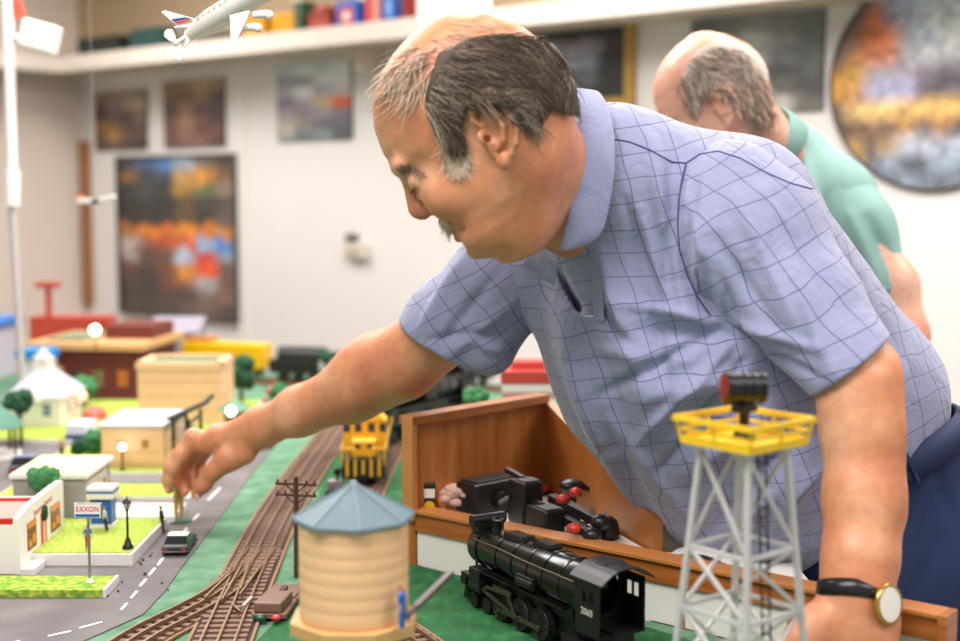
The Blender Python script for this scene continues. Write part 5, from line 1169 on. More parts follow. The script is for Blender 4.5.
# ------------------------------------------------------------------ aeroplanes and mast
A = P(190, 30, 1.52); B = P(247, 2, 1.44)
def airliner(): 
    c = A; ax = (P(246, 0, 1.46)-P(192, 33, 1.52)).normalized(); t = thing('model_airliner', 'white model airliner with red and blue tail stripes, hanging at the top edge', 'model aeroplane', tuple(P(192, 33, 1.52)))
    m_pw = mat('plane_white', '#e8dfdb', .35, var=.03); side = ax.cross(Vector((0, 0, 1))).normalized(); up = side.cross(ax)
    O = Vector((0, 0, 0)); r = .0135
    mb = MB(); mb.lathe([(0, -.012), (.003, -.010), (.007, .0), (.0115, .02), (r, .035), (r, .15), (.011, .175), (.005, .19), (0, .194)], O, 28, axis=ax); fu = mb.build('fuselage', m_pw, t)
    mb = MB(); 
    for k in range(11): q = O+ax*(.03+k*.010)-side*(-1)*0; p = q+(up*.4+side*.92).normalized()*(r*.985); mb.box(p, (.004, .004, .003))
    mb.build('cabin_windows', mat('pale_window', '#b8c0b4', .3), fu)
    def fin(pts, th, nm, m=m_pw, par=t):
        mb = MB(); n = (pts[1]-pts[0]).cross(pts[2]-pts[0]).normalized(); mb.sheet([p-n*th/2 for p in pts], n, th); return mb.build(nm, m, par, bevel=.0006)
    def q(px, py, D=1.52): return P(px, py, D)-t.location
    f = fin([q(199, 28), q(178, 27), q(161, 12), q(165, 10.5), q(196, 19)], .0022, 'tail_fin')
    n_ = (q(178, 27)-q(199, 28)).cross(q(161, 12)-q(199, 28)).normalized()
    fin([q(171, 19, 1.517), q(186, 17, 1.517), q(190, 18.5, 1.517), q(174, 20.5, 1.517)], .003, 'blue_stripe', blue, f); fin([q(174, 21.5, 1.517), q(190, 18.8, 1.517), q(193, 19.6, 1.517), q(177, 23, 1.517)], .003, 'red_stripe', mat('stripe_red', '#d0483c', .4), f)
    fin([q(185, 30), q(181, 46), q(184, 48), q(196, 36)], .002, 'tailplane', m_pw); fin([q(192, 26, 1.53), q(174, 27, 1.55), q(182, 36, 1.56), q(194, 34, 1.53)], .002, 'tailplane')
    pr = MB(); hub = q(176, 43, 1.51)
    pr.ball(hub, .0035); pr.build('propeller_hub', m_pw, t)
    for (x, y) in ((166, 30), (181, 60)):
        e = q(x, y, 1.51); d = e-hub; n = Vector((0, 1, 0)); s = d.cross(n).normalized(); pts = [hub+d*a+s*b for a, b in ((.05, .001), (.35, .0045), (.75, .0062), (.97, .003), (1.0, 0), (.97, -.003), (.75, -.0062), (.35, -.0045), (.05, -.001))]; fin(pts, .0018, 'propeller_blade')
    MB().cyl(hub, q(184, 38, 1.52), .0025).build('prop_shaft', m_pw, t)
    fin([q(230, 16, 1.44), q(250, 11, 1.42), q(236, 40, 1.33), q(232, 44, 1.33)], .002, 'wing'); fin([q(232, 8, 1.5), q(262, -6, 1.5), q(222, -40, 1.62), q(214, -40, 1.62)], .002, 'wing')
    for (x, y, D) in ((256, 27, 1.40), (267, 14, 1.42)):
        mb = MB(); a = q(x-14, y+1, D); b = q(x, y, D); mb.cyl(a, b, .0035, .0045, n=14); mb.build('engine', m_pw, t)
        MB().ball(q(x+2, y+1, D), .0048).build('engine_cowl', m_pw, t)
    s = O+ax*.09+up*r; MB().cyl(s, s+Vector((0, 0, 2.5-t.location.z-s.z)), .00025, n=6).build('thread', mat('nylon', '#d8d4d0', .3), t)
airliner()
p = P(95, 201, 2.6); t = thing('small_glider', 'tiny white and red model aeroplane hanging in front of the side wall', 'model aeroplane', tuple(p)); m_pw = mat('plane_white', '#e8dfdb')
MB().cyl((-.012, 0, -.002), (.014, 0, .001), .005, n=12).build('fuselage', mat('glider_dark', '#4a4450'), t)
mb = MB(); mb.beam((-.006, 0, 0), (-.034, 0, .001), .010, .012); mb.build('wing', m_pw, t, bevel=.001); mb = MB(); mb.beam((.008, .0, .001), (.040, .0, .009), .010, .010); mb.build('wing', m_pw, t, bevel=.001)
MB().bbox(-.036, -.024, -.003, .003, .003, .014).build('tail', mat('glider_red', '#d86a50', .5), t); MB().cyl((0, 0, .004), (0, 0, 2.5-p.z), .0003, n=6).build('thread', mat('nylon', '#d8d4d0'), t)
# white mast at the far left with a white lamp box
b = G(14, 385, 0); t = thing('mast', 'tall slim white mast rising at the left edge with a white box on an arm', 'mast', (-1.02, 2.95, TZ)); 
p0 = Vector(t.location); def_ = P(9, 0, 2.95); mb = MB(); mb.cyl((0, 0, 0), P(12, 205, 2.95)-p0, .007, .008, n=12); mb.build('lower_tube', mat('mast_grey', '#b8b0b4', .4), t)
mb = MB(); a = P(12, 206, 2.95)-p0; b = P(12, 170, 2.95)-p0; mb.cyl(a, b, .016, .018, n=14); c = P(7, -20, 2.95)-p0; mb.cyl(b, c, .011, .012, n=14); mb.build('upper_tube', mat('mast_white', '#ece6e4', .4, var=.02), t)
a = P(12, 38, 2.95)-p0; b = P(26, 37, 2.93)-p0; MB().cyl(a, b, .006).build('arm', mat('mast_white', '#ece6e4'), t)
mb = MB(); mb.box(P(40, 37, 2.9)-p0, (.075, .05, .06), Matrix.Rotation(.25, 3, 'Y')); mb.build('white_box', m_white, t, bevel=.006)
mb = MB(); mb.box(P(17, 6, 2.95)-p0, (.02, .012, .05), Matrix.Rotation(-.3, 3, 'Y')); mb.build('red_flag', mat('flag_red', '#d8503c', .5), t)
# ================================================================== people
def skin_mat(name, base, pink, pale):
    m = bpy.data.materials.new(name); m.use_nodes = True; nt = m.node_tree; b = nt.nodes['Principled BSDF']
    tc = nt.nodes.new('ShaderNodeTexCoord'); n = nt.nodes.new('ShaderNodeTexNoise'); n.inputs['Scale'].default_value = 16; n.inputs['Detail'].default_value = 6
    nt.links.new(tc.outputs['Object'], n.inputs['Vector']); cr = nt.nodes.new('ShaderNodeValToRGB'); e = cr.color_ramp.elements
    e[0].position = .32; e[0].color = (*lin(pink), 1); e[1].position = .68; e[1].color = (*lin(pale), 1); k = e.new(.5); k.color = (*lin(base), 1)
    nt.links.new(n.outputs['Fac'], cr.inputs[0])
    n2 = nt.nodes.new('ShaderNodeTexNoise'); n2.inputs['Scale'].default_value = 420; n2.inputs['Detail'].default_value = 3; nt.links.new(tc.outputs['Object'], n2.inputs['Vector'])
    n3 = nt.nodes.new('ShaderNodeTexNoise'); n3.inputs['Scale'].default_value = 90; n3.inputs['Detail'].default_value = 4; nt.links.new(tc.outputs['Object'], n3.inputs['Vector'])
    mx = nt.nodes.new('ShaderNodeMixRGB'); mx.blend_type = 'MULTIPLY'; mx.inputs[0].default_value = .35; nt.links.new(cr.outputs[0], mx.inputs[1])
    c2 = nt.nodes.new('ShaderNodeValToRGB'); c2.color_ramp.elements[0].position = .3; c2.color_ramp.elements[0].color = (.72, .55, .5, 1); c2.color_ramp.elements[1].position = .6; c2.color_ramp.elements[1].color = (1, 1, 1, 1)
    nt.links.new(n3.outputs['Fac'], c2.inputs[0]); nt.links.new(c2.outputs[0], mx.inputs[2]); nt.links.new(mx.outputs[0], b.inputs['Base Color'])
    bp = nt.nodes.new('ShaderNodeBump'); bp.inputs['Strength'].default_value = .25; bp.inputs['Distance'].default_value = .0008
    nt.links.new(n2.outputs['Fac'], bp.inputs['Height']); nt.links.new(bp.outputs[0], b.inputs['Normal'])
    b.inputs['Roughness'].default_value = .42; b.inputs['Subsurface Weight'].default_value = .12; b.inputs['Subsurface Radius'].default_value = (1, .35, .2); b.inputs['Subsurface Scale'].default_value = .006
    m.diffuse_color = (*lin(base), 1); return m
m_skin = skin_mat('skin', '#d39069', '#c97e5c', '#dea482'); m_skin2 = skin_mat('skin_pale', '#d8a48c', '#d08c78', '#e0b49c')
def plaid(name, base, line, n1, s1, n2, s2, w=.028, heather=.12, off=(0, 0)):
    m = bpy.data.materials.new(name); m.use_nodes = True; nt = m.node_tree; b = nt.nodes['Principled BSDF']; L = nt.links.new
    tc = nt.nodes.new('ShaderNodeTexCoord'); wn = nt.nodes.new('ShaderNodeTexNoise'); wn.inputs['Scale'].default_value = 6; wn.inputs['Detail'].default_value = 2
    L(tc.outputs['Object'], wn.inputs['Vector'])
    vs = nt.nodes.new('ShaderNodeVectorMath'); vs.operation = 'SUBTRACT'; L(wn.outputs['Color'], vs.inputs[0]); vs.inputs[1].default_value = (.5, .5, .5)
    vm = nt.nodes.new('ShaderNodeVectorMath'); vm.operation = 'SCALE'; L(vs.outputs[0], vm.inputs[0]); vm.inputs['Scale'].default_value = .05
    va = nt.nodes.new('ShaderNodeVectorMath'); va.operation = 'ADD'; L(tc.outputs['Object'], va.inputs[0]); L(vm.outputs[0], va.inputs[1])
    def M(op, a, bb=None, v=None):
        n = nt.nodes.new('ShaderNodeMath'); n.operation = op
        if hasattr(a, 'links') or hasattr(a, 'is_output'): L(a, n.inputs[0])
        else: n.inputs[0].default_value = a
        if bb is not None:
            if isinstance(bb, (int, float)): n.inputs[1].default_value = bb
            else: L(bb, n.inputs[1])
        return n.outputs[0]
    masks = []; masks2 = []
    for nn, s, of in ((n1, s1, off[0]), (n2, s2, off[1])):
        d = nt.nodes.new('ShaderNodeVectorMath'); d.operation = 'DOT_PRODUCT'; L(va.outputs[0], d.inputs[0]); d.inputs[1].default_value = tuple(Vector(nn).normalized()/s)
        x = M('ADD', d.outputs['Value'], of+100.0); fr = M('FRACT', x); a = M('ABSOLUTE', M('SUBTRACT', fr, .5)); masks.append(M('LESS_THAN', a, w))
        fr2 = M('FRACT', M('ADD', x, .5)); a2 = M('ABSOLUTE', M('SUBTRACT', fr2, .5)); masks2.append(M('LESS_THAN', a2, w*.8))
    mk = M('MAXIMUM', masks[0], masks[1]); mk2 = M('MAXIMUM', masks2[0], masks2[1])
    hn = nt.nodes.new('ShaderNodeTexNoise'); hn.inputs['Scale'].default_value = 700; hn.inputs['Detail'].default_value = 2; L(tc.outputs['Object'], hn.inputs['Vector'])
    c = lin(base); m1 = nt.nodes.new('ShaderNodeMixRGB'); m1.inputs[1].default_value = (*[x*(1-heather) for x in c], 1); m1.inputs[2].default_value = (*[min(1, x*(1+heather)) for x in c], 1); L(hn.outputs['Fac'], m1.inputs[0])
    mm = nt.nodes.new('ShaderNodeMixRGB'); L(M('MULTIPLY', mk2, .12), mm.inputs[0]); L(m1.outputs[0], mm.inputs[1]); mm.inputs[2].default_value = (*lin('#c8cce6'), 1)
    m2 = nt.nodes.new('ShaderNodeMixRGB'); L(M('MULTIPLY', mk, .70), m2.inputs[0]); L(mm.outputs[0], m2.inputs[1]); m2.inputs[2].default_value = (*lin(line), 1)
    L(m2.outputs[0], b.inputs['Base Color']); b.inputs['Roughness'].default_value = .8; b.inputs['Sheen Weight'].default_value = .3
    fn = nt.nodes.new('ShaderNodeTexNoise'); fn.inputs['Scale'].default_value = 22; fn.inputs['Detail'].default_value = 5; fn.inputs['Distortion'].default_value = 1.2; L(tc.outputs['Object'], fn.inputs['Vector'])
    bp = nt.nodes.new('ShaderNodeBump'); bp.inputs['Strength'].default_value = .35; bp.inputs['Distance'].default_value = .012; L(fn.outputs['Fac'], bp.inputs['Height']); L(bp.outputs[0], b.inputs['Normal'])
    m.diffuse_color = (*c, 1); return m
def imdir(dx, dy, df=0): return RT*dx-UPV*dy+FW*df          # image direction (right, down) as a world direction
# ------------------------------------------------------------------ the head, laid out in its own frame (u forward, v up, w toward its left)
class Head:
    def __init__(s, px, py, D, scale, pitch, yaw):
        s.O = P(px, py, D); s.px, s.py = px, py; s.s = scale*(D/math.cos(PITCH)*.995)/F if False else scale
        s.k = s.s*F/((s.O-Vector((0, 0, CZ))).dot(FW))        # px per unit
        s.F2 = (-math.cos(pitch), math.sin(pitch)); s.U2 = (-math.sin(pitch), -math.cos(pitch)); s.cy, s.sy = math.cos(yaw), math.sin(yaw)
        fi = imdir(*s.F2); s.Fv = fi*s.cy+FW*s.sy; s.Vv = imdir(*s.U2); s.Wv = fi*s.sy-FW*s.cy
    def H(s, u, v, w=0): return s.O+(s.Fv*u+s.Vv*v+s.Wv*w)*s.s
    def N(s, px, py, w):                                      # pixel on the near side at lateral w -> (u, v, w)
        dx, dy = (px-s.px)/s.k, (py-s.py)/s.k; ui = dx*s.F2[0]+dy*s.F2[1]; v = dx*s.U2[0]+dy*s.U2[1]
        return ((ui-w*s.sy)/s.cy, v, w)
    R = property(lambda s: (s.Fv, s.Vv, s.Wv))
V_ = [-92, -88, -80, -70, -52, -35, -15, 5, 20, 35, 57, 82, 98, 112, 121, 129, 135, 139, 141.5]
UF = [42, 54, 66, 71, 72, 76, 80, 81, 85, 93, 94, 88, 79, 66, 54, 38, 20, 0, -20]
UB = [32, 18, 2, -15, -40, -55, -75, -93, -100, -102, -101, -93, -82, -72, -62, -54, -46, -38, -26]
HW = [6, 18, 32, 46, 58, 64, 67, 69, 71, 73, 75, 75, 71, 64, 56, 46, 35, 22, 6]
def _sm(a):
    v = np.linspace(-92, 141.5, 470); y = np.interp(v, V_, a); k = np.exp(-np.linspace(-2, 2, 17)**2); k /= k.sum(); yp = np.pad(y, 8, mode='edge'); return v, np.convolve(yp, k, 'valid')
_uf, _ub, _hw = _sm(UF), _sm(UB), _sm(HW)
def loft_d(hd, X, Y, Z):
    x = X-hd.O.x; y = Y-hd.O.y; z = Z-hd.O.z; s = hd.s
    u = (x*hd.Fv.x+y*hd.Fv.y+z*hd.Fv.z)/s; v = (x*hd.Vv.x+y*hd.Vv.y+z*hd.Vv.z)/s; w = (x*hd.Wv.x+y*hd.Wv.y+z*hd.Wv.z)/s
    vc = np.clip(v, -92, 141.5); uf = np.interp(vc, *_uf); ub = np.interp(vc, *_ub); hw = np.interp(vc, *_hw)
    c = (uf+ub)/2; a = np.maximum((uf-ub)/2, 2); b = np.maximum(hw, 2); q = (u-c)/a
    b = b*(1-.16*np.clip(q, 0, 1)**2)
    n = 2.35; r = (np.abs(q)**n+np.abs(w/b)**n)**(1/n); d = (r-1)*np.minimum(a, b)
    d = np.maximum(d, np.maximum(v-141.5, -92-v)); return (d*s).astype(np.float32), u, v, w
def add_head(f, hd, neck, detail=True, ear=True):
    H, s = hd.H, hd.s; R = hd.R
    m = 175*s; sl, X, Y, Z = f.win(np.array(hd.O)-m, np.array(hd.O)+m); d = loft_d(hd, X, Y, Z)[0]; f.put(sl, d, .004, 'add')
    def E(c, r, k, op='add'): f.ell(H(*c), np.array(r)*s, R, k*s, op)
    def K(a, b, ra, rb, k, op='add'): f.cone(H(*a), H(*b), ra*s, rb*s, k*s, op)
    # neck and throat
    f.cone(H(-36, -8, 0), neck[0], 48*s, neck[1], 26*s); f.cone(H(-6, -34, 0), neck[0]-hd.Fv*-.012-FW*.010, 50*s, neck[1]*.95, 34*s); E((20, -84, 0), (36, 25, 36), 28)
    for q in (-1, 1):
        E((34, -64, q*28), (34, 24, 19), 18); E((56, -14, q*38), (22, 24, 20), 20)
        K((88, 36, q*10), (78, 34, q*44), 5.0, 5, 12)
        if detail: E((94, 13, q*30), (16, 10, 16), 9, 'sub'); E((71, 13, q*31), (13, 10, 17), 8); K((83, 8, q*22), (75, 7, q*42), .9, .9, 3, 'sub'); K((84, 0, q*22), (74, -3, q*38), 3.0, 2.5, 6)
    K((89, 22, 0), (99, -5, 0), 7.0, 7.5, 9); E((94, -10, 0), (10.5, 10.5, 10), 6)
    for q in (-1, 1):
        E((85, -14, q*12), (10, 7.5, 6.5), 5); 
        if detail: E((89, -23, q*6.5), (5, 3.2, 3), 2, 'sub'); K((87, -8, q*19), (80, -22, q*21), 1.2, 1.2, 4, 'sub'); K((80, -20, q*21), (60, -52, q*42), 3.0, 2.2, 7, 'sub'); K((62, -50, q*30), (46, -82, q*34), 1.8, 1.2, 7, 'sub')
    E((74, -34, 0), (10, 10, 24), 10)
    for q in (-1, 1): K((79, -42, 0), (66, -45, q*20), 4.2, 2.5, 4); K((76, -54, 0), (64, -51, q*18), 5.5, 3, 4)
    for q in (-1, 1): K((86, -47.5, 0), (66, -49, q*24), 1.4, 1.0, 2.5, 'sub')
    E((66, -74, 0), (13, 11, 18), 9); K((76, -63, -14), (76, -63, 14), 1.5, 1.5, 6, 'sub')
    if detail:                                                # crow's feet, forehead lines, neck folds
        for q in (-1, 1):
            for (a, b) in (((72, 12, q*48), (60, 18, q*60)), ((71, 8, q*49), (60, 6, q*60))): K(a, b, .7, .5, 2.5, 'sub')
            K((14, -104, q*34), (-40, -70, q*46), 1.8, 1.2, 8, 'sub')
    if ear:
        sc = hd.k/.985
        for q in (-1, 1):
            def T(px, py, w, q=q): u, v, ww = REF.N(px, py, w); return H(u, v, q*(ww+6))
            a1 = (T(506, 175, 76)-T(483, 117, 76)).normalized(); nn = (hd.Wv*q*.86+hd.Fv*.45).normalized(); a2 = a1.cross(nn).normalized(); nn = a2.cross(a1)
            f.ell(T(497, 143, 75), np.array((29, 20, 5.0))*s, (a1, a2, nn), 3*s)
            f.ell(T(488, 141, 69), np.array((22, 14, 7))*s, (a1, a2, nn), 5*s)
            ch = [(473, 131, 71), (475, 122, 74), (481, 116, 77), (491, 114, 80), (502, 118, 84), (511, 128, 87), (515, 141, 87), (515, 154, 85), (510, 166, 81), (505, 173, 78)]
            f.chain([(T(*c), 3.4*s) for c in ch], 2.2*s)
            f.ell(T(504, 171, 76), np.array((8, 7, 4.5))*s, (a1, a2, nn), 4*s)
            f.ell(T(490, 142, 82), np.array((13, 8, 8))*s, (a1, a2, nn), 2.5*s, 'sub')
            f.chain([(T(480, 123, 82), 2.2*s), (T(492, 121, 85), 2.4*s), (T(503, 127, 89), 2.4*s), (T(508, 140, 91), 2.2*s), (T(507, 152, 90), 2*s)], 2*s, 'sub')
            f.chain([(T(494, 130, 83), 2.2*s), (T(501, 140, 85), 2.6*s), (T(500, 153, 83), 2.6*s), (T(493, 158, 80), 2.6*s)], 2*s)
            f.ell(T(481, 146, 76), np.array((6, 4, 4))*s, (a1, a2, nn), 3*s)
def make_ear(f, hd, q):
    s = hd.s; H = hd.H
    def T(px, py, w): u, v, ww = hd.N(px, py, w); return H(u, v, q*(ww+1))
    a1 = (T(506, 175, 80)-T(483, 117, 80)).normalized(); nn = (hd.Wv*q*.88+hd.Fv*.42).normalized(); a2 = a1.cross(nn).normalized(); nn = a2.cross(a1)
    f.ell(T(492, 146, 72), np.array((25, 13, 9))*s, (a1, a2, nn), 3*s)
    f.ell(T(497, 144, 80), np.array((29, 18, 3.6))*s, (a1, a2, nn), 4*s)
    f.ell(T(491, 143, 86), np.array((14, 9.5, 8))*s, (a1, a2, nn), 2.5*s, 'sub')
    ch = [(482, 138, 79), (474, 132, 78), (473, 124, 80), (478, 117, 83), (487, 113, 86), (498, 114, 89), (507, 121, 92), (514, 132, 94), (516, 144, 93), (514, 156, 91), (510, 165, 87), (505, 172, 83)]
    rr = [2.2, 2.8, 3.2, 3.4, 3.5, 3.5, 3.5, 3.4, 3.2, 3.0, 3.0, 3.6]
    f.chain([(T(*c), r_*s) for c, r_ in zip(ch, rr)], 2.5*s)
    f.ell(T(502, 171, 82), np.array((9, 8, 4.2))*s, (a1, a2, nn), 4*s)
    f.chain([(T(488, 125, 87), 2.0*s), (T(497, 130, 89), 2.6*s), (T(502, 140, 90), 2.8*s), (T(502, 152, 88), 2.8*s), (T(496, 160, 85), 2.6*s)], 2.2*s)
    f.chain([(T(484, 121, 88), 1.6*s), (T(496, 121, 92), 1.8*s), (T(506, 131, 95), 1.9*s), (T(509, 145, 95), 1.7*s), (T(508, 156, 92), 1.4*s)], 2*s, 'sub')
    f.ell(T(482, 149, 80), np.array((7, 4, 4.5))*s, (a1, a2, nn), 3*s)
    f.cone(T(487, 150, 76), T(487, 150, 90), 3.2*s, 3.6*s, 2*s, 'sub')
def cam_ray_hit(bvh, px, py):
    o = Vector((0, 0, CZ)); return bvh.ray_cast(o, ray(px, py).normalized())
def bvh_of(o): me = o.data; return BVHTree.FromPolygons([o.matrix_world @ v.co for v in me.vertices], [tuple(p.vertices) for p in me.polygons])
def bvh_raw(o):
    me = o.data; n = len(me.vertices); co = np.empty(n*3); me.vertices.foreach_get('co', co); return BVHTree.FromPolygons(co.reshape(-1, 3).tolist(), [tuple(p.vertices) for p in me.polygons])
def flow(ctrl):
    c = np.array(ctrl, float)
    def f(x, y):
        d = 1/((c[:, 0]-x)**2+(c[:, 1]-y)**2+4)**1.5; v = (c[:, 2:4]*d[:, None]).sum(0)/d.sum(); n = math.hypot(*v)+1e-9; return v[0]/n, v[1]/n
    return f
def strands(name, mats, parent, bvh, hd, poly, ctrl, n, length, seg=7, r=.0004, lift=.004, spread=.25, mirror=True, pick=None, root_lift=.0008, seed=1, avoid=None, keep=None):
    rg = np.random.default_rng(seed); fl_ = flow(ctrl); xs = [p[0] for p in poly]; ys = [p[1] for p in poly]; mbs = [MB() for _ in mats]; done = 0; tries = 0
    while done < n and tries < n*20:
        tries += 1; x = rg.uniform(min(xs), max(xs)); y = rg.uniform(min(ys), max(ys))
        if not pin(x, y, poly): continue
        L = length*rg.uniform(.6, 1.15); st = L/seg; pts = []; ang = rg.normal(0, spread); wob = rg.uniform(0, 6.3); hmax = lift*rg.uniform(.3, 1.1); ok = True; lastd = None
        for k in range(seg+1):
            if avoid and k and pin(x, y, avoid): break
            if keep is not None and k > 1 and pdist(x, y, poly) > keep: break
            h = cam_ray_hit(bvh, x, y)
            if h[0] is None or (pts and (h[0]-pts[-1]).length > .02):
                if len(pts) < 2: ok = False; break
                d = (pts[-1]-pts[-2]); pts.append(pts[-1]+d*.8+Vector((0, 0, -.0006))); continue
            t = k/seg; lf = root_lift+hmax*math.sin(min(1, t*1.4)*PI*.55)
            pts.append(h[0]+h[1]*lf); dx, dy = fl_(x, y); a = ang+.18*math.sin(wob+t*4); ca, sa = math.cos(a), math.sin(a)
            x += st*(dx*ca-dy*sa); y += st*(dx*sa+dy*ca)
        if not ok or len(pts) < 3: continue
        i = pick(pts[0], x, y, rg) if pick else int(rg.integers(len(mats))); tp = [1.0-.75*(k/(len(pts)-1))**2 for k in range(len(pts))]
        rr_ = r*rg.uniform(.7, 1.3)
        if mirror != 'only': mbs[i].tube(pts, rr_, 3, taper=tp)
        if mirror:
            q = [p-hd.Wv*(2*(p-hd.O).dot(hd.Wv)) for p in pts]; mbs[i].tube(q, r, 3, taper=tp)
        done += 1
    big = MB()
    for i, mb in enumerate(mbs):
        big.cur = i; big.add(mb.v, mb.f, True)
    return big.build(name, mats, parent)
def hair_cap(name, m, hd, poly, th, parent, h=.0022):
    o = np.array(hd.O); R_ = 165*hd.s; f = Field(o-R_, o+R_, h); sl, X, Y, Z = f.win(f.lo, f.lo+f.n*h)
    d, u, v, w = loft_d(hd, X, Y, Z); ui = u*hd.cy+np.abs(w)*hd.sy
    x = hd.px+(ui*hd.F2[0]+v*hd.U2[0])*hd.k; y = hd.py+(ui*hd.F2[1]+v*hd.U2[1])*hd.k
    reg = poly_sd(x.astype(np.float32), y.astype(np.float32), poly)/hd.k*hd.s
    ns = (np.sin(x*1.1)*np.cos(y*1.3))*.0004
    a = d-th+ns; k = .004; hh = np.maximum(k-np.abs(a-reg), 0)/k; f.f[sl] = np.maximum(a, reg)+hh*hh*k*.25; return f.build(name, m, parent)
REF = Head(492, 150, 1.385, 1.03e-3, math.radians(33), math.radians(14))
# ================================================================== MAIN MAN
hd = REF; HM = thing('person', 'balding older man in a blue checked polo shirt leaning over the rail, reaching left', 'person', (.50, 1.66, 0))
def Q(px, py, D, r=None): p = P(px, py, D); return p if r is None else (p, r)
f = Field((-.50, 1.14, .895), (.42, 2.02, 1.655), .0024)
NB = P(574, 200, 1.50); add_head(f, hd, (NB, .046), ear=False)
f.chain([(P(574, 200, 1.50), .046), (P(622, 225, 1.54), .062), (P(690, 320, 1.60), .13), (P(780, 430, 1.62), .115)], .04)
# far (right) arm, reaching out
f.chain([(P(585, 240, 1.62), .06), (P(505, 278, 1.68), .054), (P(402, 363, 1.74), .0455), (P(352, 390, 1.79), .0415), (P(300, 411, 1.845), .0325), (P(262, 427, 1.885), .0265), (P(245, 434, 1.895), .0245)], .02)
f.ell(P(375, 368, 1.77), (.055, .045, .040), (imdir(-.83, .5, .25), imdir(.5, .83), FW), .03)
# right hand
def hchain(pts, k=.006): f.chain([(P(x, y, D), r) for x, y, D, r in pts], k)
hchain([(247, 436, 1.895, .0235), (222, 440, 1.905, .0205), (201, 443, 1.915, .0155)], .012); hchain([(247, 434, 1.905, .022), (220, 437, 1.935, .019), (202, 442, 1.955, .0145)], .012)
hchain([(243, 452, 1.885, .0195), (228, 459, 1.885, .0175), (214, 470, 1.885, .0130), (204, 484, 1.89, .0110), (197, 493, 1.895, .0092)], .010)
hchain([(200, 442, 1.912, .0145), (193, 441, 1.91, .0135), (180, 455, 1.90, .0115), (171, 468, 1.895, .0105), (168, 480, 1.897, .0090), (169, 489, 1.90, .0072)], .005)
hchain([(200, 442, 1.94, .014), (193, 444, 1.94, .0130), (184, 458, 1.94, .0105), (180, 471, 1.935, .0095), (182, 484, 1.925, .0082), (185, 492, 1.918, .0070)], .004)
hchain([(204, 445, 1.962, .013), (197, 449, 1.965, .012), (190, 462, 1.965, .0098), (188, 475, 1.955, .0088), (192, 486, 1.94, .0075)], .004)
hchain([(210, 446, 1.978, .012), (204, 452, 1.982, .011), (198, 465, 1.985, .0088), (198, 477, 1.97, .0078), (202, 484, 1.96, .0068)], .004)
f.ell(P(194, 436, 1.912), .0125, None, .008); f.chain([(P(216, 449, 1.882), .004), (P(205, 462, 1.886), .003)], .008, 'sub')
# near (left) arm, propped on the rail
f.chain([(P(640, 225, 1.52), .06), (P(745, 218, 1.47), .060), (P(862, 385, 1.345), .0410), (P(866, 430, 1.335), .0415), (P(865, 500, 1.312), .0375), (P(860, 560, 1.288), .0330), (P(856, 590, 1.275), .0305)], .024)
hchain([(856, 590, 1.275, .0300), (851, 615, 1.268, .0300), (846, 636, 1.258, .0285)], .014); hchain([(858, 592, 1.278, .026), (872, 620, 1.272, .024), (872, 642, 1.258, .024)], .014)
for (a, b, c, d_) in (((818, 645, 1.250), (806, 668, 1.232), (805, 692, 1.222), (808, 712, 1.224)), ((838, 652, 1.246), (830, 678, 1.226), (829, 704, 1.216), (831, 726, 1.219)), ((859, 655, 1.246), (855, 681, 1.226), (854, 706, 1.217), (855, 726, 1.220)), ((880, 650, 1.252), (881, 672, 1.236), (881, 692, 1.228), (881, 708, 1.231))):
    hchain([(*a, .0135), (*b, .0112), (*c, .0098), (*d_, .0082)], .004)
hchain([(835, 615, 1.268, .022), (815, 625, 1.258, .0175), (800, 640, 1.248, .0145), (789, 660, 1.242, .0115), (784, 680, 1.240, .0095)], .012)
EARS = []
for q in (-1, 1):
    c = hd.H(*[(a, b, w*q) for a, b, w in [hd.N(496, 145, 78)]][0]); e = Field(np.array(c)-.050, np.array(c)+.050, .00105); make_ear(e, hd, q); EARS.append(e)
body = f.build('body', m_skin, extra=EARS); del f, EARS
rebase(body, HM); body_bvh = None
HO = Vector(HM.location)
class WV:                                                     # world-space ray caster on a rebased mesh
    def __init__(s, o, root): me = o.data; off = Vector(root.location); s.b = BVHTree.FromPolygons([v.co+off for v in me.vertices], [tuple(p.vertices) for p in me.polygons])
    def ray_cast(s, o, d): return s.b.ray_cast(o, d)
bb = WV(body, HM)
# finger nails on the reaching hand
mb = MB()
for (x, y, D, dx, dy) in ((166.5, 489, 1.893, -.1, 1), (197, 497, 1.886, -.5, .8)):
    c = P(x, y, D); mb.ball(c, .0052, 10, 6, (.7, .35, 1))
rebase(mb.build('fingernail', mat('nail', '#e0b09a', .3)), HM)
# ---- shirt
f1, f2 = imdir(.94, -.30, -.05), imdir(.20, .97, .12)
m_sh = plaid('checked_shirt', '#9296b8', '#3a4070', f1, .031, f2, .027, .020)
m_sl = plaid('checked_sleeve', '#9296b8', '#3a4070', imdir(.45, .87, .1), .029, imdir(.85, -.53, .25), .029, .020)
m_sr = plaid('checked_sleeve_far', '#9094b6', '#3a4070', imdir(.55, .80, .2), .029, imdir(.80, -.6, 0), .030, .020)
m_plain = plaid('plain_blue_cloth', '#9094b8', '#9094b8', f1, .031, f2, .027, .0001)
g = Field((-.08, 1.26, .90), (.56, 1.90, 1.60), .0032)
def S(px, py, D, rpx): return (P(px, py, D), rpx*D/F)
g.chain([S(612, 184, 1.52, 74), S(700, 330, 1.62, 158)], .03); g.chain([S(738, 216, 1.50, 74), S(848, 400, 1.62, 92)], .03); g.chain([S(612, 184, 1.52, 74), S(738, 216, 1.50, 74)], .03)
g.chain([S(545, 275, 1.66, 46), S(612, 190, 1.56, 66)], .03); g.chain([S(545, 280, 1.66, 46), S(690, 330, 1.62, 148)], .03)
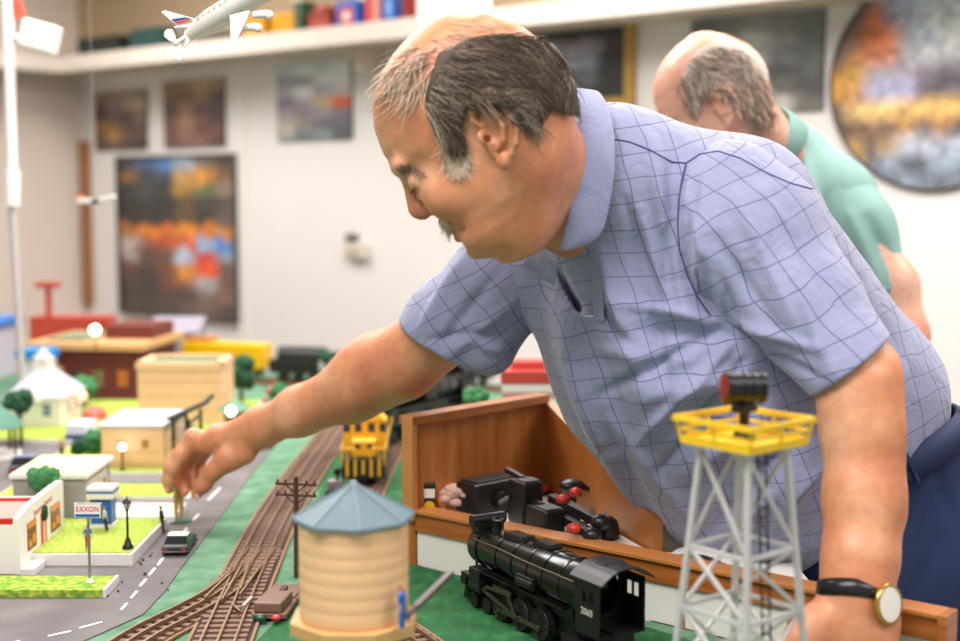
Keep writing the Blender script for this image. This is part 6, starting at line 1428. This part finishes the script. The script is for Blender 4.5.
g.chain([S(700, 332, 1.60, 158), S(765, 418, 1.62, 150)], .03); g.chain([S(765, 418, 1.62, 150), S(850, 402, 1.62, 92)], .03)
g.cone(P(540, 145, 1.42), P(576, 196, 1.495), .0530, .0540, .004, 'sub')
# open neck placket, and folds hanging from the shoulder and armpit
for (a, b, r) in [((560+k*3.2, 262+k*6.4), (566+k*3.2, 274+k*6.4), .0065-.0004*k) for k in range(7)]:
    D0 = 1.44
    g.ell((P(*a, D0)+P(*b, D0))/2, ((P(*a, D0)-P(*b, D0)).length*.62, r, .10), (imdir(b[0]-a[0], b[1]-a[1]), imdir(-(b[1]-a[1]), b[0]-a[0]), FW), .004, 'sub')
def folds(lst):
    def disp(co):
        px, py = proj_np(co); out = np.zeros(len(co), np.float32)
        for x0, y0, x1, y1, wd, amp in lst:
            ex, ey = x1-x0, y1-y0; L2 = ex*ex+ey*ey; t = ((px-x0)*ex+(py-y0)*ey)/L2; tc = np.clip(t, 0, 1)
            d2 = (px-x0-tc*ex)**2+(py-y0-tc*ey)**2; out += amp*np.exp(-d2/(wd*wd))*(.35+.65*np.sin(np.clip(t, 0, 1)*PI))
        return out*2.0
    return disp
FO = [(600, 250, 625, 330, 6, .005), (585, 300, 640, 350, 6, -.004), (716, 322, 610, 300, 6, .004), (720, 330, 600, 395, 6, -.005), (730, 345, 640, 440, 6, .005), (745, 360, 660, 470, 5, -.0045), (670, 310, 640, 210, 6, .005), (660, 300, 625, 200, 5, -.004), (830, 450, 790, 500, 6, .005), (820, 430, 760, 470, 6, -.005), (560, 350, 640, 520, 8, .004), (610, 420, 700, 530, 7, .004), (590, 400, 660, 530, 6, -.003), (648, 140, 690, 330, 9, .006), (672, 165, 668, 280, 6, -.005), (610, 260, 650, 420, 11, .005), (632, 240, 672, 400, 7, -.004), (720, 335, 640, 330, 9, -.006), (745, 375, 650, 395, 11, .007), (760, 390, 670, 430, 8, -.005), (770, 410, 690, 470, 12, .006), (800, 420, 730, 520, 10, -.004), (820, 440, 770, 540, 12, .005),
      (560, 320, 600, 440, 9, .004), (590, 330, 640, 470, 9, -.003), (880, 330, 850, 430, 9, -.004), (905, 360, 870, 450, 9, .004), (700, 150, 780, 170, 8, .003), (735, 345, 700, 300, 8, -.005), (800, 470, 700, 555, 9, .004), (690, 360, 600, 350, 8, .003)]
shirt = g.build('shirt', m_sh, disp=folds(FO)); rebase(shirt, HM)
sb = WV(shirt, HM)
# near sleeve
g = Field((.16, 1.24, 1.10), (.46, 1.62, 1.52), .0026)
g.chain([(P(728, 208, 1.470), .0750), (P(752, 240, 1.450), .0790), (P(800, 305, 1.40), .0610), (P(880, 402, 1.32), .0450)], .02)
ax = (P(880, 402, 1.32)-P(800, 305, 1.40)).normalized(); hn_ = (imdir(.62, .78, -.1)).normalized()
g.plane(P(853, 366, 1.34), hn_, .004)

SF = [(690, 200, 740, 350, 5, .003), (710, 260, 760, 372, 5, -.004), (724, 320, 820, 350, 6, .004), (735, 340, 815, 375, 5, -.003), (760, 190, 800, 240, 6, .003), (705, 180, 700, 300, 8, .004), (740, 200, 800, 330, 10, .004), (716, 240, 790, 350, 8, -.003), (770, 200, 850, 320, 9, -.003), (790, 260, 830, 370, 8, .0035), (700, 300, 760, 370, 7, .003), (690, 170, 684, 250, 5, .003)]
sl = g.build('sleeve', m_sl, disp=folds(SF)); rebase(sl, HM); sl.parent = shirt
slb = WV(sl, HM)
# far sleeve
g = Field((-.16, 1.52, 1.12), (.14, 1.88, 1.46), .003)
g.chain([(P(540, 262, 1.67), .060), (P(505, 280, 1.675), .064), (P(455, 330, 1.71), .066), (P(425, 372, 1.73), .066)], .02)
g.cone(P(505, 290, 1.67), P(492, 352, 1.66), .035, .028, .03)
hn2 = imdir(-.45, .88, .22).normalized(); g.plane(P(447, 346, 1.71), hn2, .003)
g.chain([(P(447, 342, 1.715), .0575), (P(415, 385, 1.73), .060)], .002, 'sub')
sr = g.build('sleeve', m_sr, disp=folds([(470, 250, 420, 330, 7, .004), (500, 270, 440, 345, 7, -.004), (515, 300, 450, 355, 6, .004), (505, 330, 430, 340, 5, -.004), (480, 345, 505, 352, 5, .004)])); rebase(sr, HM); sr.parent = shirt
def snapped(px, py, off, *bs):
    best = None
    for b in bs:
        h = b.ray_cast(Vector((0, 0, CZ)), ray(px, py).normalized())
        if h[0] is not None and (best is None or h[0].y < best.y): best = h[0]
    if best is None: return None
    return best-ray(px, py).normalized()*off
def patch(name, rows, m, parent, th=.0016, offs=None, bs=None, smooth=True):
    """rows of pixel points laid on the body/shirt, given thickness"""
    bs = bs or (bb, sb); pts = []; last = 1.42
    for i, r in enumerate(rows):
        for j, (x, y) in enumerate(r):
            o = offs[i] if offs else .004; p = snapped(x, y, o, *bs)
            if p is None: p = P(x, y, last)
            last = p.y; pts.append(p)
    nr, nc = len(rows), len(rows[0])
    mb = MB(); mb.add(pts, [(i*nc+j, i*nc+j+1, (i+1)*nc+j+1, (i+1)*nc+j) for i in range(nr-1) for j in range(nc-1)], smooth)
    o = mb.build(name, m); rebase(o, HM)
    if parent is not HM: o.parent = parent
    s = o.modifiers.new('thick', 'SOLIDIFY'); s.thickness = th; s.offset = 0; u = o.modifiers.new('sub', 'SUBSURF'); u.levels = 2; u.render_levels = 2; return o
def lerp_rows(inner, outer, n, m_):
    def rs(pl, k):
        pl = [Vector((a, b, 0)) for a, b in pl]; d = [0]
        for a, b in zip(pl[:-1], pl[1:]): d.append(d[-1]+(b-a).length)
        out = []
        for i in range(k):
            t = d[-1]*i/(k-1); j = max(q for q in range(len(d)-1) if d[q] <= t+1e-9); out.append(pl[j].lerp(pl[j+1], (t-d[j])/max(1e-9, d[j+1]-d[j])))
        return out
    A, B = rs(inner, m_), rs(outer, m_); return [[(A[j].lerp(B[j], i/(n-1)).x, A[j].lerp(B[j], i/(n-1)).y) for j in range(m_)] for i in range(n)]
# collar: explicit near leaf standing round the neck and falling onto the shoulder
cin = [(572, 86, 1.470), (578, 110, 1.425), (579, 140, 1.392), (576, 170, 1.384), (570, 205, 1.386), (565, 232, 1.392), (558, 252, 1.402)]
cout = [(600, 90, 1.495), (612, 112, 1.440), (616, 145, 1.412), (615, 178, 1.402), (609, 212, 1.398), (602, 240, 1.396), (574, 249, 1.398)]
def leaf(name, A, B, m, nr=5, th=.0022, bulge=.006):
    pts = []; nc = len(A)
    for i in range(nr):
        t = i/(nr-1)
        for a, b in zip(A, B):
            x, y, D = (a[k]+(b[k]-a[k])*t for k in range(3)); pts.append(P(x, y, D-bulge*math.sin(PI*t)))
    mb = MB(); mb.add(pts, [(i*nc+j, i*nc+j+1, (i+1)*nc+j+1, (i+1)*nc+j) for i in range(nr-1) for j in range(nc-1)], True)
    o = mb.build(name, m); rebase(o, HM); o.parent = shirt
    s = o.modifiers.new('thick', 'SOLIDIFY'); s.thickness = th; s.offset = 0; u = o.modifiers.new('sub', 'SUBSURF'); u.levels = 2; u.render_levels = 2; return o
leaf('collar', cin, cout, m_plain)
leaf('collar', [(531, 249, 1.475), (545, 258, 1.45), (558, 262, 1.425)], [(520, 265, 1.47), (538, 277, 1.455), (556, 288, 1.43)], m_plain, bulge=.003)
patch('placket', lerp_rows([(588, 250), (592, 285), (594, 322)], [(598, 248), (603, 285), (605, 324)], 3, 6), m_plain, shirt, offs=[.002]*3, bs=(sb,))
p = snapped(590, 317, .002, sb); mb = MB(); mb.beam(p-RT*.006+UPV*.001, p+RT*.006-UPV*-.0006, .0016, .0016); b_ = mb.build('buttonhole', mat('thread_white', '#e4e4ee', .6)); rebase(b_, HM); b_.parent = shirt
# seams
def seam(name, pts, b, r=.0011, m=None):
    q = []
    dense = []
    for (x0, y0), (x1, y1) in zip(pts[:-1], pts[1:]):
        n_ = max(2, int(math.hypot(x1-x0, y1-y0)/3))
        for k in range(n_): dense.append((x0+(x1-x0)*k/n_, y0+(y1-y0)*k/n_))
    for x, y in dense+[pts[-1]]:
        p = snapped(x, y, .0004, *b)
        if p is not None: q.append(p)
    d = []
    for i in range(len(q)-1):
        for k in range(4): d.append(q[i].lerp(q[i+1], k/4))
    mb = MB(); mb.tube(d+[q[-1]], r, 6); o = mb.build(name, m or mat('seam_navy', '#484e80', .8)); rebase(o, HM); o.parent = shirt
seam('armhole_seam', [(686, 164), (682, 180), (679, 200), (678, 225), (680, 250), (687, 275), (698, 298), (710, 315)], (sb, slb))
seam('yoke_seam', [(613, 139), (630, 142), (650, 150), (672, 162), (686, 163), (700, 154), (718, 151), (740, 158), (765, 172), (790, 183), (812, 189)], (sb, slb), .0009)
# ---- trousers, waistband, shoes
m_nav = mat('navy_twill', '#25335e', .8, var=.12, vs=40, bump=.25, bs=25)
g = Field((.28, 1.36, .0), (.80, 1.95, 1.12), .006)
wc = P(872, 458, 1.63); pc = P(905, 540, 1.65)
g.cone(wc, pc, .105, .135, .03); g.ell(P(925, 560, 1.66), (.15, .135, .14), None, .03)
g.chain([(Vector((.47, 1.60, .92)), .105), (Vector((.475, 1.62, .50)), .078), (Vector((.48, 1.64, .06)), .058)], .03)
g.chain([(Vector((.62, 1.70, .92)), .105), (Vector((.63, 1.71, .50)), .078), (Vector((.63, 1.73, .06)), .058)], .03)
tr = g.build('trousers', m_nav, disp=folds([(925, 440, 960, 530, 5, -.003), (930, 470, 900, 560, 8, .003), (940, 540, 900, 620, 8, -.003)])); rebase(tr, HM)
axw = imdir(.42, .90).normalized(); aw = imdir(.90, -.42).normalized(); mb = MB(); n = 48; vs = []
for k_, (tt, rr_) in enumerate(((-.020, .114), (-.020, .119), (.014, .124), (.014, .118))):
    for i in range(n):
        a = 2*PI*i/n; vs.append(wc+axw*tt+aw*math.cos(a)*rr_+FW*math.sin(a)*rr_*1.06)
mb.add(vs, [(k_*n+i, k_*n+(i+1) % n, ((k_+1) % 4)*n+(i+1) % n, ((k_+1) % 4)*n+i) for k_ in range(4) for i in range(n)], True)
wbn = mb.build('waistband', mat('waistband_navy', '#1f2b52', .75)); rebase(wbn, HM)
for a in (-.45, -1.5, .6):
    c = wc+aw*math.cos(a)*.123+FW*math.sin(a)*.130; mb = MB(); mb.beam(c-axw*.024, c+axw*.020, .009, .004); q_ = mb.build('belt_loop', m_nav); rebase(q_, HM); q_.parent = wbn
for x, y in ((.48, 1.60), (.635, 1.69)):
    g = Field((x-.07, y-.2, 0), (x+.07, y+.12, .13), .004); g.chain([((x, y+.05, .04), .040), ((x-.015, y-.12, .032), .034)], .01); g.cone((x, y+.04, .04), (x, y+.04, .085), .045, k=.02); g.plane((0, 0, .004), (0, 0, -1)); o = g.build('shoe', mat('shoe_black', '#1c1a1a', .4)); rebase(o, HM)
# ---- wristwatch
wr = P(854, 594, 1.274); fa_ = (P(858, 560, 1.288)-P(853, 590, 1.275)).normalized()
fa_ = (fa_+imdir(-.12, 0)).normalized()
m_strap = mat('strap_black', '#17161a', .3); m_gold = mat('watch_gold', '#d2a85a', .25, metal=.9)
mb = MB(); mb.lathe([(.0340, -.0085), (.0360, -.0080), (.0364, 0), (.0360, .0080), (.0340, .0085)], wr, 48, axis=fa_); wt = mb.build('wristwatch_strap', m_strap); rebase(wt, HM)
wn_ = (RT*.60-FW*.78+UPV*.10).normalized(); wcn = P(888, 604, 1.243)
mb = MB(); mb.lathe([(0, -.004), (.016, -.004), (.0195, -.002), (.0200, .0015), (.0185, .0035), (.0168, .0032)], wcn, 36, axis=wn_); wca = mb.build('watch_case', m_gold); rebase(wca, HM)
mb = MB(); mb.lathe([(.017, .0026), (.0, .0028)], wcn, 36, axis=wn_); o = mb.build('dial', mat('dial_white', '#efe8e0', .2)); rebase(o, HM); o.parent = wca
mb = MB()
for sgn in (-1, 1):
    q = P(874, 592, 1.249) if sgn > 0 else P(872, 605, 1.247); mb.cyl(q-RT*.004, q+RT*.005, .0032, n=12)
q = P(826, 597, 1.262); mb.cyl(q-UPV*.005, q+UPV*.004, .0025, n=10); o = mb.build('lugs', m_gold); rebase(o, HM); o.parent = wca
# ---- hair
mh = [mat('hair_dark', '#453629', .45, var=.3, vs=200), mat('hair_mid', '#6e5b49', .45, var=.3, vs=200), mat('hair_grey', '#9e8c7c', .45, var=.2, vs=200), mat('hair_white', '#f3dac4', .5)]
side = [(434, 84), (441, 66), (452, 52), (471, 41), (506, 35), (530, 42), (550, 58), (566, 80), (572, 96), (566, 112), (548, 103), (534, 126), (523, 133), (513, 121), (504, 109), (487, 107), (471, 113), (464, 126), (463, 140), (463, 152), (453, 150), (446, 139), (436, 130), (428, 118), (425, 104)]
hair_cap('scalp_hair', mat('hair_under', '#4c3c30', .7, var=.45, vs=140), hd, [(a, b+11 if b < 62 and a < 540 else b) for a, b in side], .0022, None); cap = bpy.data.objects['scalp_hair']; rebase(cap, HM)
EARP = [(464, 130), (467, 114), (480, 107), (501, 108), (515, 119), (521, 136), (518, 156), (512, 174), (500, 178), (488, 165), (470, 145)]
ctrl = [(440, 85, .85, .4), (470, 60, .95, .15), (510, 50, .95, .25), (545, 70, .6, .8), (565, 95, .1, 1), (500, 90, .95, .3), (460, 115, .75, .6), (430, 125, .5, .85), (455, 155, .2, .97), (530, 110, .5, .85), (485, 105, .95, .3), (520, 80, .9, .5)]
def pk(p, x, y, rg):
    q = rg.random()
    if x < 452: return 1 if q < .35 else (2 if q < .8 else (0 if q < .9 else 3))
    return 0 if q < .5 else (1 if q < .85 else 2)
o = strands('side_hair', mh, None, bb, hd, side, ctrl, 6000, 46, lift=.0045, pick=pk, root_lift=.0030, r=.00040, seed=2, spread=.13, avoid=EARP, keep=6); rebase(o, HM); o.parent = cap
burn = [(443, 138), (464, 138), (470, 160), (466, 172), (452, 172), (446, 162)]
o = strands('sideburn', mh, None, bb, hd, burn, [(455, 160, .1, 1)], 560, 14, lift=.002, pick=lambda p, x, y, rg: 3 if rg.random() < .7 else 2, seed=3, spread=.5, r=.0003); rebase(o, HM); o.parent = cap
fore = [(392, 66), (408, 50), (425, 42), (440, 48), (436, 64), (428, 84), (418, 98), (404, 98), (392, 90), (385, 78)]
o = strands('forelock', mh, None, bb, hd, fore, [(430, 55, -.8, .6), (405, 70, -.65, .75), (395, 90, -.6, .8), (420, 90, -.3, .95)], 210, 38, lift=.006, pick=lambda p, x, y, rg: int(rg.choice([1, 2, 3, 3])), mirror=True, seed=4, r=.00034); rebase(o, HM); o.parent = cap
top = [(430, 40), (450, 20), (490, 18), (520, 32), (500, 40), (460, 50), (440, 62)]
o = strands('thin_top_hair', mh, None, bb, hd, top, [(450, 30, .95, .1), (500, 30, .95, .3)], 110, 30, lift=.0015, pick=lambda p, x, y, rg: int(rg.choice([2, 3])), seed=5, r=.00022); rebase(o, HM); o.parent = cap
brow = [(396, 163), (404, 162), (416, 167), (424, 174), (420, 178), (408, 173), (397, 171)]
for mi_ in (False, 'only'):
    o = strands('eyebrow', mh, None, bb, hd, brow, [(410, 170, .8, .5)], 90, 8, lift=.001, pick=lambda p, x, y, rg: int(rg.choice([1, 2])), seed=6, spread=.4, mirror=mi_, r=.0003); rebase(o, HM)
mus = [(437, 217), (445, 219), (451, 225), (454, 231), (448, 232), (442, 227), (438, 222)]
o = strands('moustache', mh, None, bb, hd, mus, [(445, 228, .45, .9)], 150, 6, lift=.0010, pick=lambda p, x, y, rg: 3, seed=7, spread=.35, r=.00032, keep=3); rebase(o, HM)
mb = MB()
for q in (-1, 1):
    pts = [hd.H(*c) for c in ((87.5, 8.5, q*20), (88, 7.5, q*28), (84, 7, q*37), (78, 7.5, q*43))]; mb.tube(pts, .0008, 5)
rebase(mb.build('eyelashes', mat('lash', '#3a2820', .6)), HM)
# ================================================================== MAN BEHIND
h2 = Head(721, 113, 2.16, .93e-3, math.radians(30), math.radians(24)); H2 = thing('person', 'man with short grey hair and a green teal shirt seen behind the shoulder', 'person', (.55, 2.40, 0))
f = Field((.2, 1.95, .95), (.80, 2.75, 1.76), .004)
add_head(f, h2, (P(768, 150, 2.24), .052), detail=False)
f.chain([(P(768, 160, 2.25), .054), (P(760, 280, 2.35), .11), (P(740, 400, 2.38), .11)], .03)
f.chain([(P(800, 205, 2.25), .06), (P(845, 225, 2.2), .055), (P(893, 285, 2.15), .038), (P(906, 335, 2.12), .034), (P(900, 400, 2.05), .028), (P(890, 440, 2.0), .024)], .02)
f.chain([(P(890, 445, 2.0), .026), (P(884, 465, 1.985), .022)], .01)
for k in range(4): f.chain([(P(874+k*6, 470, 1.98), .010), (P(870+k*6, 490, 1.975), .0085), (P(868+k*6, 503, 1.978), .007)], .004)
f.chain([(P(894, 455, 1.985), .012), (P(902, 478, 1.97), .008)], .005)
b2 = f.build('body', m_skin2); rebase(b2, H2); bb2 = WV(b2, H2)
m_tl = mat('teal_cloth', '#7fa39c', .8, var=.08, vs=14, bump=.6, bs=22)
g = Field((.15, 2.0, .85), (.85, 2.75, 1.66), .005)
def S2(px, py, D, r): return (P(px, py, D), r*D/F)
g.chain([S2(785, 165, 2.30, 40), S2(760, 300, 2.36, 95), S2(745, 420, 2.40, 88)], .04); g.chain([S2(785, 168, 2.30, 40), S2(828, 205, 2.24, 46)], .04); g.chain([S2(828, 205, 2.24, 46), S2(770, 330, 2.34, 90)], .03)
g.cone(P(745, 115, 2.20), P(768, 150, 2.24), .055, .057, .004, 'sub')
s2 = g.build('shirt', m_tl, disp=folds([(800, 150, 830, 260, 7, .005), (840, 170, 800, 300, 8, -.005), (860, 230, 830, 320, 8, .005)])); rebase(s2, H2)
g = Field((.40, 1.95, 1.05), (.80, 2.45, 1.56), .005); g.chain([S2(830, 203, 2.235, 45), S2(852, 232, 2.20, 40), S2(892, 300, 2.14, 24)], .03); g.plane(P(895, 291, 2.14), imdir(.30, .95), .004); g.cone(P(893, 284, 2.145), P(906, 335, 2.12), .0335, .036, .002, 'sub')
s2s = g.build('sleeve', m_tl, disp=folds([(850, 215, 880, 290, 6, .005), (870, 220, 895, 270, 6, -.004)])); rebase(s2s, H2); s2s.parent = s2
mb = MB(); cc = P(758, 136, 2.225); dn = (P(775, 165, 2.26)-cc).normalized(); mb.lathe([(.0600, .030), (.0585, -.008), (.0605, -.012), (.064, -.006), (.076, .028), (.073, .030)], cc, 40, axis=dn); o = mb.build('collar', m_tl); rebase(o, H2); o.parent = s2
g = Field((.30, 2.12, 0), (.78, 2.72, 1.05), .007); hp = P(742, 440, 2.41); g.chain([(hp, .13), (hp+Vector((0, 0, -.1)), .14)], .03)
for sx in (-.085, .085): g.chain([(Vector((hp.x+sx, hp.y, .85)), .095), (Vector((hp.x+sx, hp.y, .48)), .072), (Vector((hp.x+sx, hp.y, .06)), .055)], .03)
rebase(g.build('trousers', mat('khaki', '#6a6252', .8)), H2)
for sx in (-.085, .085):
    x, y = hp.x+sx, hp.y; g = Field((x-.07, y-.2, 0), (x+.07, y+.12, .13), .005); g.chain([((x, y+.05, .04), .040), ((x, y-.12, .032), .034)], .01); g.cone((x, y+.04, .04), (x, y+.04, .085), .045, k=.02); g.plane((0, 0, .004), (0, 0, -1)); rebase(g.build('shoe', mat('shoe_black', '#1c1a1a')), H2)
hp2 = [(676, 84), (690, 58), (712, 46), (738, 50), (756, 64), (768, 90), (772, 112), (764, 128), (748, 126), (736, 114), (727, 98), (714, 94), (702, 102), (694, 116), (686, 108)]
c2 = hair_cap('scalp_hair', mat('hair_silver', '#bdb0a6', .7, var=.25, vs=120), h2, hp2, .0015, None, .003); rebase(c2, H2)
o = strands('side_hair', mh, None, bb2, h2, hp2, [(720, 70, .9, .3), (755, 90, .3, .9), (705, 90, .3, .95)], 1500, 14, lift=.003, pick=lambda p, x, y, rg: int(rg.choice([1, 2, 2, 3])), seed=9, r=.0005); rebase(o, H2); o.parent = c2
